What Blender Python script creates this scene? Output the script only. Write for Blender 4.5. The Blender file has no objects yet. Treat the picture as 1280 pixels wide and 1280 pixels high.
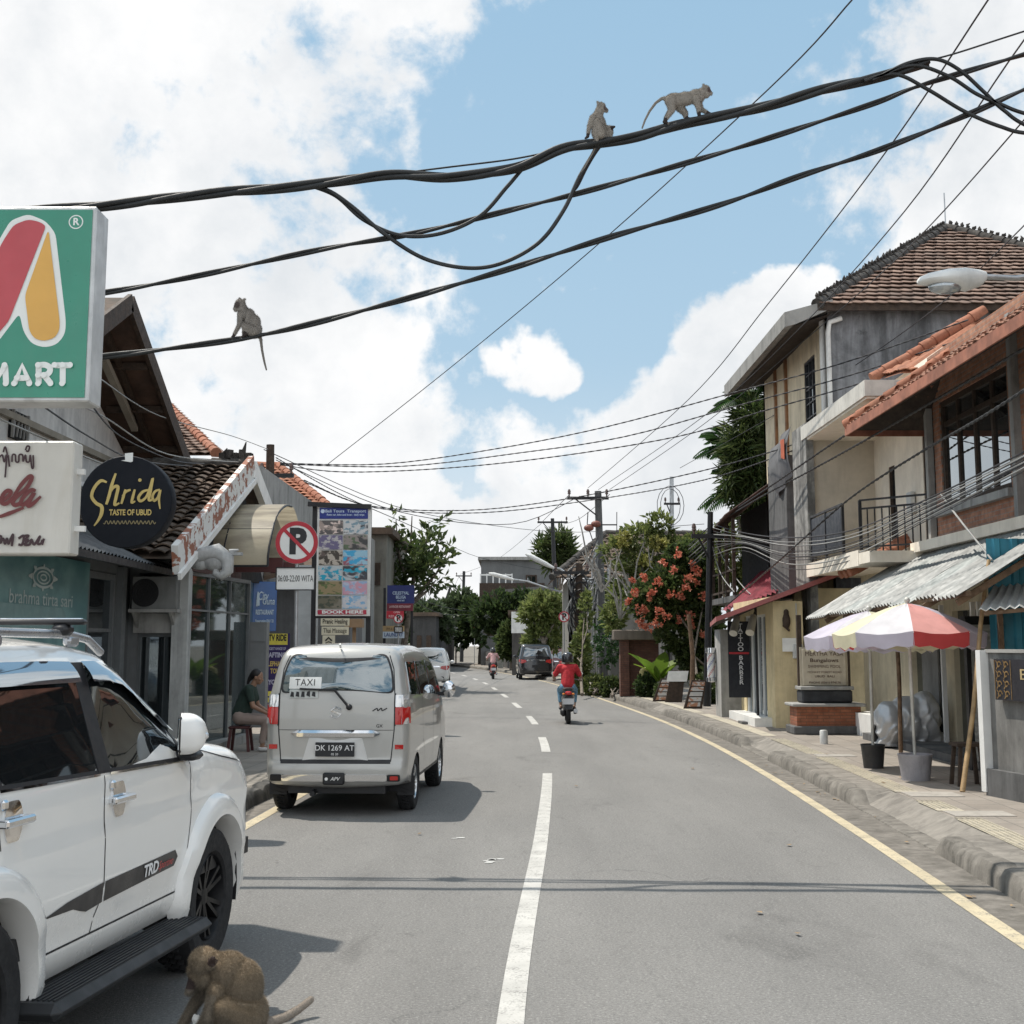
import bpy, bmesh, math, random
from mathutils import Vector, Matrix, noise as mnoise
from mathutils.geometry import delaunay_2d_cdt
import numpy as np
V = Vector
PI = math.pi
R = math.radians
random.seed(7)
scene = bpy.context.scene
COL = scene.collection
F, CY, EYE, PITCH = 1680.0, 569.0, 1.9, R(8.0)
CP, SP = math.cos(PITCH), math.sin(PITCH)
def at(px, py, Y):
 u = (px - 640) / F; v = (CY - py) / F
 fy = CP - v * SP; fz = SP + v * CP
 return V((u * Y / fy, Y, EYE + fz * Y / fy))
def gnd(px, py, z=0.0):
 v = (CY - py) / F
 fy = CP - v * SP; fz = SP + v * CP
 return at(px, py, (z - EYE) * fy / fz)
def atx(px, py, X):
 u = (px - 640) / F; v = (CY - py) / F
 fy = CP - v * SP
 return at(px, py, X * fy / u)
_RK = [(-10, -.05), (0, -.05), (6.7, -.02), (14, .3), (20.6, .53), (27, .62), (34.7, .50), (45.6, .0), (56, -.6), (66.5, -1.3), (80, -2.6), (95, -4.6), (115, -8.2), (140, -14), (170, -23), (220, -42)]
def xc(y):
 ks = _RK
 if y <= ks[0][0]: return ks[0][1]
 for i in range(len(ks) - 1):
  if y <= ks[i + 1][0]:
   y0, x0 = ks[i]; y1, x1 = ks[i + 1]
   m0 = ((x1 - ks[i - 1][1]) / (y1 - ks[i - 1][0])) if i > 0 else (x1 - x0) / (y1 - y0)
   m1 = ((ks[i + 2][1] - x0) / (ks[i + 2][0] - y0)) if i + 2 < len(ks) else (x1 - x0) / (y1 - y0)
   h = y1 - y0; t = (y - y0) / h
   return (2*t**3 - 3*t*t + 1)*x0 + (t**3 - 2*t*t + t)*h*m0 + (-2*t**3 + 3*t*t)*x1 + (t**3 - t*t)*h*m1
 y0, x0 = ks[-2]; y1, x1 = ks[-1]
 return x1 + (y - y1) * (x1 - x0) / (y1 - y0)
WM = {}
def tag(o, label=None, cat=None, group=None, kind=None):
 if label: o['label'] = label
 if cat: o['category'] = cat
 if group: o['group'] = group
 if kind: o['kind'] = kind
 return o
def thing(name, label, cat, loc=(0, 0, 0), rz=0.0, group=None):
 o = bpy.data.objects.new(name, None); COL.objects.link(o)
 o.empty_display_size = .2
 o.location = loc; o.rotation_euler = (0, 0, rz)
 WM[o.name] = Matrix.Translation(V(loc)) @ Matrix.Rotation(rz, 4, 'Z')
 return tag(o, label, cat, group)
def copy_tree(o, parent=None):
 c = o.copy(); COL.objects.link(c)
 if parent is not None:
  c.parent = parent
 for ch in list(o.children): copy_tree(ch, c)
 return c
def dup(o, loc, rz, label=None, group=None, scale=None):
 c = copy_tree(o); c.location = loc; c.rotation_euler = (0, 0, rz)
 if scale: c.scale = (scale,)*3 if not hasattr(scale, '__len__') else scale
 if label: c['label'] = label
 if group: c['group'] = group
 return c
class MB:
 """collects geometry; build() links it as ONE mesh object"""
 def __init__(s, m=None):
  s.v = []; s.f = []; s.fm = []; s.mats = []; s.cur = 0; s.X = None
  s.col = None
  if m: s.use(m)
 def use(s, m):
  if m not in s.mats: s.mats.append(m)
  s.cur = s.mats.index(m); return s
 def pt(s, p):
  p = V(p)
  if s.X is not None: p = s.X @ p
  s.v.append(p); return len(s.v) - 1
 def face(s, ids):
  s.f.append(tuple(ids)); s.fm.append(s.cur)
 def poly(s, pts):
  s.face([s.pt(p) for p in pts])
 def box(s, c, d, rz=0.0, rot=None, bev=0.0):
  c = V(c); hx, hy, hz = d[0]/2, d[1]/2, d[2]/2
  M_ = rot if rot is not None else Matrix.Rotation(rz, 3, 'Z')
  if bev <= 0:
   ids = [s.pt(c + M_ @ V((sx*hx, sy*hy, sz*hz))) for sx in (-1,1) for sy in (-1,1) for sz in (-1,1)]
   for q in ((0,1,3,2),(4,6,7,5),(0,4,5,1),(2,3,7,6),(0,2,6,4),(1,5,7,3)): s.face([ids[i] for i in q])
   return
  b = min(bev, hx*.99, hy*.99, hz*.99)
  idx = {}
  for sx in (-1,1):
   for sy in (-1,1):
    for sz in (-1,1):
     for a in range(3):
      e = [hx-b, hy-b, hz-b]; e[a] += b
      idx[(sx,sy,sz,a)] = s.pt(c + M_ @ V((sx*e[0], sy*e[1], sz*e[2])))
  S = (-1, 1)
  for q in S:
   def fl(l, flip): s.face(l[::-1] if flip else l)
   fl([idx[(q,-1,-1,0)], idx[(q,1,-1,0)], idx[(q,1,1,0)], idx[(q,-1,1,0)]], q < 0)
   fl([idx[(-1,q,-1,1)], idx[(1,q,-1,1)], idx[(1,q,1,1)], idx[(-1,q,1,1)]], q > 0)
   fl([idx[(-1,-1,q,2)], idx[(1,-1,q,2)], idx[(1,1,q,2)], idx[(-1,1,q,2)]], q < 0)
   for w in S:
    fl([idx[(q,w,-1,0)], idx[(q,w,-1,1)], idx[(q,w,1,1)], idx[(q,w,1,0)]], q*w < 0)
    fl([idx[(q,-1,w,0)], idx[(q,1,w,0)], idx[(q,1,w,2)], idx[(q,-1,w,2)]], q*w < 0)
    fl([idx[(-1,q,w,1)], idx[(-1,q,w,2)], idx[(1,q,w,2)], idx[(1,q,w,1)]], q*w < 0)
    for z in S:
     fl([idx[(q,w,z,0)], idx[(q,w,z,1)], idx[(q,w,z,2)]], q*w*z < 0)
 def bar(s, a, b, w, h=None, up=(0,0,1)):
  """rectangular bar from a to b"""
  a, b = V(a), V(b); h = h or w
  d = (b - a); L = d.length
  if L < 1e-6: return
  d.normalize(); u = V(up)
  if abs(d.dot(u)) > .98: u = V((0,1,0))
  x = d.cross(u).normalized(); z = x.cross(d)
  ids = []
  for p in (a, b):
   for sx, sz in ((-1,-1),(1,-1),(1,1),(-1,1)):
    ids.append(s.pt(p + x*(sx*w/2) + z*(sz*h/2)))
  s.face(ids[3::-1]); s.face(ids[4:8])
  for i in range(4):
   j = (i+1) % 4; s.face((ids[i], ids[j], ids[4+j], ids[4+i]))
 def tube(s, pts, r, n=8, cap=True, closed=False):
  pts = [V(p) for p in pts]; k = len(pts)
  rs = r if hasattr(r, '__len__') else [r]*k
  rings = []; ref = None
  for i, p in enumerate(pts):
   if closed: t = pts[(i+1) % k] - pts[i-1]
   else: t = (pts[min(i+1, k-1)] - pts[max(i-1, 0)])
   if t.length < 1e-9: t = V((0,0,1))
   t.normalize()
   if ref is None:
    ref = V((0,0,1)) if abs(t.z) < .9 else V((1,0,0))
   x = ref - t*ref.dot(t)
   if x.length < 1e-4: x = t.orthogonal()
   x.normalize(); ref = x; y = t.cross(x)
   rings.append([s.pt(p + (x*math.cos(2*PI*j/n) + y*math.sin(2*PI*j/n))*rs[i]) for j in range(n)])
  for i in range(k if closed else k-1):
   a, b = rings[i], rings[(i+1) % k]
   for j in range(n):
    l = (j+1) % n; s.face((a[j], a[l], b[l], b[j]))
  if cap and not closed:
   s.face(rings[0][::-1]); s.face(rings[-1])
 def cyl(s, a, b, r, n=16, r2=None):
  s.tube([a, b], [r, r if r2 is None else r2], n)
 def lathe(s, prof, n=24, M_=None, ang=2*PI):
  """prof: [(r,h)] about local z, matrix M_ places it"""
  M_ = M_ or Matrix.Identity(4); full = abs(ang - 2*PI) < 1e-6
  m = n if full else n+1
  rings = [[s.pt(M_ @ V((r*math.cos(ang*j/n), r*math.sin(ang*j/n), h))) for j in range(m)] for r, h in prof]
  for a, b in zip(rings, rings[1:]):
   for j in range(n):
    l = (j+1) % m; s.face((a[j], a[l], b[l], b[j]))
 def disc(s, c, r, nrm, n=24, r0=0.0, a0=0.0, a1=2*PI):
  c = V(c); nrm = V(nrm).normalized(); up = V((0,0,1)) if abs(nrm.z) < .9 else V((0,1,0))
  x = up.cross(nrm).normalized(); y = nrm.cross(x)
  P = lambda rr, t: c + (x*math.cos(t) + y*math.sin(t))*rr
  ts = [a0 + (a1-a0)*j/n for j in range(n+1)]
  if r0 <= 0: s.poly([P(r, t) for t in (ts[:-1] if abs(a1-a0) > 6.28 else ts)])
  else:
   for t0, t1 in zip(ts, ts[1:]): s.poly([P(r0, t0), P(r, t0), P(r, t1), P(r0, t1)])
 def prism(s, poly, a, b):
  """polygon (list of 3D points) extruded by vector b-a offsets: bottom=poly+a, top=poly+b"""
  a, b = V(a), V(b); n = len(poly)
  lo = [s.pt(V(p)+a) for p in poly]; hi = [s.pt(V(p)+b) for p in poly]
  s.face(lo[::-1]); s.face(hi)
  for i in range(n):
   j = (i+1) % n; s.face((lo[i], lo[j], hi[j], hi[i]))
 def sphere(s, c, r, n=12, m=8, sc=(1,1,1)):
  c = V(c); rings = []
  for i in range(m+1):
   th = PI*i/m
   rings.append([s.pt(c + V((r*sc[0]*math.sin(th)*math.cos(2*PI*j/n), r*sc[1]*math.sin(th)*math.sin(2*PI*j/n), r*sc[2]*math.cos(th)))) for j in range(n)])
  for a, b in zip(rings, rings[1:]):
   for j in range(n):
    l = (j+1) % n; s.face((a[j], b[j], b[l], a[l]))
 def grid(s, fn, nu, nv, u=(0,1), v=(0,1)):
  ids = [[s.pt(fn(u[0]+(u[1]-u[0])*i/nu, v[0]+(v[1]-v[0])*j/nv)) for j in range(nv+1)] for i in range(nu+1)]
  for i in range(nu):
   for j in range(nv): s.face((ids[i][j], ids[i+1][j], ids[i+1][j+1], ids[i][j+1]))
 def add(s, verts, faces, M_=None):
  o = len(s.v)
  for p in verts:
   p = V(p)
   if M_ is not None: p = M_ @ p
   if s.X is not None: p = s.X @ p
   s.v.append(p)
  for f in faces: s.face([i+o for i in f])
 def build(s, name, parent=None, label=None, smooth=None, world=True, merge=0.0, colors=None, recalc=True):
  if not s.v: return None
  vs = s.v
  if parent is not None and world:
   Mi = WM[parent.name].inverted(); vs = [Mi @ p for p in vs]
  me = bpy.data.meshes.new(name)
  me.from_pydata([tuple(p) for p in vs], [], s.f)
  for m in s.mats: me.materials.append(m)
  me.polygons.foreach_set('material_index', s.fm)
  if recalc or merge > 0:
   bm = bmesh.new(); bm.from_mesh(me)
   if merge > 0: bmesh.ops.remove_doubles(bm, verts=bm.verts, dist=merge)
   if recalc and len(bm.faces) < 60000: bmesh.ops.recalc_face_normals(bm, faces=bm.faces)
   bm.to_mesh(me); bm.free()
  if smooth is not None:
   me.shade_smooth()
   if smooth < 180: me.set_sharp_from_angle(angle=R(smooth))
  if colors is not None:
   ca = me.color_attributes.new('Col', 'FLOAT_COLOR', 'POINT')
   ca.data.foreach_set('color', np.asarray(colors, dtype=np.float32).ravel())
  me.update()
  o = bpy.data.objects.new(name, me); COL.objects.link(o)
  if parent is not None:
   o.parent = parent; WM[o.name] = WM[parent.name]
  else: WM[o.name] = Matrix.Identity(4)
  if label: o['label'] = label
  return o
def single(name, mb, label, cat, base=None, smooth=None, group=None, **k):
 """a thing that is one mesh; origin moved to its base"""
 b = V(base) if base is not None else sum(mb.v, V((0,0,0)))/max(1, len(mb.v))
 mb.v = [p - b for p in mb.v]
 o = mb.build(name, None, smooth=smooth, **k); o.location = b
 WM[o.name] = Matrix.Translation(b)
 return tag(o, label, cat, group)
def struct(name, mb, smooth=None, **k):
 o = mb.build(name, None, smooth=smooth, **k); o['kind'] = 'structure'; return o
_tc = {}
def text_geo(body, size=1.0, bold=0.0, space=1.0, shear=0.0, align='CENTER', line=1.0):
 if 'M' in body: bold = 0.0     # the font's M fills badly when emboldened
 key = (body, size, bold, space, shear, align, line)
 if key in _tc: return _tc[key]
 cu = bpy.data.curves.new('t', 'FONT'); cu.body = body; cu.size = size; cu.offset = bold*size
 cu.space_character = space; cu.shear = shear; cu.align_x = align; cu.align_y = 'CENTER'; cu.space_line = line
 cu.resolution_u = 3; cu.fill_mode = 'FRONT'
 o = bpy.data.objects.new('t', cu); COL.objects.link(o)
 bpy.context.view_layer.update()
 me = o.evaluated_get(bpy.context.evaluated_depsgraph_get()).to_mesh()
 vs = [tuple(v.co) for v in me.vertices]; fs = [tuple(p.vertices) for p in me.polygons]
 bpy.data.objects.remove(o); bpy.data.curves.remove(cu)
 _tc[key] = (vs, fs); return vs, fs
def frame(c, right, up):
 """matrix with x=right, y=up, z=out of the face"""
 x = V(right).normalized(); y = V(up); y = (y - x*y.dot(x)).normalized(); z = x.cross(y)
 M_ = Matrix((x, y, z)).transposed().to_4x4(); M_.translation = V(c); return M_
def put_text(mb, body, M_, xy=(0,0), size=.1, bold=0, off=.004, sx=1.0, fit=None, **k):
 vs, fs = text_geo(body, size, bold, **k)
 if not vs: return
 if fit:
  w = max(v[0] for v in vs) - min(v[0] for v in vs); sx = fit/max(w, 1e-6)
 mb.add([(v[0]*sx + xy[0], v[1] + xy[1], off) for v in vs], fs, M_)
_sc = [0]
def stroke(mb, M_, pts, w, off=.004, smooth=True, n=6):
 """pen stroke in sign coordinates (ribbon); w number or list"""
 P = [V((p[0], p[1])) for p in pts]
 ws = list(w) if hasattr(w, '__len__') else [w]*len(P)
 if smooth and len(P) > 2:
  Q = []; W2 = []
  for i in range(len(P)-1):
   a = P[max(0,i-1)]; b = P[i]; c = P[i+1]; d = P[min(len(P)-1, i+2)]
   for j in range(n):
    t = j/n
    Q.append(.5*((2*b) + (c-a)*t + (2*a-5*b+4*c-d)*t*t + (3*b-a-3*c+d)*t**3)); W2.append(ws[i]*(1-t)+ws[i+1]*t)
  Q.append(P[-1]); W2.append(ws[-1]); P, ws = Q, W2
 L = []; Rr = []
 for i, p in enumerate(P):
  t = P[min(i+1, len(P)-1)] - P[max(i-1, 0)]
  if t.length < 1e-9: t = V((1,0))
  t.normalize(); nn = V((-t.y, t.x))*ws[i]/2
  L.append(p+nn); Rr.append(p-nn)
 k = len(P); _sc[0] = (_sc[0]+1) % 9; zo = [off + .0007*_sc[0] + .004*i/k for i in range(k)]
 vs = [(p.x, p.y, z) for p, z in zip(L, zo)] + [(p.x, p.y, z) for p, z in zip(Rr, zo)]
 mb.add(vs, [(i, i+k, i+k+1, i+1) for i in range(k-1)], M_)
def lin(r, g=None, b=None):
 if g is None: r, g, b = r
 return tuple(((c/255)/12.92 if c <= 10.3 else ((c/255+.055)/1.055)**2.4) for c in (r, g, b))
_mc = {}
class NT:
 def __init__(s, m): s.t = m.node_tree; s.n = s.t.nodes; s.l = s.t.links
 def new(s, typ, **kw):
  n = s.n.new(typ)
  for k, v in kw.items():
   if k in n.inputs: n.inputs[k].default_value = v
   else: setattr(n, k, v)
  return n
 def link(s, a, b): s.l.new(a, b)
 def mix(s, fac, a, b, mode='MIX'):
  n = s.n.new('ShaderNodeMix'); n.data_type = 'RGBA'; n.blend_type = mode; n.clamp_factor = True
  for inp, val in ((n.inputs[0], fac), (n.inputs[6], a), (n.inputs[7], b)):
   if hasattr(val, 'is_linked') or isinstance(val, bpy.types.NodeSocket): s.l.new(val, inp)
   elif hasattr(val, '__len__'): inp.default_value = (*val[:3], 1)
   else: inp.default_value = val
  return n.outputs[2]
 def math(s, op, a, b=0.0, c=None, clamp=False):
  n = s.n.new('ShaderNodeMath'); n.operation = op; n.use_clamp = clamp
  for i, val in enumerate((a, b) if c is None else (a, b, c)):
   if isinstance(val, bpy.types.NodeSocket): s.l.new(val, n.inputs[i])
   else: n.inputs[i].default_value = val
  return n.outputs[0]
 def noise(s, vec, scale, detail=4, rough=.55, dist=0.0):
  n = s.n.new('ShaderNodeTexNoise'); n.inputs['Scale'].default_value = scale; n.inputs['Detail'].default_value = detail
  n.inputs['Roughness'].default_value = rough; n.inputs['Distortion'].default_value = dist
  if vec is not None: s.l.new(vec, n.inputs['Vector'])
  return n.outputs['Fac']
 def ramp(s, fac, a, b, lo=0.0, hi=1.0):
  n = s.n.new('ShaderNodeMapRange'); n.interpolation_type = 'SMOOTHSTEP'
  s.l.new(fac, n.inputs[0]); n.inputs[1].default_value = a; n.inputs[2].default_value = b
  n.inputs[3].default_value = lo; n.inputs[4].default_value = hi
  return n.outputs[0]
 def mapping(s, vec, sc=(1,1,1), rot=(0,0,0), loc=(0,0,0)):
  n = s.n.new('ShaderNodeMapping'); s.l.new(vec, n.inputs[0])
  n.inputs['Scale'].default_value = sc; n.inputs['Rotation'].default_value = rot; n.inputs['Location'].default_value = loc
  return n.outputs[0]
 def bump(s, h, strength=.3, dist=.02):
  n = s.n.new('ShaderNodeBump'); n.inputs['Strength'].default_value = strength; n.inputs['Distance'].default_value = dist
  s.l.new(h, n.inputs['Height']); return n.outputs[0]
def newmat(name):
 m = bpy.data.materials.new(name); m.use_nodes = True
 nt = NT(m); b = nt.n['Principled BSDF']
 return m, nt, b
def mat(name, col, rough=.6, metal=0.0, var=.12, scale=3.0, bump=0.0, bscale=60, coat=0.0, dirt=0.0, dirtcol=(.05,.045,.04), streak=True, spec=.5, trans=0.0, emit=0.0, dscale=1.4):
 if name in _mc: return _mc[name]
 m, nt, b = newmat(name)
 tc = nt.new('ShaderNodeTexCoord').outputs['Object']
 f = nt.noise(tc, scale, 6, .6)
 f = nt.ramp(f, .3, .7)
 c = nt.mix(f, [x*(1-var) for x in col], [min(1, x*(1+var)) for x in col])
 if dirt > 0:
  v2 = nt.mapping(tc, (dscale*2, dscale*2, dscale*.35) if streak else (dscale,)*3)
  d = nt.ramp(nt.noise(v2, 1.6, 8, .65, .6), .48, .75, 0, dirt)
  c = nt.mix(d, c, dirtcol)
 nt.link(c, b.inputs['Base Color'])
 b.inputs['Metallic'].default_value = metal
 rr = nt.ramp(nt.noise(tc, scale*3.1, 4), .3, .7, max(0.02, rough-.08), min(1, rough+.08))
 nt.link(rr, b.inputs['Roughness'])
 b.inputs['Specular IOR Level'].default_value = spec
 b.inputs['Coat Weight'].default_value = coat; b.inputs['Coat Roughness'].default_value = .04
 if bump > 0: nt.link(nt.bump(nt.noise(tc, bscale, 5, .6), bump, .01), b.inputs['Normal'])
 if trans > 0: b.inputs['Transmission Weight'].default_value = trans
 if emit > 0:
  nt.link(c, b.inputs['Emission Color']); b.inputs['Emission Strength'].default_value = emit
 _mc[name] = m; return m
def leafmat(name, c1, c2, trans=.48, rough=.5):
 if name in _mc: return _mc[name]
 m, nt, b = newmat(name)
 g = nt.new('ShaderNodeNewGeometry')
 c = nt.mix(g.outputs['Random Per Island'], c1, c2)
 tc = nt.new('ShaderNodeTexCoord').outputs['Object']
 c = nt.mix(nt.ramp(nt.noise(tc, 1.3, 3), .35, .7), nt.mix(.45, c, (.01,.015,.005)), c)
 nt.link(c, b.inputs['Base Color']); b.inputs['Roughness'].default_value = rough
 b.inputs['Specular IOR Level'].default_value = .35
 t = nt.new('ShaderNodeBsdfTranslucent'); nt.link(nt.mix(.5, c, (.35,.45,.05), 'MULTIPLY') if False else c, t.inputs['Color'])
 ms = nt.new('ShaderNodeMixShader'); ms.inputs[0].default_value = trans
 nt.link(b.outputs[0], ms.inputs[1]); nt.link(t.outputs[0], ms.inputs[2])
 nt.link(ms.outputs[0], nt.n['Material Output'].inputs['Surface'])
 _mc[name] = m; return m
def brickmat(name, c1, c2, mortar, sx=.22, sz=.065, axis='x', dirt=.3, bump=.5):
 """axis: which object axis runs along the courses"""
 if name in _mc: return _mc[name]
 m, nt, b = newmat(name)
 tc = nt.new('ShaderNodeTexCoord').outputs['Object']
 sp = nt.new('ShaderNodeSeparateXYZ'); nt.link(tc, sp.inputs[0])
 cb = nt.new('ShaderNodeCombineXYZ')
 if axis == 'xy':
  nt.link(nt.math('ADD', sp.outputs[0], sp.outputs[1]), cb.inputs[0])
 else: nt.link(sp.outputs['xyz'.index(axis)], cb.inputs[0])
 nt.link(sp.outputs[2], cb.inputs[1])
 bt = nt.new('ShaderNodeTexBrick'); nt.link(cb.outputs[0], bt.inputs['Vector'])
 bt.inputs['Scale'].default_value = 1; bt.inputs['Brick Width'].default_value = sx; bt.inputs['Row Height'].default_value = sz
 bt.inputs['Mortar Size'].default_value = .007; bt.inputs['Mortar Smooth'].default_value = .3
 bt.inputs['Color1'].default_value = (*c1, 1); bt.inputs['Color2'].default_value = (*c2, 1); bt.inputs['Mortar'].default_value = (*mortar, 1)
 c = bt.outputs['Color']
 c = nt.mix(nt.ramp(nt.noise(tc, 7, 6, .65), .35, .7), nt.mix(.4, c, (.05,.03,.02)), c)
 c = nt.mix(nt.ramp(nt.noise(tc, .9, 6, .65), .5, .75, 0, dirt), c, (.06,.055,.05))
 nt.link(c, b.inputs['Base Color']); b.inputs['Roughness'].default_value = .85
 nt.link(nt.bump(nt.math('SUBTRACT', nt.math('MULTIPLY', nt.noise(tc, 30, 4), .4), bt.outputs['Fac']), bump, .012), b.inputs['Normal'])
 _mc[name] = m; return m
def plaster(name, col, stain=.5, staincol=(.06,.06,.06), scale=1.0, fine=.1, bump=.15, hi=.72, lo=.46, mould=0.0, _g=.045):
 """painted render wall with damp streaks and blotches"""
 if name in _mc: return _mc[name]
 m, nt, b = newmat(name)
 tc = nt.new('ShaderNodeTexCoord').outputs['Object']
 c = nt.mix(nt.ramp(nt.noise(tc, 2.2*scale, 7, .62), .3, .7), [x*(1-fine) for x in col], [min(1, x*(1+fine)) for x in col])
 st = nt.noise(nt.mapping(tc, (3*scale, 3*scale, .45*scale)), 1, 9, .68, .4)
 bl = nt.noise(tc, 1.1*scale, 9, .7, .3)
 d = nt.ramp(nt.math('ADD', nt.math('MULTIPLY', st, .55), nt.math('MULTIPLY', bl, .45)), lo-_g, hi-_g, 0, min(1, stain*1.15))
 c = nt.mix(d, c, staincol)
 if mould > 0:
  c = nt.mix(nt.ramp(nt.noise(tc, 4*scale, 10, .75), .55, .68, 0, mould), c, (.03,.032,.03))
 nt.link(c, b.inputs['Base Color']); b.inputs['Roughness'].default_value = .88; b.inputs['Specular IOR Level'].default_value = .25
 nt.link(nt.bump(nt.noise(tc, 55, 6, .6), bump, .01), b.inputs['Normal'])
 _mc[name] = m; return m
def glassmat(name, tint=(.02,.025,.03), refl=.35, rough=.03, tr=0.0, fr=1.0):
 """window pane: dark interior behind a reflecting surface; tr lets light through"""
 if name in _mc: return _mc[name]
 m, nt, b = newmat(name)
 tc = nt.new('ShaderNodeTexCoord').outputs['Object']
 nt.link(nt.mix(nt.noise(tc, 1.5, 3), [x*.6 for x in tint], [x*1.5 for x in tint]), b.inputs['Base Color'])
 b.inputs['Roughness'].default_value = .8; b.inputs['Specular IOR Level'].default_value = .05
 g = nt.new('ShaderNodeBsdfGlossy'); g.inputs['Roughness'].default_value = rough; g.inputs['Color'].default_value = (.86,.93,.97,1)
 nt.link(nt.bump(nt.noise(tc, 1.2, 2), .006, .02), g.inputs['Normal'])
 lw = nt.new('ShaderNodeLayerWeight'); lw.inputs['Blend'].default_value = .35
 fac = nt.math('ADD', refl, nt.math('MULTIPLY', lw.outputs['Fresnel'], (1-refl)*fr), clamp=True)
 ms = nt.new('ShaderNodeMixShader')
 base = b.outputs[0]
 if tr > 0:
  t = nt.new('ShaderNodeBsdfTransparent'); t.inputs['Color'].default_value = (.75,.8,.8,1)
  m2 = nt.new('ShaderNodeMixShader'); m2.inputs[0].default_value = tr
  nt.link(base, m2.inputs[1]); nt.link(t.outputs[0], m2.inputs[2]); base = m2.outputs[0]
 nt.link(fac, ms.inputs[0]); nt.link(base, ms.inputs[1]); nt.link(g.outputs[0], ms.inputs[2])
 nt.link(ms.outputs[0], nt.n['Material Output'].inputs['Surface'])
 _mc[name] = m; return m
def paintmat(name, col, metal=0.0, rough=.35, dust=.25):
 """car body paint: clear coat, light road dust toward the sills"""
 if name in _mc: return _mc[name]
 m, nt, b = newmat(name)
 tc = nt.new('ShaderNodeTexCoord').outputs['Object']
 sp = nt.new('ShaderNodeSeparateXYZ'); nt.link(tc, sp.inputs[0])
 low = nt.ramp(sp.outputs[2], .2, .95, 1, .12)
 d = nt.math('MULTIPLY', nt.math('MULTIPLY', nt.ramp(nt.noise(tc, 3, 8, .7), .3, .75), low), dust)
 c = nt.mix(d, col, (.28,.25,.2))
 nt.link(c, b.inputs['Base Color']); b.inputs['Metallic'].default_value = metal
 nt.link(nt.math('ADD', rough, nt.math('MULTIPLY', d, .5)), b.inputs['Roughness'])
 b.inputs['Coat Weight'].default_value = .8; b.inputs['Coat Roughness'].default_value = .03
 _mc[name] = m; return m
WHITE = (.8,.8,.78)
m_black = mat('black_plastic', (.012,.012,.014), .5)
m_rubber = mat('tyre_rubber', (.016,.016,.017), .85, var=.3, scale=12, bump=.2)
m_chrome = mat('chrome', (.75,.76,.78), .08, 1.0, var=.03)
m_steel = mat('galvanised_steel', (.42,.43,.44), .45, .7, var=.2, dirt=.3)
m_darkmetal = mat('dark_metal', (.03,.03,.032), .5, .5)
m_wood = mat('weathered_wood', (.16,.10,.06), .8, var=.35, scale=9, bump=.3)
m_darkwood = mat('dark_wood', (.045,.028,.018), .75, var=.35, scale=9, bump=.3)
m_bamboo = mat('bamboo', (.36,.24,.12), .6, var=.25, scale=8)
m_white = mat('white_paint', (.74,.74,.72), .5, var=.06, dirt=.18, dirtcol=(.3,.28,.24))
m_conc = plaster('concrete', (.30,.29,.27), .55, (.07,.07,.065))
m_concd = plaster('dark_concrete', (.14,.14,.14), .6, (.03,.03,.03))
m_red = mat('red_lens', (.45,.015,.012), .12, var=.08, coat=.6)
m_clear = mat('clear_lens', (.7,.7,.7), .08, .5, var=.05, coat=.6)
m_orange = mat('orange_lens', (.7,.22,.02), .15, coat=.5)
# ================================================================ camera, light, sky
cam = bpy.data.cameras.new('camera'); camo = bpy.data.objects.new('camera', cam); COL.objects.link(camo)
camo.location = (0, 0, EYE); camo.rotation_euler = (PI/2 + PITCH, 0, 0)
cam.sensor_fit = 'HORIZONTAL'; cam.sensor_width = 36; cam.lens = 36*F/1280
cam.shift_y = -(640 - CY)/1280.0
cam.clip_end = 3000; cam.clip_start = .05
scene.camera = camo
scene.view_settings.view_transform = 'Standard'; scene.view_settings.look = 'None'
scene.view_settings.exposure = 0; scene.view_settings.gamma = 1
scene.cycles.max_bounces = 6; scene.cycles.transparent_max_bounces = 12
SUN = V((-.42, .33, 1)).normalized()
sl = bpy.data.lights.new('sun', 'SUN'); slo = bpy.data.objects.new('sun', sl); COL.objects.link(slo)
sl.energy = 5.0; sl.angle = R(.53); sl.color = (1, .935, .84)
slo.rotation_euler = (-SUN).to_track_quat('-Z', 'Y').to_euler(); slo.location = SUN*60
w = bpy.data.worlds.new('World'); scene.world = w; w.use_nodes = True
nt = NT(w); bg = nt.n['Background']
sky = nt.new('ShaderNodeTexSky'); sky.sky_type = 'NISHITA'; sky.sun_disc = False
sky.sun_elevation = math.asin(SUN.z); sky.sun_rotation = math.atan2(SUN.x, SUN.y)
sky.air_density = 1.0; sky.dust_density = 1.2; sky.ozone_density = 1.5
SKYS = .085
tc = nt.new('ShaderNodeTexCoord').outputs['Generated']
def dirpx(px, py): return (at(px, py, 10) - V((0,0,EYE))).normalized()
blobs = [(60,120,330,.86),(280,60,220,.84),(420,30,95,.85),(380,160,115,.7),(210,300,250,.86),(60,420,330,.9),(380,280,130,.66),(300,480,230,.9),(450,530,150,.8),(540,620,150,.85),(420,660,260,1),
  (632,432,66,.70),(655,440,40,.72),(690,300,60,.40),(895,480,110,.95),(955,415,60,.75),(830,580,140,.95),(740,660,190,1),(950,620,160,1),(1195,295,120,.95),(1280,240,130,1),(1245,45,120,.8),(1165,50,60,.55),
  (640,730,240,1),(1120,540,170,.85),(200,-150,420,1),(1000,-700,300,.8),(500,-900,420,.9),(1500,500,500,1),(-400,400,500,1),(1500,-300,300,.8)]
wn = nt.new('ShaderNodeTexNoise'); nt.link(tc, wn.inputs['Vector']); wn.inputs['Scale'].default_value = 5.5; wn.inputs['Detail'].default_value = 6; wn.inputs['Roughness'].default_value = .55
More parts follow.
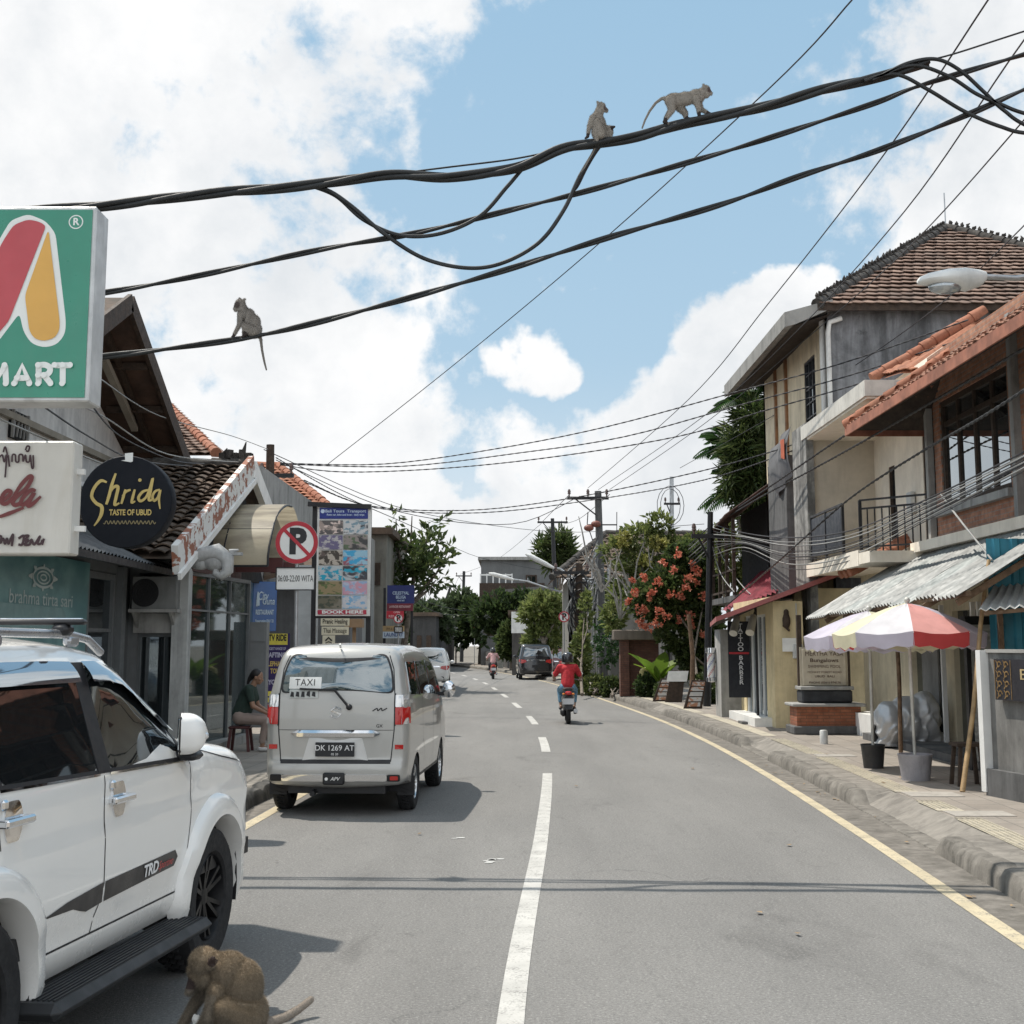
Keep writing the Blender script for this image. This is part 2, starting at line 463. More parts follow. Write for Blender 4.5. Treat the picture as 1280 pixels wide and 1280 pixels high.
wa = nt.new('ShaderNodeVectorMath'); wa.operation = 'MULTIPLY_ADD'; nt.link(wn.outputs['Color'], wa.inputs[0]); wa.inputs[1].default_value = (.22,.22,.22); wa.inputs[2].default_value = (-.11,-.11,-.11)
wb = nt.new('ShaderNodeVectorMath'); wb.operation = 'ADD'; nt.link(tc, wb.inputs[0]); nt.link(wa.outputs[0], wb.inputs[1])
wc = nt.new('ShaderNodeVectorMath'); wc.operation = 'NORMALIZE'; nt.link(wb.outputs[0], wc.inputs[0])
den = None
for px, py, r, wgt in blobs:
 dp = nt.new('ShaderNodeVectorMath'); dp.operation = 'DOT_PRODUCT'; nt.link(wc.outputs[0], dp.inputs[0]); dp.inputs[1].default_value = dirpx(px, py)
 b_ = nt.ramp(dp.outputs['Value'], math.cos(r*1.15/F), 1.0, 0, wgt)
 den = b_ if den is None else nt.math('MAXIMUM', den, b_)
sep = nt.new('ShaderNodeSeparateXYZ'); nt.link(tc, sep.inputs[0])
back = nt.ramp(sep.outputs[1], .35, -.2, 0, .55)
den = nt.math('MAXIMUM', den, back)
n1 = nt.noise(tc, 7.5, 10, .6, .15)
n2 = nt.noise(tc, 26, 7, .62, .1)
d = nt.math('ADD', den, nt.math('ADD', nt.math('MULTIPLY', nt.math('SUBTRACT', n1, .5), 2.3), nt.math('MULTIPLY', nt.math('SUBTRACT', n2, .5), .9)))
alpha = nt.ramp(d, .27, .66)
hz = nt.ramp(sep.outputs[2], .0, .22, .75, 0)      # milky band above the roofs
alpha = nt.math('MAXIMUM', alpha, hz)
shade = nt.ramp(nt.math('ADD', nt.math('MULTIPLY', nt.noise(tc, 5.5, 7, .55, .2), .8), nt.math('MULTIPLY', n2, .25)), .36, .72)
ccol = nt.mix(shade, (1.0,1.0,1.0), (.73,.765,.80))
gain = nt.ramp(sep.outputs[1], .45, -.35, 1.03, 1.55)     # unseen clouds behind the camera brightened to add fill light
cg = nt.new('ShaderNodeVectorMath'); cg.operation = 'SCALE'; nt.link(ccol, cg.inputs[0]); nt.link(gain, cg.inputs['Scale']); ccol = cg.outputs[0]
sk = nt.new('ShaderNodeVectorMath'); sk.operation = 'SCALE'; nt.link(sky.outputs[0], sk.inputs[0]); sk.inputs['Scale'].default_value = SKYS
blue = nt.mix(.80, sk.outputs[0], nt.mix(nt.ramp(sep.outputs[2], .05, .6), (.51,.71,.87), (.37,.61,.825)))
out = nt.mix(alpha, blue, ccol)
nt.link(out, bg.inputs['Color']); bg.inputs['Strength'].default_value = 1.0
# ================================================================ ground, road, pavements
def asphalt():
 m, nt, b = newmat('asphalt')
 tc = nt.new('ShaderNodeTexCoord').outputs['Object']
 big = nt.noise(nt.mapping(tc, (.5,.12,1)), 1.2, 8, .62)
 c = nt.mix(nt.ramp(big, .3, .72), (.192,.188,.18), (.252,.246,.234))
 wheel = nt.noise(nt.mapping(tc, (1.6,.05,1)), 1.0, 5, .6)
 c = nt.mix(nt.ramp(wheel, .45, .75, 0, .35), c, (.16,.156,.149))
 fine = nt.noise(tc, 90, 4, .7)
 c = nt.mix(nt.ramp(fine, .35, .68, 0, .75), c, nt.mix(.6, c, (.05,.05,.05)))
 agg = nt.noise(tc, 260, 2, .6)
 c = nt.mix(nt.ramp(agg, .60, .72, 0, .6), c, (.45,.43,.40))
 st = nt.noise(nt.mapping(tc, (1,.5,1)), .7, 9, .72, .8)
 c = nt.mix(nt.ramp(st, .56, .70, 0, .5), c, (.085,.083,.08))
 sm = nt.noise(tc, 3.3, 9, .75, .3)
 c = nt.mix(nt.ramp(sm, .60, .72, 0, .5), c, (.07,.068,.066))
 vo = nt.new('ShaderNodeTexVoronoi'); vo.feature = 'DISTANCE_TO_EDGE'; vo.inputs['Scale'].default_value = .33
 wv = nt.new('ShaderNodeVectorMath'); wv.operation = 'ADD'
 nz = nt.new('ShaderNodeTexNoise'); nt.link(tc, nz.inputs['Vector']); nz.inputs['Scale'].default_value = 1.3; nz.inputs['Detail'].default_value = 6
 nt.link(tc, wv.inputs[0]); nt.link(nz.outputs['Color'], wv.inputs[1]); nt.link(wv.outputs[0], vo.inputs['Vector'])
 ck = nt.ramp(vo.outputs['Distance'], .0, .006, .4, 0)
 ck = nt.math('MULTIPLY', ck, nt.ramp(nt.noise(tc, .25, 2), .5, .62))
 c = nt.mix(ck, c, (.05,.05,.05))
 nt.link(c, b.inputs['Base Color'])
 b.inputs['Roughness'].default_value = .9; b.inputs['Specular IOR Level'].default_value = .3
 mid = nt.noise(nt.mapping(tc, (1,.35,1)), 14, 6, .7)
 c = nt.mix(nt.ramp(mid, .5, .72, 0, .35), c, (.10,.098,.095))
 sp_ = nt.noise(tc, 48, 3, .75)
 c = nt.mix(nt.ramp(sp_, .50, .66, 0, .5), c, (.085,.083,.08)); c = nt.mix(nt.ramp(sp_, .44, .34, 0, .55), c, (.36,.35,.33)); nt.link(c, b.inputs['Base Color'])
 h = nt.math('ADD', nt.math('MULTIPLY', agg, .5), fine)
 nt.link(nt.bump(h, .55, .008), b.inputs['Normal'])
 return m
def roadpaint(name, col, wear):
 m, nt, b = newmat(name)
 tc = nt.new('ShaderNodeTexCoord').outputs['Object']
 n = nt.math('ADD', nt.math('MULTIPLY', nt.noise(tc, 60, 5, .7), .55), nt.math('MULTIPLY', nt.noise(tc, 6, 8, .7), .45))
 c = nt.mix(nt.ramp(nt.noise(tc, 2.5, 6), .3, .7), [x*.8 for x in col], col)
 c = nt.mix(nt.ramp(n, .49, .62, 0, wear), c, (.16,.155,.145))
 nt.link(c, b.inputs['Base Color']); b.inputs['Roughness'].default_value = .8
 nt.link(nt.bump(nt.noise(tc, 90, 4), .3, .005), b.inputs['Normal'])
 return m
def soil():
 m, nt, b = newmat('soil')
 tc = nt.new('ShaderNodeTexCoord').outputs['Object']
 c = nt.mix(nt.ramp(nt.noise(tc, .4, 8, .65), .3, .7), (.11,.095,.075), (.2,.18,.15))
 nt.link(c, b.inputs['Base Color']); b.inputs['Roughness'].default_value = .95
 return m
mb = MB(soil())
mb.poly([(-600,-60,-.02),(600,-60,-.02),(600,1200,-.02),(-600,1200,-.02)])
struct('ground', mb)
ys = [y for y in np.arange(-12, 60, .5)] + [y for y in np.arange(60, 221, 2.0)]
LE, RE = -3.85, 3.75          # carriageway edges (gutter to gutter) from the centre line
def LEo(y): return LE
mb = MB(asphalt())
rows = []
for y in ys:
 rows.append([mb.pt((xc(y) + o, y, .03*(1-(o/3.8)**2)*0 + .0)) for o in (LE, -2, 0, 2, RE)])
for a, b in zip(rows, rows[1:]):
 for i in range(4): mb.face((a[i], a[i+1], b[i+1], b[i]))
struct('road', mb)
m_linew = roadpaint('white_road_paint', (.50,.49,.46), .85)
m_liney = roadpaint('cream_road_paint', (.53,.455,.31), .8)
def strip(mb, o, w, y0, y1, z=.004, step=.4):
 n = max(1, int((y1-y0)/step)); prev = None
 for i in range(n+1):
  y = y0 + (y1-y0)*i/n
  dy = .05; t = V((xc(y+dy)-xc(y-dy), 2*dy, 0)).normalized(); nn = V((t.y, -t.x, 0))
  c = V((xc(y), y, z))
  a = mb.pt(c + nn*(o - w/2)); b = mb.pt(c + nn*(o + w/2))
  if prev: mb.face((prev[0], prev[1], b, a))
  prev = (a, b)
mb = MB(m_linew); strip(mb, 0, .14, -4, 20.4)
o = struct('centre_line', mb)
mb = MB(m_linew)
for (a, b) in [(24.4,28.2),(32.6,36.4),(41,44.6),(49,52.4),(57,60.2),(65,68),(73,76),(81,84),(89,92),(97,100),(105,108),(113,116)]: strip(mb, 0, .16, a, b)
struct('lane_dashes', mb)
mb = MB(m_liney); strip(mb, 3.22, .13, -3, 95)
struct('road_edge_line', mb)
mb = MB(m_liney); strip(mb, -3.12, .13, -3, 95)
struct('road_edge_line', mb)
m_gut = plaster('gutter_dirt', (.19,.175,.155), .7, (.075,.07,.06), 2.0, .25, .5)
for o_ in (3.465, -3.52):
 mb = MB(m_gut); strip(mb, o_, .36 if o_ > 0 else .6, -3, 95, .0025); struct('gutter', mb)
def paving():
 m, nt, b = newmat('paving')
 tc = nt.new('ShaderNodeTexCoord').outputs['Object']
 bt = nt.new('ShaderNodeTexBrick'); nt.link(nt.mapping(tc, (1,1,1), (0,0,R(2))), bt.inputs['Vector'])
 bt.inputs['Scale'].default_value = 1; bt.inputs['Brick Width'].default_value = .4; bt.inputs['Row Height'].default_value = .4; bt.offset = 0
 bt.inputs['Mortar Size'].default_value = .006
 bt.inputs['Color1'].default_value = (.235,.205,.175,1); bt.inputs['Color2'].default_value = (.30,.268,.232,1); bt.inputs['Mortar'].default_value = (.12,.11,.1,1)
 c = nt.mix(nt.ramp(nt.noise(tc, 2, 9, .7), .4, .75, 0, .6), bt.outputs['Color'], (.17,.155,.135))
 c = nt.mix(nt.ramp(nt.noise(tc, 12, 7, .7), .5, .75, 0, .4), c, (.36,.33,.29))
 nt.link(c, b.inputs['Base Color']); b.inputs['Roughness'].default_value = .9
 nt.link(nt.bump(nt.math('SUBTRACT', nt.noise(tc, 60, 5), bt.outputs['Fac']), .4, .01), b.inputs['Normal'])
 return m
m_pave = paving()
m_kerb = plaster('kerb_concrete', (.205,.19,.168), .75, (.06,.057,.05), 2.2, .2, .5)
m_kerbd = plaster('black_kerb', (.06,.06,.058), .5, (.2,.19,.17), 2.0, .3, .4)
m_apron = plaster('apron_concrete', (.25,.232,.205), .65, (.10,.092,.083), 1.6, .15, .4)
def ss(a, b, t):
 t = min(1, max(0, (t-a)/(b-a))); return t*t*(3-2*t)
def drop(y):      # dropped-kerb crossings: 1 = fully lowered
 d = 0
 for a, b in ((12.7, 16.4), (22.6, 25.6), (37, 40), (56, 60)): d = max(d, ss(a-.12, a+.12, y)*(1-ss(b-.12, b+.12, y)))
 return d
HP = .17
def side_walk(sign, off, width, drops=True):
 kb = MB(m_kerb if sign > 0 else m_kerbd); pv = MB(m_pave); ap = MB(m_apron)
 yy = [y for y in np.arange(-6, 45, .1)] + [y for y in np.arange(45, 150, 1.0)]
 rk = rp = ra = None
 for y in yy:
  dd = drop(y) if (drops) else 0
  x0 = xc(y) + sign*off
  seg = math.floor(y/.6); random.seed(seg*13 + (5 if sign > 0 else 9)); j = random.uniform(-.012, .012); jz = random.uniform(-.012, .012)
  gap = .045 if (y/.6 - seg) < .17 else 0
  h = (HP + jz - gap)*(1-dd) + .025*dd
  wob = .012*mnoise.noise(V((y*1.7, sign, 0)))
  x0 += sign*(j*.6 + wob)
  P = lambda dx, z: (x0 + sign*dx, y, z)
  k = [kb.pt(P(0, -.02)), kb.pt(P(.015, h*.6)), kb.pt(P(.05, h-.012 if dd < .5 else h)), kb.pt(P(.10, h)), kb.pt(P(.20, h))]
  a = [ap.pt(P(.20, h)), ap.pt(P(.52, HP))]
  p = [pv.pt(P(.52, HP)), pv.pt(P(.9, HP)), pv.pt((xc(y) + sign*(off+width), y, HP))]
  if rk:
   for i in range(4): kb.face((rk[i], rk[i+1], k[i+1], k[i]))
   ap.face((ra[0], ra[1], a[1], a[0]))
   for i in range(2): pv.face((rp[i], rp[i+1], p[i+1], p[i]))
  rk, ra, rp = k, a, p
 struct('kerb', kb, smooth=40); struct('pavement_edge', ap); struct('pavement', pv)
side_walk(1, RE - .12, 3.6)
side_walk(-1, -LE - .42, 4.2, False)
m_tact = roadpaint('tactile_yellow', (.48,.435,.34), .8)
mb = MB(m_tact)
for (a, b) in [(4, 8.6),(9.2,13.9),(14.6,15.4),(16.4,21.2),(21.9,25.2),(26,34),(34.6,46),(47,60),(61,80)]:
 strip(mb, 4.27, .28, a, b, HP + .005)
 if a < 22:
  y = a + .04
  while y < b:
   for k in range(5):
    x = xc(y) + 4.27 - .11 + .055*k
    mb.box((x, y, HP+.0075), (.03, .03, .005))
   y += .06
struct('tactile_strip', mb)
m_slab = plaster('pale_slab', (.37,.345,.31), .4, (.17,.16,.14), 2.5)
mb = MB(m_slab)
for (y, dx, wx, wy) in [(9.0, 4.62, .62, .9), (14.2, 4.5, .62, .42), (16.0, 4.5, .6, .5), (21.5, 4.5, .6, .45)]:
 mb.box((xc(y)+dx, y, HP+.004), (wx, wy, .006))
struct('manhole_slab', mb)
mb = MB(mat('dry_leaf', (.22,.15,.08), .9, var=.4))
random.seed(3)
for _ in range(46):
 y = random.uniform(5.5, 24); x = xc(y) + random.choice([random.uniform(3.3, 3.68), random.uniform(3.3, 3.68), random.uniform(-3.3, 4.9)])
 z = HP+.012 if x - xc(y) > 4.2 else .012
 if 3.68 < x - xc(y) < 4.2: continue
 r = random.uniform(.012, .035); a = random.uniform(0, 6.28)
 mb.poly([(x+r*math.cos(a+t), y+1.7*r*math.sin(a+t), z+random.uniform(0,.012)) for t in (0, 1.6, 3.1, 4.7)])
o = mb.build('leaf_litter'); tag(o, 'dry leaves and crumbs scattered along the right gutter', 'litter', kind='stuff')
m_spl = mat('pale_stain', (.5,.5,.48), .8, var=.2)
mb = MB(m_spl)
for (px, py, n) in [(612, 1076, 8), (560, 1048, 2)]:
 c = gnd(px, py)
 for _ in range(n):
  x = c.x + random.gauss(0, .07); y = c.y + random.gauss(0, .07); r = random.uniform(.008, .035)
  mb.poly([(x+r*1.5*math.cos(t*.9), y+r*math.sin(t*.9), .0045) for t in range(7)])
o = mb.build('paint_splash'); tag(o, 'small pale splashes dried on the asphalt left of the centre line', 'stain', kind='stuff')
# ================================================================ vehicles
def catmull(pts, step=.04):
 P = [V(p) for p in pts]; out = []
 for i in range(len(P)-1):
  a = P[max(0,i-1)]; b = P[i]; c = P[i+1]; d = P[min(len(P)-1,i+2)]
  n = max(2, int((c-b).length/step))
  for j in range(n):
   t = j/n
   L = (c-b).length
   m0 = (c-a)*.5; m1 = (d-b)*.5
   if m0.length > L: m0 *= L/m0.length
   if m1.length > L: m1 *= L/m1.length
   out.append((2*t**3-3*t*t+1)*b + (t**3-2*t*t+t)*m0 + (-2*t**3+3*t*t)*c + (t**3-t*t)*m1)
 out.append(P[-1]); return out
def cdt_fill(poly, step, extra=()):
 """triangulate polygon interior with grid points"""
 pts = [V(p[:2]) for p in poly]; n = len(pts)
 edges = [(i, (i+1) % n) for i in range(n)]
 xs = [p.x for p in pts]; yy = [p.y for p in pts]
 arr = np.array([(p.x, p.y) for p in pts])
 def inside(x, y):
  c = False; j = n-1
  for i in range(n):
   if (arr[i][1] > y) != (arr[j][1] > y) and x < (arr[j][0]-arr[i][0])*(y-arr[i][1])/(arr[j][1]-arr[i][1]) + arr[i][0]: c = not c
   j = i
  return c
 def dist(x, y):
  a = arr; b = np.roll(arr, -1, 0); d = b-a
  t = np.clip(((x-a[:,0])*d[:,0] + (y-a[:,1])*d[:,1])/np.maximum(1e-9, (d**2).sum(1)), 0, 1)
  return np.sqrt(((a + d*t[:,None] - (x, y))**2).sum(1)).min()
 for p in extra:
  if inside(p[0], p[1]) and dist(p[0], p[1]) > .004: pts.append(V(p[:2]))
 x = min(xs) + step/2
 while x < max(xs):
  y = min(yy) + step/2
  while y < max(yy):
   if inside(x, y) and dist(x, y) > step*.45: pts.append(V((x, y)))
   y += step
  x += step
 r = delaunay_2d_cdt(pts, edges, [list(range(n))], 1, 1e-5)
 return [(p.x, p.y) for p in r[0]], [tuple(f) for f in r[2]]
class Car:
 """body = side outline (top chain + sill chain with arches) pillowed to the half-width profile"""
 def __init__(s, root, W, top, zprof, axles, arch_r, arch_z, sill, r_edge=.12, rx=.09, r_end=.25, rx_end=.14, crown=.035, crown_end=.07, plan=.05):
  s.root = root; s.W = W; s.zprof = zprof; s.axles = axles; s.arch_r = arch_r; s.arch_z = arch_z
  s.top = catmull(top); s.r_edge = r_edge; s.rx = rx; s.r_end = r_end; s.rx_end = rx_end; s.crown = crown; s.crown_end = crown_end; s.plan = plan
  s.arr = np.array([(p.x, p.y) for p in s.top])
  s.ymin = s.arr[:,0].min(); s.ymax = s.arr[:,0].max()
  ch = []
  for ay in sorted(axles, reverse=True):
   n = 18; a0 = math.asin(max(-1, min(1, (sill-arch_z)/arch_r)))
   for k in range(n+1):
    t = a0 + (PI-2*a0)*k/n
    ch.append(V((ay + arch_r*math.cos(t), arch_z + arch_r*math.sin(t))))
  s.chain = ch
  s.tang()
 def tang(s):
  T = np.gradient(s.arr, axis=0); s.nrm = np.stack([-T[:,1], T[:,0]], 1)
  s.nrm /= np.maximum(1e-9, np.linalg.norm(s.nrm, axis=1))[:,None]
 def base(s, y, z):
  zs = [p[0] for p in s.zprof]; ws = [p[1] for p in s.zprof]
  w = float(np.interp(z, zs, ws))
  t = (y - (s.ymin+s.ymax)/2)/((s.ymax-s.ymin)/2)
  return w - s.plan*abs(t)**3.2
 def side(s, y, z):
  a = s.arr[:-1]; d = s.arr[1:]-a
  t = np.clip(((y-a[:,0])*d[:,0] + (z-a[:,1])*d[:,1])/np.maximum(1e-12, (d**2).sum(1)), 0, 1)
  q = a + d*t[:,None]; dd = np.sqrt(((q-(y, z))**2).sum(1)); i = int(dd.argmin()); D = float(dd[i])
  nx = abs(d[i][1])/max(1e-9, math.hypot(*d[i]))      # 1 where the outline is vertical (front / rear)
  r = s.r_edge*(1-nx) + s.r_end*nx; rx = s.rx*(1-nx) + s.rx_end*nx
  k = max(0, 1-D/r)
  return s.base(y, z) - rx*(1-math.sqrt(max(0, 1-k*k)))
 def body(s, mat_, name='body', label=None, nl=14, step=.075):
  mb = MB(mat_)
  poly = list(s.top) + s.chain
  extra = []
  for f in (.06, .2, .42, .7, 1.0):
   for i in range(1, len(s.arr)-1):
    n = s.nrm[i]; nx = abs(n[0]); r = s.r_edge*(1-nx)+s.r_end*nx
    extra.append((s.arr[i][0]-n[0]*r*f, s.arr[i][1]-n[1]*r*f))
  vs, fs = cdt_fill(poly, step, extra)
  X = [s.side(y, z) for y, z in vs]
  for sg in (1, -1):
   mb.add([(sg*x, y, z) for x, (y, z) in zip(X, vs)], fs if sg > 0 else [f[::-1] for f in fs])
  rows = []
  for i, (y, z) in enumerate(s.arr):
   xb = s.side(y, z); n = s.nrm[i]; nx = abs(n[0]); c = s.crown*(1-nx) + s.crown_end*nx
   row = []
   for k in range(nl+1):
    u = -1+2*k/nl; e = c*(1-u*u)
    row.append(mb.pt((xb*u, y + n[0]*e, z + n[1]*e)))
   rows.append(row)
  for a, b in zip(rows, rows[1:]):
   for k in range(nl): mb.face((a[k], a[k+1], b[k+1], b[k]))
  mb.use(m_black)
  for ay in s.axles:
   for sg in (1, -1):
    xo = s.base(ay, s.arch_z+s.arch_r) - .01
    pr = []
    n = 14
    for k in range(n+1):
     t = -.25 + (PI+.5)*k/n
     pr.append((ay + s.arch_r*math.cos(t), s.arch_z + s.arch_r*math.sin(t)))
    ids = [(mb.pt((sg*xo, p[0], p[1])), mb.pt((sg*(xo-.34), p[0], p[1]))) for p in pr]
    for a, b in zip(ids, ids[1:]): mb.face((a[0], b[0], b[1], a[1]))
    mb.face([i[1] for i in ids])
  zf = min(p[1] for p in s.arr) + .06
  mb.box((0, (s.ymin+s.ymax)/2, zf+.02), (s.W*1.3*.5*2*.72, (s.ymax-s.ymin)*.93, .1))
  return mb.build(name, s.root, label, smooth=38, world=False, merge=.0008)
 def mside(s, y, z, off, sg=1): return V((sg*(s.side(y, z)+off), y, z))
 def mend(s, x, z, off, rear=True):
  """point on the rear (or front) face"""
  A = s.arr; m = len(A)//2
  seg = A[:m] if rear else A[m:][::-1]
  zs = seg[:,1]; k = int(np.argmax(zs)) + 1
  y = float(np.interp(z, np.maximum.accumulate(zs[:k]) + np.arange(k)*1e-7, seg[:k,0]))
  xb = s.side(y, z); u = max(-1, min(1, x/xb)); e = s.crown_end*(1-u*u) + off
  return V((x, y - e if rear else y + e, z))
 def patch(s, mb, poly, off, where='R', step=.07, rim=True):
  if where in 'RL':
   sg = 1 if where == 'R' else -1; fn = lambda a, b, o: s.mside(a, b, o, sg)
  else: fn = lambda a, b, o: s.mend(a, b, o, where == 'B')
  vs, fs = cdt_fill(poly, step)
  mb.add([fn(a, b, off) for a, b in vs], fs)
  if rim and off > 0:
   n = len(poly); lo = [mb.pt(fn(p[0], p[1], -.004)) for p in poly]; hi = [mb.pt(fn(p[0], p[1], off)) for p in poly]
   for i in range(n):
    j = (i+1) % n; mb.face((lo[i], lo[j], hi[j], hi[i]))
 def line(s, mb, pts, w, off, where='R', step=.05, closed=False):
  P = [V(p) for p in pts]
  if closed: P.append(P[0])
  Q = []
  for a, b in zip(P, P[1:]):
   n = max(1, int((b-a).length/step))
   Q += [a + (b-a)*k/n for k in range(n)]
  Q.append(P[-1])
  sg = -1 if where == 'L' else 1
  fn = (lambda a, b, o: s.mside(a, b, o, sg)) if where in 'RL' else (lambda a, b, o: s.mend(a, b, o, where == 'B'))
  prev = None
  for i, q in enumerate(Q):
   t = Q[min(i+1, len(Q)-1)] - Q[max(0, i-1)]
   if t.length < 1e-9: continue
   t.normalize(); nn = V((-t.y, t.x))*w/2
   a = mb.pt(fn(q.x+nn.x, q.y+nn.y, off)); b = mb.pt(fn(q.x-nn.x, q.y-nn.y, off))
   if prev: mb.face((prev[0], prev[1], b, a))
   prev = (a, b)
def rnd(poly, r, n=4):
 """round the corners of a 2D polygon"""
 P = [V(p) for p in poly]; out = []; k = len(P)
 for i in range(k):
  a, b, c = P[i-1], P[i], P[(i+1) % k]
  d1 = a-b; d2 = c-b; rr = min(r, d1.length*.45, d2.length*.45)
  p0 = b + d1.normalized()*rr; p1 = b + d2.normalized()*rr
  for j in range(n+1):
   t = j/n; out.append(tuple((1-t)**2*p0 + 2*t*(1-t)*b + t*t*p1))
 return out
m_rimdark = mat('black_alloy', (.010,.010,.011), .45, .2, spec=.35)
m_rimsilver = mat('silver_alloy', (.55,.56,.57), .25, .9)
def wheel(root, x, y, r, wd, sg, rim=m_rimdark, spokes=6, rr=.66, detail=True, split=True):
 Mx = Matrix.Translation((x, y, r)) @ Matrix.Rotation(sg*PI/2, 4, 'Y')     # local z -> outward
 mb = MB(m_rubber); h = wd/2
 ri = r*rr
 mb.lathe([(ri*.98, -h*.9), (r*.9, -h), (r*.97, -h*.86), (r, -h*.6), (r, h*.6), (r*.97, h*.86), (r*.9, h), (ri*1.06, h*.92), (ri*.98, h*.72)], 36 if detail else 20, Mx)
 if detail:
  for k in range(44):
   t = 2*PI*k/44
   for q in (-.32, .0, .32):
    p = Mx @ V(((r+.001)*math.cos(t+q*.1), (r+.003)*math.sin(t+q*.1), h*q))
    mb.box(p, (.034, .005, wd*.2), rot=(Mx.to_3x3() @ Matrix.Rotation(t+q*.1, 3, 'Z') @ Matrix.Rotation(PI/2, 3, 'Y')))
 w_ = mb.build('wheel', root, smooth=35, world=False)
 mb = MB(rim)
 mb.lathe([(ri, h*.72), (ri*.95, h*.86), (ri*.9, h*.62), (ri*.88, -h*.3), (0.0, -h*.3)], 36 if detail else 20, Mx)
 mb.lathe([(0, h*.62), (ri*.2, h*.6), (ri*.24, h*.3), (ri*.24, -h*.3)], 16, Mx)
 for k in range(spokes):
  t = 2*PI*k/spokes
  for dt in ((-.13, .13) if split else (0,)):
   a = V((ri*.18*math.cos(t+dt*.8), ri*.18*math.sin(t+dt*.8), h*.45)); b = V((ri*.93*math.cos(t+dt*1.3), ri*.93*math.sin(t+dt*1.3), h*.66))
   mb.bar(Mx @ a, Mx @ b, ri*.1, ri*.14, up=Mx.to_3x3() @ V((0,0,1)))
 mb.build('rim', w_, smooth=35, world=False)
 return w_
def flare(car, mb, ay, r0, r1, out, sg, a0=-.55, a1=PI+.55, n=34, inner=.05):
 """bulging wheel-arch moulding"""
 prev = None
 for k in range(n+1):
  t = a0 + (a1-a0)*k/n
  row = []
  for q, o in ((0, -.09), (0, 0), (.12, 1), (.55, .95), (.85, .55), (1.0, -.03)):
   rr = r0 + (r1-r0)*q
   y = ay + rr*math.cos(t); z = car.arch_z + rr*math.sin(t)
   xx = car.base(y, z) + (out*o if o >= 0 else o)
   row.append(mb.pt((sg*xx, y, z)))
  if prev:
   for i in range(5): mb.face((prev[i], prev[i+1], row[i+1], row[i]))
  prev = row
def make_suv():
 hd = R(7.1); O = V((-2.853, 7.075, 0))
 root = thing('offroad_car', 'large white off-road car with black wheels and roof rails at the left edge', 'car', O, -hd)
 P = paintmat('white_car_paint', (.82,.805,.775), rough=.25, dust=.22)
 top = [(-2.28,.52),(-2.34,.62),(-2.36,.85),(-2.33,1.1),(-2.3,1.3),(-2.16,1.62),(-2.05,1.78),(-1.6,1.865),(-.9,1.895),(-.2,1.895),(.18,1.86),(.38,1.80),(.7,1.61),(1.0,1.40),(1.1,1.335),(1.25,1.315),(1.6,1.285),(1.95,1.23),(2.15,1.14),(2.26,1.0),(2.3,.8),(2.3,.65),(2.22,.52)]
 zp = [(0,.86),(.5,.880),(.60,.884),(.66,.902),(.74,.912),(.98,.912),(1.03,.902),(1.1,.898),(1.22,.896),(1.27,.89),(1.32,.872),(1.6,.77),(1.9,.68)]
 c = Car(root, 1.84, top, zp, (1.375, -1.375), .455, .42, .52, r_edge=.13, rx=.10, r_end=.42, rx_end=.24, crown=.05, crown_end=.12, plan=.03)
 b = c.body(P, 'body', step=.06)
 for ay in (1.375, -1.375):
  for sg in (1, -1):     # the flares run down straight to the sill
   mb = MB(P)
   flare(c, mb, ay, .445, .60, .055, sg, a0=-.02 if ay < 0 else .02, a1=PI-.0)
   for s2 in (1, -1):
    pr = None
    for k in range(6):
     z = .42 - .0*k + (.40-.42)*0 - .11*k/5 + .005
     row = []
     for q, o in ((0, -.09), (0, 0), (.12, 1), (.55, .95), (.85, .55), (1.0, -.03)):
      y = ay + s2*(.445+.155*q*(1-.35*k/5)); xx = c.base(y, z) + (.055*(1-.5*k/5)*o if o >= 0 else o)
      row.append(mb.pt((sg*xx, y, z)))
     if pr:
      for i in range(5): mb.face((pr[i], pr[i+1], row[i+1], row[i]))
     pr = row
   mb.build('wheel_arch_moulding', root, smooth=45, world=False, merge=.02)
 for sg in (1, -1):       # lower sill skirt
  mb = MB(P); mb.grid(lambda u, v: V((sg*(.885 - .05*(1-v)**2), -.93+1.77*u, .40+.13*v)), 6, 4)
  mb.build('sill', root, smooth=60, world=False)
 G = glassmat('dark_tint', (.005,.006,.007), .09, .02)
 belt = lambda y: 1.285 + .03*(-y)/1.4
 fw = rnd([(-.16,belt(-.16)),(.98,belt(.98)+.002),(.93,1.40),(.62,1.60),(.30,1.755),(.05,1.80),(-.13,1.805)], .05)
 rw = rnd([(-1.22,belt(-1.22)),(-.30,belt(-.30)),(-.27,1.805),(-.7,1.81),(-1.22,1.80)], .05)
 qw = rnd([(-2.0,1.36),(-1.32,belt(-1.3)),(-1.32,1.80),(-1.75,1.77)], .05)
 for sd in 'RL':
  for pl in (fw, rw, qw):
   mb = MB(G); c.patch(mb, pl, .006, sd, .09); mb.build('side_window', root, smooth=60, world=False)
 for sd in 'RL':     # B pillars, window rubbers
  mb = MB(m_black)
  c.patch(mb, [(-.30,belt(-.3)-.005),(-.16,belt(-.16)-.005),(-.13,1.81),(-.27,1.81)], .010, sd, .1)
  c.patch(mb, [(-1.33,belt(-1.3)-.005),(-1.21,belt(-1.2)-.005),(-1.21,1.805),(-1.33,1.805)], .004, sd, .1)
  c.line(mb, [(.98,belt(.98)-.006),(-1.3,belt(-1.3)-.006)], .018, .007, sd)
  c.patch(mb, rnd([(.80,belt(.8)),(1.0,belt(1.0)),(.93,1.42),(.80,1.50)], .02), .009, sd, .06)
  mb.build('window_pillar', root, smooth=50, world=False)
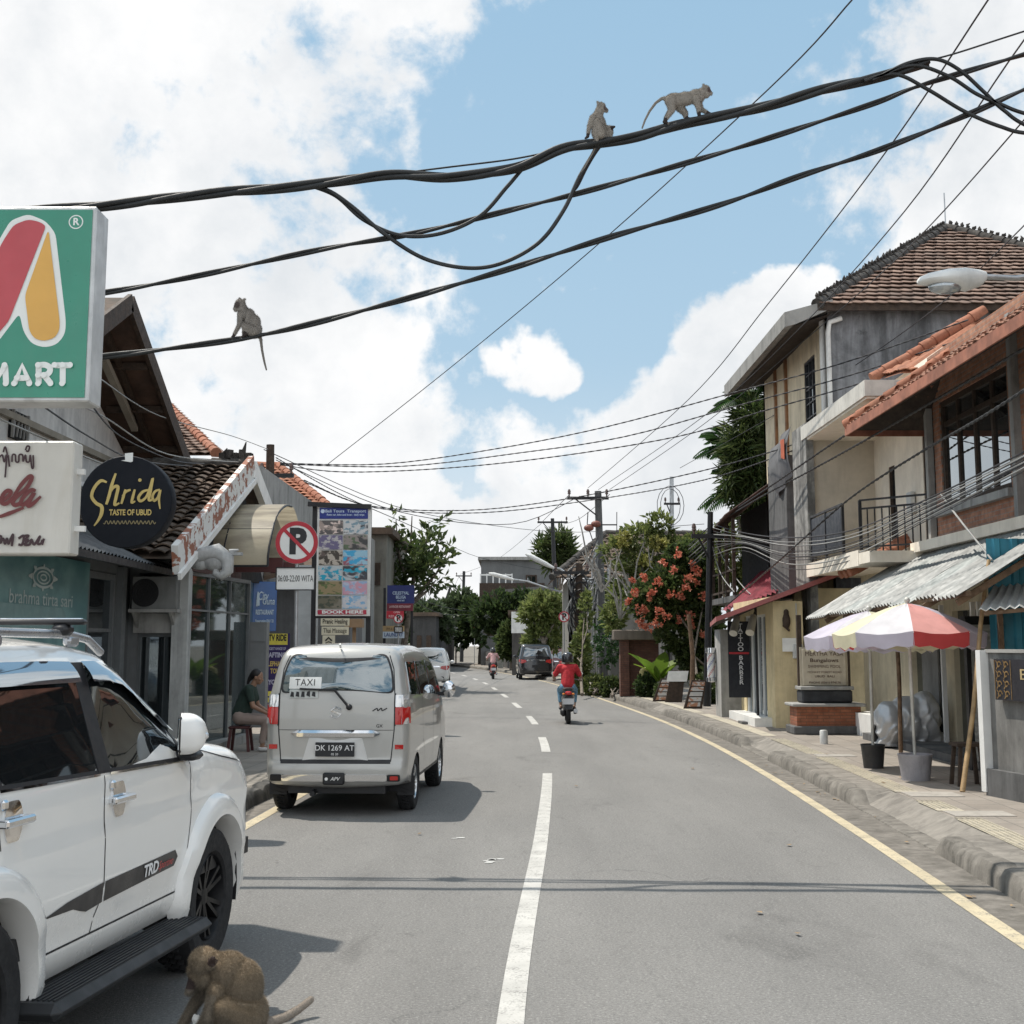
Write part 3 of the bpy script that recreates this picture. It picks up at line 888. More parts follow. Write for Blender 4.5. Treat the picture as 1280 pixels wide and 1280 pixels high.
 for sd in 'RL':
  mb = MB(m_chrome)
  c.line(mb, [(.95,belt(.95)-.020),(-.17,belt(-.17)-.020)], .011, .010, sd); c.line(mb, [(-.29,belt(-.29)-.020),(-1.25,belt(-1.25)-.020)], .011, .010, sd)
  mb.build('belt_trim', root, smooth=60, world=False)
 VZ = glassmat('tinted_visor', (.03,.04,.06), .5, .04)
 def visor(top_, bot_, name='rain_visor'):
  for sg in (1, -1):
   mb = MB(VZ); n = len(top_)
   ids = []
   for (a, b) in zip(top_, bot_):
    row = []
    for q in range(5):
     t = q/4; y = a[0]+(b[0]-a[0])*t; z = a[1]+(b[1]-a[1])*t
     row.append(mb.pt((sg*(c.side(y, z)+.010+.034*math.sin(t*1.45)), y, z)))
    ids.append(row)
   for r0, r1 in zip(ids, ids[1:]):
    for q in range(4): mb.face((r0[q], r0[q+1], r1[q+1], r1[q]))
   mb.build(name, root, smooth=60, world=False)
 visor([(-.14,1.815),(.05,1.815),(.28,1.775),(.5,1.665),(.7,1.56),(.88,1.44)], [(-.14,1.715),(.05,1.712),(.2,1.69),(.42,1.60),(.64,1.50),(.85,1.40)])
 visor([(-1.25,1.815),(-.9,1.82),(-.55,1.82),(-.28,1.815)], [(-1.25,1.715),(-.9,1.715),(-.55,1.715),(-.28,1.715)])
 for sd in 'RL':
  mb = MB(m_black)
  c.line(mb, [(-.225,1.28),(-.235,1.0),(-.23,.75),(-.28,.6),(-.31,.525)], .009, .0015, sd)
  c.line(mb, [(.98,1.28),(.95,1.1),(.93,.9),(.86,.62),(.80,.54)], .008, .0015, sd)
  c.line(mb, [(-1.28,1.28),(-1.24,1.05)], .008, .0015, sd)
  c.line(mb, [(.80,.535),(-.86,.535)], .009, .0015, sd)
  c.line(mb, [(1.08,1.30),(1.5,1.22),(1.9,1.16),(2.1,1.08)], .008, .002, sd)
  mb.build('door_seam', root, world=False)
 for sd, sg in (('R', 1), ('L', -1)):
  D = mat('decal_black', (.012,.012,.014), .35)
  mb = MB(D)
  c.patch(mb, [(.70,.775),(.74,.735),(.70,.69),(-.21,.665),(-.215,.76)] , .003, sd, .08, rim=False)
  c.patch(mb, [(-.235,.76),(-.23,.665),(-.40,.652),(-.47,.668),(-.55,.69),(-.86,.70),(-.62,.735)], .003, sd, .08, rim=False)
  d_ = mb.build('side_decal', root, world=False)
  Mt = frame(c.mside(.0, .72, .0, sg), (0, sg, 0), (0,0,1))
  mb = MB(mat('decal_white', (.75,.75,.75), .4)); xo = .30 if sg > 0 else -.30
  vs, fs = text_geo('TRD', .085, .03)
  mb.add([c.mside((.36 + v[0]*1.2*sg), .725+v[1]+.012*(v[0]), .0062, sg) for v in vs], fs)
  mb.build('decal_lettering', d_, world=False)
  mb = MB(mat('decal_red', (.55,.03,.03), .4))
  vs, fs = text_geo('Sportivo', .06, .0, shear=.4)
  mb.add([c.mside((.56 + v[0]*1.0*sg), .725+v[1], .0062, sg) for v in vs], fs)
  mb.build('decal_lettering', d_, world=False)
 for sg in (1, -1):
  for hy, hz in ((-.06,1.135), (-1.14,1.16)):
   x0 = c.side(hy, hz)
   mb = MB(m_chrome)
   pl = rnd([(hy-.055,hz+.085),(hy+.045,hz+.085),(hy+.075,hz+.03),(hy+.075,hz-.03),(hy+.045,hz-.085),(hy-.055,hz-.085),(hy-.08,hz-.03),(hy-.08,hz+.03)], .02)
   c.patch(mb, pl, .006, 'R' if sg > 0 else 'L', .05)
   mb.box((sg*(x0+.035), hy, hz), (.022, .25, .035), bev=.009)
   for e in (-.105, .105): mb.box((sg*(x0+.015), hy+e, hz), (.045, .035, .035), bev=.008)
   mb.box((sg*(x0+.008), hy-.095, hz+.075), (.022, .05, .045), bev=.01)
   mb.build('door_handle', root, smooth=35, world=False)
 for sg in (1, -1):      # folded in: the shell faces outward
  my, mz = .78, 1.40; x0 = c.side(my, 1.33)
  FX = Matrix.Translation((sg*(x0+.10), my, mz)) @ Matrix.Rotation(-sg*R(68), 4, 'Z')
  mb = MB(P); mb.X = FX; n = 18; rows = []
  for i in range(10):
   t = i/9; yy = -.06 + .15*t; sc = math.sqrt(max(0.02, 1-(max(0,(t-.2))/.8)**2.2))
   row = []
   for k in range(n):
    a = 2*PI*k/n; ca, sa = math.cos(a), math.sin(a)
    ex = .125*sc*(abs(ca)**.55)*(1 if ca > 0 else -1); ez = .115*sc*(abs(sa)**.6)*(1 if sa > 0 else -1)
    row.append(mb.pt((ex, yy, ez)))
   rows.append(row)
  for a, b_ in zip(rows, rows[1:]):
   for k in range(n): mb.face((a[k], a[(k+1)%n], b_[(k+1)%n], b_[k]))
  mb.face(rows[-1])
  mr = mb.build('side_mirror', root, smooth=50, world=False)
  mb = MB(m_black); mb.X = FX; mb.box((0, -.062, 0), (.225, .012, .20), bev=.005); mb.X = None
  mb.box((sg*(x0+.05), my+.05, mz-.125), (.17, .16, .05), bev=.02)
  mb.build('mirror_foot', mr, smooth=40, world=False)
  mb = MB(glassmat('mirror_glass', (.1,.1,.1), .85, .02)); mb.X = FX; mb.box((0, -.07, 0), (.20, .006, .17), bev=.002); mb.build('mirror_glass', mr, world=False)
  mb = MB(m_clear); mb.X = FX; mb.box((-sg*.01, .072, -.01), (.14, .045, .042), bev=.012); mb.build('indicator', mr, smooth=40, world=False)
 for sg in (1, -1):
  mb = MB(m_clear); c.patch(mb, rnd([(1.93,1.17),(2.20,1.06),(2.24,.93),(2.10,.95),(1.98,1.05)], .03), .008, 'R' if sg > 0 else 'L', .05)
  vs, fs = cdt_fill(rnd([(.48,.95),(.72,.97),(.72,1.07),(.5,1.03)], .02), .06)
  mb.add([c.mend(sg*x, z, .01, False) for x, z in vs], fs); mb.build('headlight', root, smooth=60, world=False)
  mb = MB(m_red); c.patch(mb, rnd([(-2.33,1.0),(-2.1,1.02),(-2.12,1.34),(-2.28,1.34)], .03), .008, 'R' if sg > 0 else 'L', .06); mb.build('tail_light', root, smooth=60, world=False)
 for sg in (1, -1):
  mb = MB(mat('ribbed_black', (.025,.026,.028), .55, var=.2))
  x0, x1 = sg*.80, sg*1.06
  mb.box((sg*.93, -.03, .345), (.27, 1.93, .075), bev=.034)
  for k in range(8):
   mb.box((sg*(.845+.024*k), -.03, .384), (.010, 1.8, .010))
  rb = mb.build('running_board', root, smooth=35, world=False)
  mb = MB(m_black)
  for y in (-.75, 0, .7): mb.bar((sg*.9, y, .33), (sg*.62, y, .42), .05)
  mb.build('bracket', rb, world=False)
 for sg in (1, -1):
  mb = MB(mat('rail_silver', (.4,.41,.43), .3, .8))
  mb.tube([(sg*.60, .32, 1.855),(sg*.60, .15, 1.925),(sg*.605, -.1, 1.95),(sg*.61, -.9, 1.955),(sg*.60,-1.6,1.94),(sg*.585,-1.85,1.87)], .022, 10)
  for y in (-.05, -.85, -1.6): mb.box((sg*.605, y, 1.915), (.045, .12, .06), bev=.015)
  mb.build('roof_rail', root, smooth=40, world=False)
 for y in (-.16, -1.05):
  mb = MB(m_black); mb.box((0, y, 2.01), (1.46, .07, .028), bev=.012)
  for sg in (1, -1): mb.box((sg*.61, y, 1.972), (.09, .10, .06), bev=.02)
  cb = mb.build('roof_bar', root, smooth=40, world=False)
  mb = MB(m_chrome); mb.box((0, y, 2.026), (1.42, .03, .008), bev=.003); mb.build('bar_strip', cb, world=False)
 mb = MB(G)
 ids = []
 for i in range(9):
  t = i/8; y = .42 + .62*t; z = float(np.interp(y, c.arr[len(c.arr)//3:,0], c.arr[len(c.arr)//3:,1]))
  xb = c.side(y, z)*.93
  k0 = int(np.argmin((c.arr[:,0]-y)**2 + (c.arr[:,1]-z)**2)); nn = c.nrm[k0]
  ids.append([mb.pt((xb*u, y+nn[0]*(.05*(1-u*u*.86)+.008), z+nn[1]*(.05*(1-u*u*.86)+.008))) for u in (-1,-.7,-.35,0,.35,.7,1)])
 for a, b_ in zip(ids, ids[1:]):
  for k in range(6): mb.face((a[k], a[k+1], b_[k+1], b_[k]))
 mb.build('windscreen', root, smooth=60, world=False)
 for sg in (1, -1):
  for ay in (1.375, -1.375): wheel(root, sg*.77, ay, .405, .265, sg, m_rimdark, 6, .62)
 return root
SUV = make_suv()
def make_van():
 hd = R(3.2); O = V((-1.86, 17.42, 0))
 root = thing('minivan', 'silver minivan with a TAXI card in its rear window, in the left lane', 'minivan', O, -hd)
 P = paintmat('silver_van_paint', (.43,.425,.405), metal=.35, rough=.34, dust=.3)
 top = [(-1.98,.34),(-2.05,.37),(-2.075,.45),(-2.07,.56),(-2.04,.62),(-2.035,.9),(-2.03,1.15),(-2.015,1.33),(-1.96,1.55),(-1.90,1.74),(-1.83,1.82),(-1.7,1.86),(-1.0,1.885),(-.1,1.875),(.55,1.82),(.95,1.70),(1.45,1.32),(1.68,1.12),(1.9,1.02),(2.02,.9),(2.06,.7),(2.06,.45),(2.0,.34)]
 zp = [(0,.79),(.34,.805),(.6,.828),(.85,.83),(1.1,.828),(1.3,.815),(1.6,.755),(1.85,.69)]
 c = Car(root, 1.655, top, zp, (1.31, -1.31), .335, .315, .34, r_edge=.14, rx=.09, r_end=.16, rx_end=.10, crown=.03, crown_end=.045, plan=.02)
 c.body(P, 'body')
 hx = .60   # hatch half width
 G = glassmat('van_rear_glass', (.012,.035,.042), .22, .012)
 Gs = glassmat('van_side_glass', (.012,.016,.018), .34, .015)
 rub = MB(m_black)
 bw = [(-.63,1.365),(.63,1.365),(.60,1.60),(.53,1.775),(-.53,1.775),(-.60,1.60)]
 c.patch(rub, rnd([(a*1.035,(b-1.57)*1.07+1.57) for a, b in bw], .07), .006, 'B')
 a = c.mend(.16,1.235,.05); b_ = c.mend(-.12,1.385,.045)
 rub.build('rear_window_surround', root, smooth=50, world=False)
 mb = MB(G); c.patch(mb, rnd(bw, .07), .011, 'B'); rw_ = mb.build('rear_window', root, smooth=60, world=False)
 mb = MB(m_black); mb.bar(c.mend(.15,1.20,.05), c.mend(-.02,1.39,.05), .03, .02); mb.bar(c.mend(.0,1.385,.035), c.mend(-.42,1.40,.035), .022, .022)
 mb.sphere(c.mend(.15,1.20,.03), .035); mb.build('rear_wiper', root, smooth=50, world=False)
 mb = MB(mat('paper', (.8,.8,.77), .7)); c.patch(mb, [(-.55,1.40),(-.18,1.40),(-.18,1.53),(-.55,1.53)], .015, 'B', .1)
 cd = mb.build('window_card', root, 'white card reading TAXI', world=False)
 mb = MB(m_black); vs, fs = text_geo('TAXI', .105, .0, space=1.1); mb.add([c.mend(v[0]*.95-.365, v[1]+1.468, .018) for v in vs], fs); mb.build('lettering', cd, world=False)
 mb = MB(mat('paper_grey', (.5,.52,.5), .6)); c.patch(mb, [(-.54,1.30),(-.21,1.30),(-.21,1.392),(-.54,1.392)], .019, 'B', .1); cd = mb.build('window_card', root, 'grey printed notice under the TAXI card', world=False)
 mb = MB(m_black)
 random.seed(4)
 for k in range(5):
  x0 = -.53+.062*k
  c.patch(mb, [(x0,1.31+random.uniform(0,.02)),(x0+.045,1.31),(x0+.04,1.36+random.uniform(0,.02)),(x0+.01,1.37)], .021, 'B', .1, rim=False)
 mb.build('print', cd, world=False)
 mb = MB(m_black)
 c.line(mb, [(-.62,.60),(-.655,.95),(-.655,1.34),(-.63,1.62),(-.56,1.81)], .012, .003, 'B'); c.line(mb, [(.62,.60),(.655,.95),(.655,1.34),(.63,1.62),(.56,1.81)], .012, .003, 'B')
 c.line(mb, [(-.62,.60),(.62,.60)], .045, .004, 'B'); c.line(mb, [(-.655,.945),(.655,.945)], .006, .002, 'B')
 mb.build('panel_seam', root, world=False)
 for sd in 'RL':
  mb = MB(m_black)
  c.line(mb, [(.28,.40),(.30,.8),(.28,1.28),(.22,1.66)], .009, .002, sd); c.line(mb, [(-.62,.5),(-.66,.7),(-.78,.78),(-.82,1.2),(-.80,1.66)], .009, .002, sd)
  c.line(mb, [(1.05,.45),(1.2,.85),(1.22,1.2)], .009, .002, sd); c.line(mb, [(-.9,.36),(.98,.36)], .03, .004, sd)
  mb.build('panel_seam', root, world=False)
 mb = MB(Gs)
 sw = [[(-1.78,1.33),(-1.02,1.31),(-1.04,1.68),(-1.68,1.70)], [(-.97,1.31),(-.05,1.29),(-.05,1.70),(-.98,1.69)], [(.02,1.28),(1.12,1.22),(1.0,1.40),(.62,1.66),(.02,1.70)]]
 for sd in 'RL':
  for pl in sw:
   mb = MB(Gs); c.patch(mb, rnd(pl, .045), .008, sd, .09); mb.build('side_window', root, smooth=60, world=False)
 for sd in 'RL':
  mb = MB(m_black)
  c.patch(mb, [(-1.03,1.30),(-.965,1.30),(-.975,1.70),(-1.05,1.70)], .006, sd, .1); c.patch(mb, [(-.055,1.285),(.025,1.275),(.025,1.705),(-.055,1.705)], .006, sd, .1)
  mb.build('window_pillar', root, world=False)
 for sg, sd in ((1,'R'), (-1,'L')):
  for (z0, z1, mm, nm) in ((1.20,1.335,m_clear,'indicator_lens'), (1.005,1.198,m_red,'tail_light'),):
   mb = MB(mm)
   ye = float(np.interp(z0, c.arr[:60,1], c.arr[:60,0]))
   c.patch(mb, rnd([(-2.045,z0),(-1.88,z0+.012),(-1.90,z1),(-2.035,z1)], .015), .012, sd, .04)
   vs, fs = cdt_fill(rnd([(.665,z0),(.735,z0),(.735,z1),(.665,z1)], .01), .05)
   mb.add([c.mend(sg*x, z, .012) for x, z in vs], fs)
   l = mb.build(nm, root, smooth=60, world=False)
   if nm == 'tail_light':
    mb = MB(m_clear); c.patch(mb, rnd([(-2.04,z0+.005),(-1.965,z0+.005),(-1.965,z0+.075),(-2.04,z0+.075)], .01), .016, sd, .04); mb.build('reversing_lens', l, smooth=60, world=False)
  mb = MB(m_red); vs, fs = cdt_fill([(.665,.735),(.76,.735),(.76,.785),(.665,.785)], .05); mb.add([c.mend(sg*x, z, .008) for x, z in vs], fs); mb.build('reflector', root, world=False)
  mb = MB(m_black); c.line(mb, [(.665*1,.99),(.665,1.35)], .012, .006, 'B') if sg > 0 else c.line(mb, [(-.665,.99),(-.665,1.35)], .012, .006, 'B'); mb.build('lamp_gasket', root, world=False)
 mb = MB(m_chrome); n = 14
 for k in range(n):
  x0 = -.50+k/n; x1 = -.50+(k+1)/n
  for (za, zb, oa, ob) in ((.945,.915,.02,.05),(.915,.872,.05,.03)):
   f = lambda x: 1 if abs(x) < .44 else max(.25, 1-(abs(x)-.44)/.08)
   mb.poly([c.mend(x0,.91+(za-.91)*f(x0),oa), c.mend(x1,.91+(za-.91)*f(x1),oa), c.mend(x1,.91+(zb-.91)*f(x1),ob), c.mend(x0,.91+(zb-.91)*f(x0),ob)])
 mb.build('chrome_garnish', root, smooth=50, world=False, merge=.0005)
 mb = MB(paintmat('pale_silver_paint', (.62,.62,.61), metal=.2, rough=.35)); c.patch(mb, [(-.37,.615),(.37,.615),(.30,.86),(-.30,.86)], .005, 'B'); mb.build('plate_recess', root, world=False)
 mb = MB(mat('plate_black', (.012,.013,.016), .4)); p0 = c.mend(-.0,.735,.03); mb.box(p0, (.44, .012, .155), bev=.004); pl = mb.build('number_plate', root, world=False)
 mb = MB(mat('plate_white', (.72,.72,.72), .5)); Mt = frame(c.mend(0,.735,.037), (1,0,0), (0,0,1))
 put_text(mb, 'DK', Mt, (-.165,.015), .085, .005); put_text(mb, '1269', Mt, (.0,.015), .085, .005); put_text(mb, 'AT', Mt, (.165,.015), .085, .005); put_text(mb, '05 20', Mt, (0,-.052), .035)
 mb.build('lettering', pl, world=False)
 mb = MB(m_chrome); Mb = frame(c.mend(0,1.14,.002), (1,0,0), (0,0,1))
 stroke(mb, Mb, [(.055,.035),(.0,.06),(-.055,.02),(.055,-.02),(.0,-.06),(-.055,-.035)], .022, .006, False)
 mb.build('badge', root, world=False)
 mb = MB(m_darkmetal); Mb = frame(c.mend(.49,1.17,.004), (1,0,0), (0,0,1)); stroke(mb, Mb, [(-.08,-.015),(-.03,.015),(-.02,-.01),(.02,.018),(.03,-.008),(.085,.018)], .012, .004)
 Mb = frame(c.mend(.49,.99,.004), (1,0,0), (0,0,1)); put_text(mb, 'GX', Mb, (0,0), .05, .01); mb.build('model_script', root, world=False)
 for x0, x1, mm, nm in ((-.80,-.60,m_black,'bumper_pad'),(.585,.80,m_black,'bumper_pad'),(-.60,-.11,m_chrome,'bumper_trim'),(.11,.585,m_chrome,'bumper_trim')):
  mb = MB(mm); c.patch(mb, rnd([(max(-.73,x0),.385),(min(.73,x1),.385),(min(.73,x1),.46),(max(-.73,x0),.46)], .02), .02, 'B', .06); mb.build(nm, root, smooth=50, world=False)
 mb = MB(m_red); c.patch(mb, rnd([(.62,.40),(.71,.40),(.71,.445),(.62,.445)], .01), .026, 'B'); mb.build('reflector', root, world=False)
 mb = MB(m_black); mb.box(c.mend(.0,.42,.035), (.24,.07,.13), bev=.015); tc_ = mb.build('tow_cover', root, smooth=40, world=False)
 mb = MB(m_white); Mb = frame(c.mend(0,.42,.073), (1,0,0), (0,0,1)); put_text(mb, 'APV', Mb, (.02,0), .055, .01, shear=.3); mb.disc(Mb @ V((-.075,0,.004)), .018, (0,-1,0)); mb.build('lettering', tc_, world=False)
 for sg in (1, -1):   # mirrors
  mb = MB(m_chrome); x0 = c.side(1.0, 1.25); mb.sphere((sg*(x0+.14), .98, 1.30), .12, 14, 10, (.75, .55, .95)); mr = mb.build('side_mirror', root, smooth=60, world=False)
  mb = MB(m_black); mb.bar((sg*(x0-.03), 1.0, 1.24), (sg*(x0+.12), .99, 1.24), .05); mb.build('mirror_foot', mr, world=False)
  for ay in (1.31, -1.31): wheel(root, sg*.72, ay, .315, .19, sg, m_rimsilver, 5, .64)
  mb = MB(m_black); mb.box((sg*.74, -1.62, .30), (.2, .012, .22)); mb.build('mud_flap', root, world=False)
 mb = MB(m_black); mb.tube([(-.25,-1.9,.26),(-.25,-2.1,.25)], .03, 10); mb.box((0,-1.7,.30),(1.1,.5,.12)); mb.build('underbody', root, world=False)
 mb = MB(m_white); mb.tube([(0,-1.86,1.86),(0,-1.9,1.90)], .012, 8); mb.build('washer_nozzle', root, world=False)
 return root
VAN = make_van()
def far_car(name, label, cat, loc, hd, W, L, Ht, paint, lights='low', mpv=True, group=None, plate='white', silver=False):
 root = thing(name, label, cat, loc, -hd, group)
 k = L/4.6; h = Ht/1.75; yr = -L/2; yf = L/2
 if mpv: top = [(yr+.08,.32),(yr,.40),(yr-.0,.62),(yr+.04,.95),(yr+.08,1.1*h),(yr+.25,1.5*h),(yr+.42,1.70*h),(yr+.9,1.75*h),(-.3,1.755*h),(.35*k,1.70*h),(.75*k,1.52*h),(1.4*k,1.12*h),(1.9*k,.98*h),(yf-.1,.80*h),(yf,.6),(yf-.02,.4),(yf-.1,.32)]
 else: top = [(yr+.08,.30),(yr,.42),(yr+.0,.7),(yr+.06,1.0*h),(yr+.3,1.10*h),(yr+.62,1.45*h),(yr+1.1,1.70*h),(-.3,1.75*h),(.3*k,1.68*h),(1.1*k,1.08*h),(1.9*k,.95*h),(yf,.6),(yf-.1,.30)]
 zp = [(0,W/2-.05),(.35,W/2-.03),(.7,W/2),(1.0*h,W/2-.01),(1.1*h,W/2-.03),(1.75*h,W/2-.2)]
 ax = L*.295
 c = Car(root, W, top, zp, (ax, -ax), .36, .33, .32, r_edge=.14, rx=.1, r_end=.22, rx_end=.13, crown=.03, crown_end=.06, plan=.03)
 c.body(paint, 'body', nl=8, step=.16)
 G = glassmat('far_glass', (.012,.014,.016), .2, .03)
 mb = MB(G); b0 = 1.10*h; c.patch(mb, rnd([(-W*.37,b0+.03),(W*.37,b0+.03),(W*.31,1.58*h),(-W*.31,1.58*h)], .06), .012, 'B', .15); mb.build('rear_window', root, smooth=60, world=False)
 for sd in 'RL':
  mb = MB(G); c.patch(mb, rnd([(yr+.55,b0+.05),(.1,b0),(.1,1.58*h),(yr+.75,1.6*h)], .05), .010, sd, .2); mb.build('side_window', root, smooth=60, world=False)
  mb = MB(G); c.patch(mb, rnd([(.16,b0),(1.15*k,b0-.02),(.62*k,1.5*h),(.16,1.58*h)], .05), .010, sd, .2); mb.build('side_window', root, smooth=60, world=False)
 for sg, sd in ((1,'R'),(-1,'L')):
  mb = MB(m_red); vs, fs = cdt_fill(rnd([(W*.27,.88*h),(W*.42,.80*h),(W*.42,1.0*h),(W*.30,.98*h)], .02), .08)
  mb.add([c.mend(sg*x, z, .014) for x, z in vs], fs)
  c.patch(mb, rnd([(yr+.03,.82*h),(yr+.25,.90*h),(yr+.22,1.0*h),(yr+.06,1.0*h)], .02), .012, sd, .08); mb.build('tail_light', root, smooth=60, world=False)
  for ay in (ax, -ax): wheel(root, sg*(W/2-.13), ay, .325, .21, sg, m_rimsilver, 5, .62, False, False)
  mb = MB(paint); mb.sphere((sg*(W/2+.08), .95*k, 1.12*h), .10, 10, 8, (1,.7,.85)); mb.build('side_mirror', root, smooth=60, world=False)
 mb = MB(m_chrome); c.patch(mb, rnd([(-W*.27,.93*h),(W*.27,.93*h),(W*.25,.99*h),(-W*.25,.99*h)], .01), .02, 'B', .2); mb.build('chrome_garnish', root, world=False)
 mb = MB(mat('plate_black', (.012,.013,.016), .4)); mb.box(c.mend(0,.72,.015), (.43,.012,.14)); mb.build('number_plate', root, world=False)
 mb = MB(m_black); c.patch(mb, rnd([(-W*.38,.36),(W*.38,.36),(W*.36,.52),(-W*.36,.52)], .05), .01, 'B', .2); mb.build('bumper', root, smooth=60, world=False)
 return root
p_wh = paintmat('white_car_paint', (.80,.80,.785), rough=.25)
p_bk = paintmat('black_car_paint', (.008,.008,.01), rough=.2, dust=.08)
p_gr = paintmat('grey_car_paint', (.22,.22,.23), metal=.4, rough=.3)
p_mr = paintmat('maroon_car_paint', (.06,.012,.014), metal=.2, rough=.25)
g = gnd(548, 861); far_car('parked_car', 'white crossover just ahead of the silver minivan, red strip tail lights', 'car', (g.x-.50, g.y+2.2, 0), R(-2), 1.8, 4.4, 1.72, p_wh)
g = gnd(562, 843); far_car('parked_car', 'white hatchback farther up the left lane, only its roof showing past the crossover', 'car', (g.x-2.6, g.y+2, 0), R(-8), 1.75, 4.3, 1.6, p_wh, mpv=False)
g = gnd(556, 832); far_car('parked_car', 'grey car small in the distance at the left kerb before the bend', 'car', (g.x-1.6, g.y+2, 0), R(-14), 1.75, 4.3, 1.6, p_gr, mpv=False)
g = gnd(668, 850); far_car('parked_minivan', 'black luxury minivan with swept red tail lights parked on the right edge line', 'minivan', (g.x, g.y+2.4, 0), R(-2.2), 1.86, 4.85, 1.9, p_bk)
g = gnd(706, 846); far_car('parked_car', 'dark maroon car parked on the forecourt right of the black minivan, below the round sign', 'car', (g.x+.1, g.y+2.6, 0), R(24), 1.75, 4.2, 1.62, p_mr)
# ================================================================ people, scooters, monkeys
def organic(prims, voxel=.01, smooth=6):
 """tapered capsules / ellipsoids fused into one continuous skin -> (verts, faces)"""
 mb = MB(m_black)
 for p in prims:
  if p[0] == 'c':
   a, ra, b, rb = V(p[1]), p[2], V(p[3]), p[4]
   n = 10; d = b-a; L = d.length
   if L < 1e-5: mb.sphere(a, ra, 12, 8); continue
   d.normalize(); pts = []; rs = []
   for k in range(5):
    t = PI/2*k/5; pts.append(a - d*ra*math.cos(t)); rs.append(max(.0004, ra*math.sin(t)))
   for k in range(5):
    t = k/4; pts.append(a+d*L*t); rs.append(ra+(rb-ra)*t)
   for k in range(5):
    t = PI/2*(k+1)/5; pts.append(b + d*rb*math.sin(t)); rs.append(max(.0004, rb*math.cos(t)))
   mb.tube(pts, rs, n)
  else:
   c, rad = V(p[1]), p[2]; rot = p[3] if len(p) > 3 else None
   o = len(mb.v); mb.sphere((0,0,0), 1, 14, 10, rad)
   for i in range(o, len(mb.v)):
    q = mb.v[i]
    if rot is not None: q = rot @ q
    mb.v[i] = q + c
 me = bpy.data.meshes.new('tmp'); me.from_pydata([tuple(p) for p in mb.v], [], mb.f)
 bm = bmesh.new(); bm.from_mesh(me); bmesh.ops.recalc_face_normals(bm, faces=bm.faces); bm.to_mesh(me); bm.free()
 o = bpy.data.objects.new('tmp', me); COL.objects.link(o)
 md = o.modifiers.new('r', 'REMESH'); md.mode = 'VOXEL'; md.voxel_size = voxel
 if smooth:
  sm = o.modifiers.new('s', 'SMOOTH'); sm.factor = .5; sm.iterations = smooth
 bpy.context.view_layer.update()
 ev = o.evaluated_get(bpy.context.evaluated_depsgraph_get()); m2 = ev.to_mesh()
 vs = [v.co.copy() for v in m2.vertices]; fs = [tuple(p.vertices) for p in m2.polygons]
 ev.to_mesh_clear(); bpy.data.objects.remove(o); bpy.data.meshes.remove(me)
 return vs, fs
def skinmb(mb, prims, voxel, smooth=4):
 vs, fs = organic(prims, voxel, smooth); mb.add(vs, fs); return mb
def colmat(name, rough=.8, var=.16, scale=110, bump=.3):
 m, nt, b = newmat(name)
 a = nt.new('ShaderNodeAttribute'); a.attribute_name = 'Col'
 tc = nt.new('ShaderNodeTexCoord').outputs['Object']
 f = nt.ramp(nt.noise(tc, scale, 6, .65), .3, .7, 1-var, 1+var)
 n = nt.new('ShaderNodeVectorMath'); n.operation = 'SCALE'; nt.link(a.outputs['Color'], n.inputs[0]); nt.link(f, n.inputs['Scale'])
 nt.link(n.outputs[0], b.inputs['Base Color']); b.inputs['Roughness'].default_value = rough; b.inputs['Specular IOR Level'].default_value = .2
 nt.link(nt.bump(nt.noise(tc, scale*3, 4), bump, .004), b.inputs['Normal'])
 return m
m_fur = colmat('monkey_fur', .85)
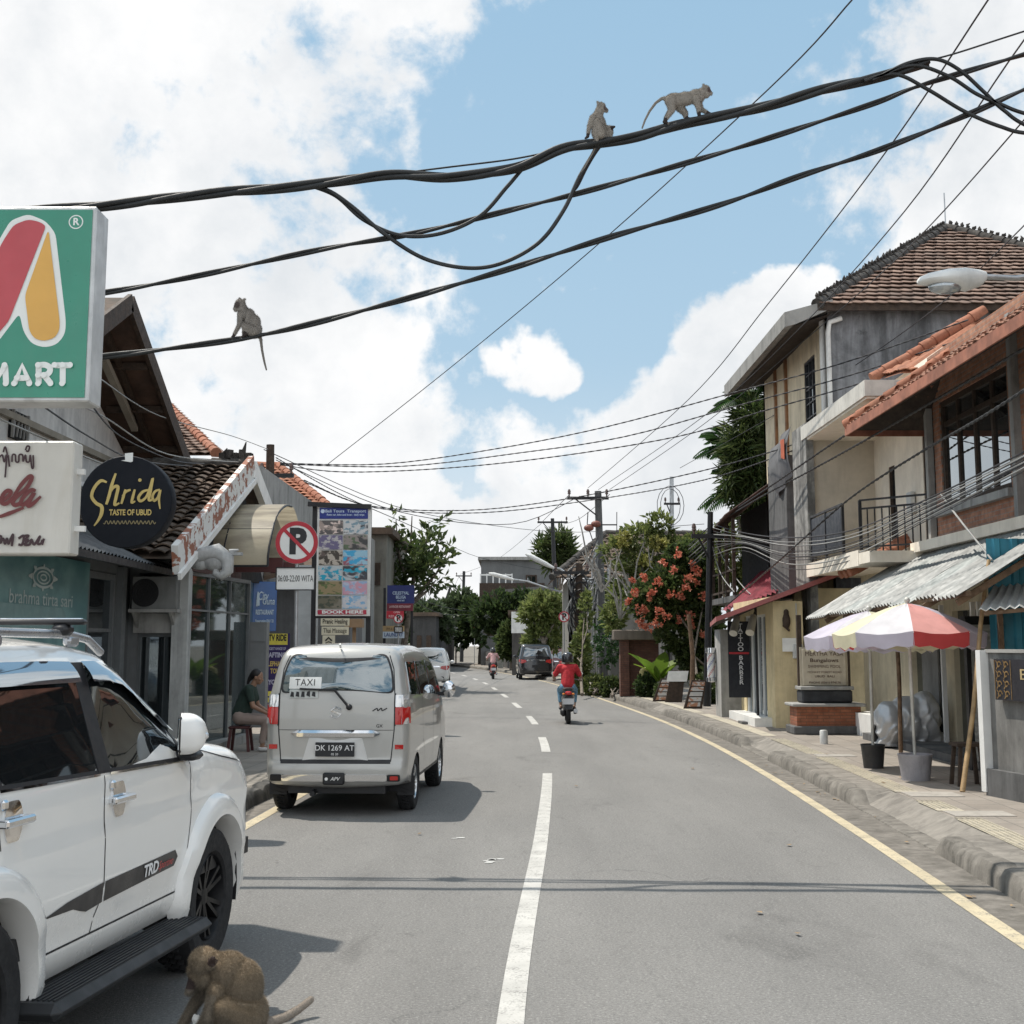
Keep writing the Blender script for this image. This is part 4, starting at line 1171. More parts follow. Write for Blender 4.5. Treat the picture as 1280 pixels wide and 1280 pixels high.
def monkey(label, ref, Y, prims, paint, fur=9000, flen=.02, voxel=.006, name='macaque', dark=1.0, flow=None, group=None, thin=.05, vr=.15):
 """prims in photo pixels relative to ref (px,py) at distance Y; third coordinate is metres away from the viewer"""
 o = at(ref[0], ref[1], Y); k = Y/F*1.02
 def P(p): return V(((p[0]-ref[0])*k, p[2] if len(p) > 2 else 0, -(p[1]-ref[1])*k))
 out = []
 for p in prims:
  if p[0] == 'c': out.append(('c', P(p[1]), p[2]*k, P(p[3]), p[4]*k))
  elif p[0] == 't':           # chain
   pts = p[1]; rs = p[2]
   for a, b, r0, r1 in zip(pts, pts[1:], rs, rs[1:]): out.append(('c', P(a), r0*k, P(b), r1*k))
  else: out.append(('e', P(p[1]), [q*k for q in p[2]], Matrix.Rotation(R(p[3]), 3, 'Y') if len(p) > 3 else None))
 vs, fs = organic(out, voxel, 5)
 me = bpy.data.meshes.new('t'); me.from_pydata([tuple(v) for v in vs], [], fs); me.update()
 nr = [v.normal.copy() for v in me.vertices]; bpy.data.meshes.remove(me)
 pk = lambda v: (v.x/k + ref[0], -v.z/k + ref[1], v.y)
 cols = [paint(pk(v), n) for v, n in zip(vs, nr)]
 mb = MB(m_fur); mb.add(vs, fs)
 rnd_ = random.Random(5); nv = len(vs)
 for _ in range(fur):
  i = rnd_.randrange(nv); c = cols[i]
  if c[3] <= 0: continue
  n = nr[i]; fl = V((rnd_.gauss(0,.35), rnd_.gauss(0,.35), -.55 + rnd_.gauss(0,.25)))
  if flow: fl += V(flow)
  d = (n*.55 + (fl - n*fl.dot(n))).normalized(); L = flen*c[3]*rnd_.uniform(.6, 1.25)
  s_ = d.cross(n); s_ = (s_.normalized() if s_.length > 1e-5 else V((1,0,0)))*flen*thin
  a = vs[i] - n*.001
  b0 = len(mb.v); mb.v += [a-s_, a+s_, a+d*L]; mb.face((b0, b0+1, b0+2))
  q = rnd_.uniform(1-vr, 1+vr); cc = (c[0]*q, c[1]*q, c[2]*q, 1); cols += [cc, cc, (min(1,cc[0]*1.15), min(1,cc[1]*1.15), min(1,cc[2]*1.15), 1)]
 co = [(*c[:3], 1) for c in cols]
 ob = mb.build(name, None, colors=co, smooth=180, recalc=False)
 ob.location = o; WM[ob.name] = Matrix.Translation(o)
 tag(ob, label, 'monkey', group)
 return ob, P
def paint_fn(back, belly, face, facec, faceR, hands=(), tail=None, yfront=None):
 def f(p, n):
  x, y, d = p
  t = max(0, min(1, .5 - n.z*.8)); c = [a*(1-t) + b*t for a, b in zip(back, belly)]; L = 1.0
  fx, fy = face; q = math.hypot(x-fx, y-fy)
  if q < faceR:
   e = 1 - ss(faceR*.6, faceR, q); c = [a*(1-e)+b*e for a, b in zip(c, facec)]; L = 1-e
  for hx, hy, hr in hands:
   if math.hypot(x-hx, y-hy) < hr: c = (.05,.042,.04); L = .15
  if tail and tail(p): c = [v*.75 for v in c]; L = min(L, .25)
  return (*c, L)
 return f
Ym = gnd(280, 1297).y
mk = [('e',(284,1220,.0),(25,24,26)),('e',(301,1236,.0),(27,27,33)),('e',(303,1266,.0),(29,31,29)),('e',(270,1210,0),(14,17,15)),
 ('e',(251,1207,.0),(18,18,18)),('e',(246,1220,-.0),(13,14,18),24),('c',(241,1228,0),9.5,(234.5,1240,-.0),6),('e',(255,1224,0),(14,16,16)),('c',(236,1214,-.035),3.4,(237,1214,.035),3.4),
 ('c',(262,1205,-.064),4,(267,1198,-.078),3.6),('c',(262,1208,-.066),3.8,(268,1207,-.08),2.6),('c',(258,1204,.06),4,(261,1199,.07),2.8),
 ('t',[(264,1232,.07),(240,1256,.09),(227,1280,.05),(221,1292,.03)],[10,7.5,6,5]),
 ('t',[(274,1236,-.085),(266,1264,-.12),(256,1278,-.085),(247,1284,-.03)],[11,8,6,4.6]),
 ('t',[(312,1268,-.07),(286,1256,-.12),(282,1282,-.10),(272,1293,-.09),(258,1294,-.09)],[22,15,9,6,4.6]),
 ('t',[(312,1268,.07),(286,1256,.11),(280,1282,.09),(270,1293,.085),(256,1294,.085)],[20,14,8,5.6,4.6]),
 ('t',[(322,1278,.02),(336,1284,.08),(348,1286,.20),(361,1284,.32),(375,1276,.40)],[8,6.4,5.6,5.2,4.6])]
for k in range(4): mk.append(('t',[(224+k*2.2,1290,.04-.012*k),(219+k*2,1294,.02-.02*k),(214+k*2.4,1296,.0-.025*k)],[2.6,2.2,1.8]))
for k in range(4): mk.append(('t',[(248,1283+k*1.6,-.03),(243+k,1287+k*1.8,-.03+.012*k),(245+k*1.4,1290+k*1.4,-.03+.018*k)],[2.6,2.2,1.8]))
pf = paint_fn((.235,.18,.12), (.155,.13,.10), (235,1231), (.075,.055,.05), 11.5, [(220,1293,8),(246,1288,8)], None)  # underside and face darkened, shade put into the fur colour
def pf2(p, n, pf=pf):
 c = list(pf(p, n))
 if p[0] > 333 and p[1] > 1270: c[3] *= .35; c[:3] = (.27,.23,.19)
 if p[0] < 275 and p[1] > 1238: c[:3] = [a*.5 + b*.5 for a, b in zip(c[:3], (.25,.22,.18))]
 e = ss(12, 5, math.hypot(p[0]-256, p[1]-1227)) if False else max(0, 1-math.hypot(p[0]-257, p[1]-1228)/13)
 if p[1] < 1245: c[:3] = [a*(1-.6*e)+b*.6*e for a, b in zip(c[:3], (.25,.21,.155))]
 if math.hypot(p[0]-266, p[1]-1201) < 6.5 and p[2] < -.05: c[:3] = (.05,.035,.03); c[3] = .2
 if p[1] < 1200 and p[0] < 262: c[:3] = [a*1.35 for a in c[:3]]  # crown lightened in colour as if sunlit
 return tuple(c)
mon, P_ = monkey('brown macaque hunched on the asphalt beside the white car, bare tail stretched to the right', (280,1297), Ym, mk, pf2, 110000, .019, .004, thin=.03, vr=.35)
mb = MB(mat('eye_dark', (.01,.008,.006), .15)); mb.sphere(P_((235.5,1218,-.030)), .006); mb.build('eye', mon, smooth=180, world=False)
mb = MB(mat('eye_dark', (.01,.008,.006), .15)); mb.sphere(P_((235.5,1218,.030)), .006); mb.build('eye', mon, smooth=180, world=False)
mon.scale = (.92,.95,.93)
mb = MB(mat('white_food', (.78,.77,.73), .6, var=.1, bump=.4, bscale=90)); c = V(at(280,1297,Ym)) + P_((248,1276,-.045))*.93;
vs, fs = organic([('e',(0,0,0),(.022,.02,.034)),('e',(.012,-.004,-.02),(.02,.016,.02)),('e',(-.012,.0,.02),(.013,.012,.02))], .004, 2)
mb.add([v + c + V((mnoise.noise(v*90)*.004,)*3) for v in vs], fs)
single('food_scrap', mb, 'crumpled white scrap of food held in the hands of the foreground monkey', 'food', smooth=60)
CAB = 13.0   # distance of the big cables
back, belly = (.20,.175,.145), (.36,.335,.30)
h = [(829,154.5,5),(874.5,146,5),(888,142,5),(861,148,5)]
mk = [('e',(843,123.5,0),(13,8.5,9.5),-6),('e',(857,121.5,0),(14,8.5,9),-8),('e',(871,119,0),(11.5,8.5,10),-10),('c',(877,115,0),7,(883,111,0),6),('e',(884,110,0),(6,6,6)),
 ('c',(887,112,0),4.2,(889.5,114,0),3),('e',(884,116,0),(4.5,5,4.5)),('c',(880.5,106.5,-.035),2.2,(880,104.5,-.04),1.5),('c',(881.5,106.5,.035),2.2,(881,104.5,.04),1.5),('c',(884,105,0),2.4,(884,103,0),1),
 ('t',[(838,126,-.04),(838.5,139,-.05),(831,150,-.04),(829.5,154,-.03)],[7.5,4.8,3,2.4]),('t',[(829,154,-.03),(834,156,-.03)],[2.4,1.6]),
 ('t',[(847,127,.04),(857,138,.045),(858,146,.03)],[7,4.2,2.6]),('t',[(858,146.5,.03),(868,147.5,.02)],[2.4,1.6]),
 ('t',[(870,124,-.045),(873,136,-.045),(874,145,-.02)],[5.6,3.4,2.4]),('t',[(874,145,-.02),(878,146,-.01)],[2.2,1.5]),
 ('t',[(874,122,.045),(878,134,.04),(888,141,.01)],[5.2,3.4,2.2]),('t',[(888,141,.01),(892,141,.01)],[2,1.4]),
 ('t',[(834,121,0),(827,121,0),(819,127,0),(811,138,0),(805,150,0),(801,161,0)],[3.2,2.2,1.9,1.7,1.5,1.2])]
pf = paint_fn(back, belly, (888,111), (.09,.07,.065), 4.5, h, lambda p: p[0] < 829 and p[1] < 165 and not (p[1] > 140 and p[0] > 820))
monkey('grey macaque walking right along the thick cable with its tail arched down', (860,150), CAB, mk, pf, 14000, .016, .0065)
h = [(734,173,5),(768,157,4.5),(766,174,4)]
mk = [('e',(749,164,0),(10,10,12)),('e',(747,153,0),(9,8.5,11)),('e',(747,145,0),(8,8,8)),('c',(749,138,0),6,(751,133,0),5.5),('e',(752,131,0),(6.2,6,6.4)),('c',(755,133,0),4.4,(758.5,135,0),3),
 ('c',(748,127,-.03),2,(747,125.5,-.035),1.5),('c',(752,125.5,0),2.5,(752,124,0),1.2),
 ('t',[(741,148,-.045),(736,160,-.05),(734,172,-.03)],[5,3.2,2.2]),('t',[(734,172,-.03),(731,174,-.03)],[2.2,1.5]),
 ('t',[(753,148,.03),(757,156,.05),(767,156.5,.02)],[4.6,3.2,2.2]),('c',(767,156.5,.02),2.2,(769,156,.02),1.6),
 ('t',[(750,168,-.05),(746,155,-.07),(743,168,-.06),(746,177,-.04)],[7,5.5,3.8,2.6]),('t',[(754,168,.03),(764,160,.05),(763,170,.04),(765,175,.02)],[6.5,4.2,3,2.2]),
 ('t',[(748,174,.0),(745,182,.02),(738,196,.02),(730,211,.02),(722,222,.02)],[2.8,1.8,1.6,1.5,1.2])]
pf = paint_fn(back, belly, (758,133), (.10,.08,.075), 4.5, h, lambda p: p[1] > 180)
monkey('grey macaque sitting upright on the thick cable and looking right, one paw raised', (750,178), CAB, mk, pf, 12000, .016, .0065)
h = [(290,422,5),(303,423,4.5),(307,421,5)]
mk = [('e',(318,412,0),(9.5,9,11)),('e',(316,402,0),(9.5,8.5,10.5),-20),('e',(309,393,0),(9,8,8),-25),('c',(304,388,0),6.5,(300,382,0),6),('e',(299,379,0),(7,6.5,6.5)),('c',(296,381,0),5,(294,385,0),3.8),
 ('c',(304.5,374.5,-.03),2,(306,374,-.04),1.5),('c',(298,373.5,0),2.2,(298,370.5,0),1),
 ('t',[(301,393,-.03),(300,407,-.045),(292,421,-.02)],[4.8,3.2,2.1]),('t',[(292,421,-.02),(288,424,-.01)],[2.1,1.5]),('t',[(307,395,.04),(304,408,.05),(304,421,.02)],[4.6,3.1,2.2]),
 ('t',[(311,392,-.04),(309,408,-.06),(312,419,-.03)],[4,2.8,2]),
 ('t',[(317,414,-.04),(307,409,-.07),(309,418,-.05),(304,422,-.03)],[7,4.6,3,2]),
 ('t',[(323,417,0),(326,424,0),(328,438,0),(331,452,0),(334,463,0)],[3,2,1.7,1.5,1.2])]
pf = paint_fn((.17,.15,.13), (.30,.28,.255), (296,381), (.08,.065,.06), 5.5, h, lambda p: p[1] > 426)
monkey('grey macaque crouched on the lowest thick cable at left, long tail hanging down', (315,423), CAB, mk, pf, 12000, .016, .0065)
m_skin = mat('skin', (.28,.16,.105), .5, var=.08, scale=10)
m_hair = mat('black_hair', (.012,.010,.010), .55, var=.4, scale=60, bump=.4)
def hand(prims, wrist, tip, side, up=(0,0,1), r=.020):
 """palm with five bent fingers from wrist towards tip"""
 w, t = V(wrist), V(tip); d = (t-w).normalized(); u = V(up); s_ = d.cross(u).normalized()*side; n = s_.cross(d)*side
 p = w + d*.085
 prims.append(('c', w, r*1.0, w+d*.03, r*1.15)); prims.append(('e', w+d*.05, (.030,.030,.030)))
 for k, L in enumerate((.070,.080,.074,.058)):
  o = s_*(.030-.020*k); a = w+d*.07+o; m = a + d*L*.5 - n*.008; e = m + d*L*.28 - n*L*.42
  prims += [('c', a, .0095, m, .009), ('c', m, .009, e, .0075)]
 a = w + d*.03 + s_*.028; m = a + s_*.022 + d*.03 - n*.012; prims += [('c', a, .011, m, .010), ('c', m, .010, m + d*.028 - n*.012, .0085)]
def head_prims(c, look=(0,1,0), r=1.0):
 """skull, jaw, nose, brows, lips, ears, facing look"""
 c = V(c); f = V(look).normalized(); up = V((0,0,1)); s_ = f.cross(up).normalized(); u = s_.cross(f)
 Rm = Matrix((s_, f, u)).transposed()
 L = lambda x, y, z: c + Rm @ V((x*r, y*r, z*r))
 pr = [('e', L(0,-.008,.03), (.075*r,.092*r,.088*r), Rm), ('e', L(0,.022,-.035), (.058*r,.066*r,.075*r), Rm), ('e', L(0,.05,-.088), (.03*r,.032*r,.022*r), Rm),
  ('c', L(0,.083,.0), .011*r, L(0,.104,-.034), .015*r), ('c', L(-.035,.072,.02), .013*r, L(.035,.072,.02), .013*r),
  ('c', L(-.018,.085,-.062), .009*r, L(.018,.085,-.062), .009*r)]
 for sx in (-1, 1): pr += [('e', L(sx*.075,-.008,-.008), (.012*r,.022*r,.034*r), Rm), ('e', L(sx*.04,.06,-.02), (.026*r,.022*r,.024*r), Rm)]
 return pr, L, Rm
def scooter(label, loc, hd, bodym, tailm=None, plate='', cat='scooter', name='scooter'):
 root = thing(name, label, cat, loc, -hd)
 for y, r in ((-.60,.255), (.64,.25)):
  mb = MB(m_rubber); Mx = Matrix.Translation((0, y, r)) @ Matrix.Rotation(PI/2, 4, 'Y')
  mb.lathe([(r*.66,-.045),(r*.9,-.055),(r,-.025),(r,.025),(r*.9,.055),(r*.66,.045)], 24, Mx); w_ = mb.build('wheel', root, smooth=40, world=False)
  mb = MB(m_rimdark); mb.lathe([(r*.68,.04),(r*.62,.03),(r*.62,-.03),(r*.68,-.04)], 20, Mx)
  for k in range(5): mb.bar(Mx @ V((0,0,0)), Mx @ V((r*.64*math.cos(k*1.257), r*.64*math.sin(k*1.257), 0)), .035)
  mb.build('rim', w_, world=False)
 def loft(mb, rows, n=14):
  ids = []
  for (y, z, w_, h_) in rows: ids.append([mb.pt((w_*math.copysign(abs(math.cos(2*PI*k/n))**.8, math.cos(2*PI*k/n)), y, z + h_*math.copysign(abs(math.sin(2*PI*k/n))**.8, math.sin(2*PI*k/n)))) for k in range(n)])
  for a, b in zip(ids, ids[1:]):
   for k in range(n): mb.face((a[k], a[(k+1)%n], b[(k+1)%n], b[k]))
  mb.face(ids[0][::-1]); mb.face(ids[-1])
 mb = MB(bodym); loft(mb, [(-.86,.74,.05,.03),(-.80,.73,.11,.07),(-.6,.66,.15,.12),(-.35,.58,.16,.15),(-.12,.50,.15,.14),(.0,.36,.13,.09)])
 loft(mb, [(.0,.30,.15,.05),(.25,.29,.16,.05),(.38,.36,.17,.09)]); loft(mb, [(.34,.45,.20,.16),(.42,.66,.19,.16),(.46,.86,.13,.10),(.44,1.0,.10,.06)])
 loft(mb, [(.42,.52,.09,.03),(.66,.52,.075,.03),(.88,.42,.05,.03)])
 mb.build('body', root, smooth=50, world=False)
 mb = MB(m_black); loft(mb, [(-.78,.82,.10,.03),(-.5,.82,.14,.05),(-.2,.78,.14,.05),(.02,.74,.10,.04)]); mb.build('seat', root, smooth=60, world=False)
 mb = MB(tailm or m_red); loft(mb, [(-.895,.735,.03,.02),(-.88,.735,.075,.042),(-.80,.74,.085,.05)]); mb.build('tail_light', root, smooth=60, world=False)
 for sx in (-1, 1):
  mb = MB(m_orange); mb.sphere((sx*.115, -.84, .72), .035, 10, 8, (1,.8,.7)); mb.build('indicator', root, smooth=60, world=False)
  mb = MB(m_black); mb.tube([(sx*.28,.40,1.03),(sx*.33,.38,1.14)], .007, 6); mb.sphere((sx*.345,.37,1.18), .055, 12, 8, (1,.3,.75)); mr = mb.build('mirror', root, smooth=60, world=False)
  mb = MB(glassmat('mirror_glass', (.1,.1,.1), .85, .02)); mb.disc((sx*.345,.352,1.18), .045, (0,-1,0), 14); mb.build('mirror_glass', mr, world=False)
 mb = MB(m_black); mb.tube([(-.36,.40,1.0),(-.2,.44,1.03),(0,.45,1.02),(.2,.44,1.03),(.36,.40,1.0)], .016, 8); mb.build('handlebar', root, smooth=60, world=False)
 mb = MB(m_black); mb.poly([(-.08,-.84,.66),(.08,-.84,.66),(.09,-.93,.36),(-.09,-.93,.36)]); mb.poly([(-.085,-.845,.66),(.085,-.845,.66),(.095,-.935,.36),(-.095,-.935,.36)]); mb.build('rear_mudguard', root, world=False)
 mb = MB(mat('plate_grey', (.45,.45,.45), .5)); mb.box((0,-.905,.545), (.27,.012,.14), rot=Matrix.Rotation(R(-16),3,'X')); pl = mb.build('number_plate', root, world=False)
 mb = MB(m_steel); loft(mb, [(-.92,.33,.05,.05),(-.7,.31,.055,.055),(-.35,.26,.04,.04)]);
 for i in range(len(mb.v)): mb.v[i].x += .17
 mb.build('exhaust', root, smooth=60, world=False)
 mb = MB(m_black); mb.box((-.12,-.45,.27), (.14,.5,.18), bev=.05); mb.bar((.0,.55,.9),(.0,.66,.26),.09,.06); mb.build('engine', root, smooth=50, world=False)
 return root
def rider(label, loc, hd, shirt, trousers, helmet, lean=0):
 root = thing('person', label, 'person', loc, -hd)
 pel = V((0,-.20,.87)); ch = V((0,-.10,1.20)); nk = V((0,-.06,1.40)); hc = V((0,-.01,1.535))
 pr, L, Rm = head_prims(hc, (0,1,-.05))
 body = [('c',pel,.135,ch,.14),('e',ch+V((0,0,.06)),(.175,.115,.14)),('c',nk-V((0,0,.06)),.06,hc,.055)] + pr
 sh = []; tr = [('c',pel+V((-.07,0,-.01)),.125,pel+V((.07,0,-.01)),.125)]; feet = []
 for sx in (-1, 1):
  S = V((sx*.185,-.09,1.345)); E = V((sx*.33,.06,1.10)); Wr = V((sx*.325,.30,1.035)); H = V((sx*.33,.42,1.02))
  body += [('c',S,.058,E,.044),('c',E,.042,Wr,.028)]; hand(body, Wr, H, -sx)
  sh += [('c',S,.078,S+(E-S)*.72,.068)]
  hp = V((sx*.10,-.17,.86)); K = V((sx*.185,.26,.78)); A = V((sx*.16,.13,.40)); T = V((sx*.17,.28,.355))
  body += [('c',hp,.085,K,.062),('c',K,.058,A,.04),('c',A+V((0,-.03,-.02)),.036,T,.03)]
  tr += [('c',hp,.105,K,.078),('c',K,.074,A+(K-A)*.3,.062)]
 mb = MB(m_skin); skinmb(mb, body, .009, 3); mb.build('body', root, smooth=180, world=False)
 mb = MB(shirt); skinmb(mb, [('c',pel+V((0,0,.05)),.165,ch,.165),('e',ch+V((0,0,.07)),(.20,.135,.145)),('c',V((-.16,-.085,1.345)),.075,V((.16,-.085,1.345)),.075)] + sh, .012, 3); mb.build('shirt', root, smooth=180, world=False)
 mb = MB(trousers); skinmb(mb, tr, .012, 3); mb.build('trousers', root, smooth=180, world=False)
 mb = MB(helmet); mb.lathe([(.146,-.10),(.155,-.03),(.152,.04),(.128,.10),(.08,.14),(0.001,.155)], 22, Matrix.Translation(hc + V((0,-.012,.02))) @ Matrix.Diagonal((.95,1.08,1,1)))
 mb.lathe([(.146,-.10),(.13,-.10),(.13,-.03)], 22, Matrix.Translation(hc + V((0,-.012,.02))) @ Matrix.Diagonal((.95,1.08,1,1)))
 mb.build('helmet', root, smooth=50, world=False)
 mb = MB(m_black)
 for sx in (-1, 1): mb.box((sx*.165,.22,.335), (.10,.27,.075), bev=.03)
 return root, mb
g = gnd(711, 905); hd = R(1.0)
scooter('black scooter with a red tail lamp ridden by the person in the red shirt', (g.x, g.y+.6, 0), hd, mat('scooter_black', (.015,.016,.018), .25, coat=.5))
m_shirtr = mat('red_shirt', (.42,.022,.03), .85, var=.2, scale=14, bump=.4, bscale=25)
m_jean = mat('blue_shorts', (.12,.24,.34), .85, var=.2, scale=12)
m_helm = mat('helmet_black', (.014,.014,.016), .18, coat=.6)
rt, shoes = rider('person in a red shirt and black helmet riding a scooter away', (g.x, g.y+.6, 0), hd, m_shirtr, m_jean, m_helm); shoes.build('shoe', rt, smooth=40, world=False)
g = gnd(616, 849); hd = R(-3)
scooter('red scooter far up the road, ridden by a person in a pale shirt', (g.x, g.y+.6, 0), hd, mat('scooter_red', (.45,.03,.035), .25, coat=.5))
rt, shoes = rider('person in a pale pink shirt riding the far red scooter', (g.x, g.y+.6, 0), hd, mat('pink_shirt', (.55,.33,.32), .85), mat('dark_trousers', (.02,.02,.024), .9), m_helm); shoes.build('shoe', rt, smooth=40, world=False)
def sitter():
 o = V((-4.42, 22.4, HP)); root = thing('person', 'seated person in a dark green shirt and beige trousers outside the glass shop front', 'person', o, 0)
 pel = V((-.02,0,.54)); ch = V((.10,0,.90)); nk = V((.17,0,1.06)); hc = V((.235,0,1.19))
 pr, L, Rm = head_prims(hc, (1,-.15,-.22))
 body = [('c',pel,.13,ch,.13),('e',ch+V((.01,0,.04)),(.12,.165,.13)),('c',nk-V((.02,0,.03)),.052,hc,.05)] + pr
 sh = []; tr = [('c',pel+V((0,-.07,0)),.13,pel+V((0,.07,0)),.13)]
 for sy in (-1, 1):
  S = V((.13,sy*.175,1.0)); E = V((.21,sy*.21,.73)); Wr = V((.43,sy*.12,.61)); H = V((.52,sy*.07,.57))
  body += [('c',S,.054,E,.042),('c',E,.040,Wr,.027)]; hand(body, Wr, H, sy)
  sh.append(('c',S,.072,S+(E-S)*.6,.064))
  hp = V((.0,sy*.09,.53)); K = V((.42,sy*.13,.50)); A = V((.36 if sy < 0 else .44,sy*.12,.09)); T = A+V((.17,0,-.045))
  body += [('c',hp,.085,K,.058),('c',K,.056,A,.036),('c',A+V((-.03,0,-.03)),.034,T,.028)]
  tr += [('c',hp,.105,K,.078),('c',K,.076,A+V((0,0,.08)),.056)]
 mb = MB(m_skin); skinmb(mb, body, .009, 3); mb.build('body', root, smooth=180, world=False)
 mb = MB(mat('green_shirt', (.022,.040,.032), .9, var=.25)); skinmb(mb, [('c',pel+V((0,0,.05)),.155,ch,.155),('e',ch+V((.01,0,.05)),(.135,.185,.13)),('c',V((.14,-.14,1.0)),.07,V((.14,.14,1.0)),.07)] + sh, .012, 3); mb.build('shirt', root, smooth=180, world=False)
 mb = MB(mat('beige_trousers', (.30,.235,.205), .9, var=.15)); skinmb(mb, tr, .012, 3); mb.build('trousers', root, smooth=180, world=False)
 mb = MB(m_hair); skinmb(mb, [('e',L(0,-.03,.045),(.088,.098,.09),Rm),('e',L(0,-.10,.0),(.05,.045,.07),Rm),('c',L(0,-.12,-.03),.04,L(0,-.14,-.13),.022)], .01, 3); mb.build('hair', root, smooth=180, world=False)
 for sy in (-1, 1):
  mb = MB(mat('pale_shoe', (.5,.5,.5), .7)); ax = .36 if sy < 0 else .44
  skinmb(mb, [('c',(ax-.03,sy*.12,.045),.045,(ax+.16,sy*.12,.035),.035)], .01, 2); mb.build('shoe', root, smooth=60, world=False)
 s = thing('stool', 'low red plastic stool under the seated person', 'stool', o + V((-.02,0,0)))
 m = mat('maroon_plastic', (.07,.018,.018), .5); mb = MB(m); mb.box((0,0,.385), (.34,.34,.04), bev=.012); mb.build('seat', s, world=False, smooth=40)
 for sx in (-1,1):
  for sy in (-1,1):
   mb = MB(m); mb.bar((sx*.13,sy*.13,.37),(sx*.17,sy*.17,0),.045); mb.build('leg', s, world=False)
sitter()
# ================================================================ building kit
def wall(mb, a, b, z0, z1, t=.15, side=1):
 """vertical wall from a to b (xy), thickness t to the given side"""
 a = V((a[0], a[1], 0)); b = V((b[0], b[1], 0)); d = (b-a).normalized(); n = V((-d.y, d.x, 0))*t*side
 mb.prism([a, b, b+n, a+n], (0,0,z0), (0,0,z1))
def holed_wall(mb, a, b, z0, z1, holes, t=.18, side=1):
 """wall with rectangular openings: holes = [(s0,s1,za,zb)] along a->b"""
 a = V((a[0], a[1], 0)); b = V((b[0], b[1], 0)); L = (b-a).length; d = (b-a)/L; n = V((-d.y, d.x, 0))*t*side
 ss_ = sorted({0, L, *[h[0] for h in holes], *[h[1] for h in holes]}); zz = sorted({z0, z1, *[h[2] for h in holes], *[h[3] for h in holes]})
 solid = {}
 for i in range(len(ss_)-1):
  for j in range(len(zz)-1):
   s = (ss_[i]+ss_[i+1])/2; z = (zz[j]+zz[j+1])/2
   solid[i, j] = not any(h[0] < s < h[1] and h[2] < z < h[3] for h in holes)
 P = lambda s, z, o: a + d*s + n*o + V((0,0,z))
 ni, nj = len(ss_)-1, len(zz)-1
 for (i, j), v in solid.items():
  if not v: continue
  s0, s1, y0, y1 = ss_[i], ss_[i+1], zz[j], zz[j+1]
  mb.poly([P(s0,y0,0),P(s1,y0,0),P(s1,y1,0),P(s0,y1,0)]); mb.poly([P(s0,y0,1),P(s0,y1,1),P(s1,y1,1),P(s1,y0,1)])
  for di, dj, q in ((-1,0,[(s0,y0),(s0,y1)]),(1,0,[(s1,y0),(s1,y1)]),(0,-1,[(s0,y0),(s1,y0)]),(0,1,[(s0,y1),(s1,y1)])):
   if not solid.get((i+di, j+dj), False):
    (u0, w0), (u1, w1) = q; mb.poly([P(u0,w0,0),P(u1,w1,0),P(u1,w1,1),P(u0,w0,1)])
def window(parent, c, right, up, w, h, nx, ny, fm, gm, fw=.06, bw=.035, name='window', depth=.07, ys=None, out=.0):
 M_ = frame(c, right, up)
 mb = MB(fm); T = lambda x, y, z: M_ @ V((x, y, z)); R3 = M_.to_3x3()
 for sx in (-1, 1): mb.box(T(sx*(w/2-fw/2), 0, out), (fw, h, depth), rot=R3)
 for sy in (-1, 1): mb.box(T(0, sy*(h/2-fw/2), out), (w-2*fw, fw, depth*.96), rot=R3)
 for i in range(1, nx): mb.box(T(-w/2+w*i/nx, 0, out), (bw, h-2*fw, depth*.7), rot=R3)
 for j in (ys or [-h/2+h*j/ny for j in range(1, ny)]): mb.box(T(0, j, out), (w-2*fw, bw, depth*.66), rot=R3)
 o = mb.build(name, parent)
 mb = MB(gm); mb.box(T(0, 0, out-depth*.22), (w-fw, h-fw, .008), rot=R3); mb.build('pane', o)
 return o
def corrugated(mb, e0, e1, r0, r1, pitch=.10, amp=.016, nv=6, sag=0.0, thick=True):
 """sheet from eave e0-e1 up to r0-r1, ribs run up the slope"""
 e0, e1, r0, r1 = V(e0), V(e1), V(r0), V(r1); L = max((e1-e0).length, (r1-r0).length); nw = max(2, int(L/pitch)); nu = nw*4
 N = (e1-e0).cross(r0-e0).normalized()
 if N.z < 0: N = -N
 def fn(u, v):
  p = (e0*(1-u)+e1*u)*(1-v) + (r0*(1-u)+r1*u)*v
  sg = mnoise.noise(V((u*L*.5, v*3, 2.3)))*.02 - sag*4*v*(1-v)
  return p + N*(amp*math.sin(2*PI*u*nw) + sg)
 mb.grid(fn, nu, nv)
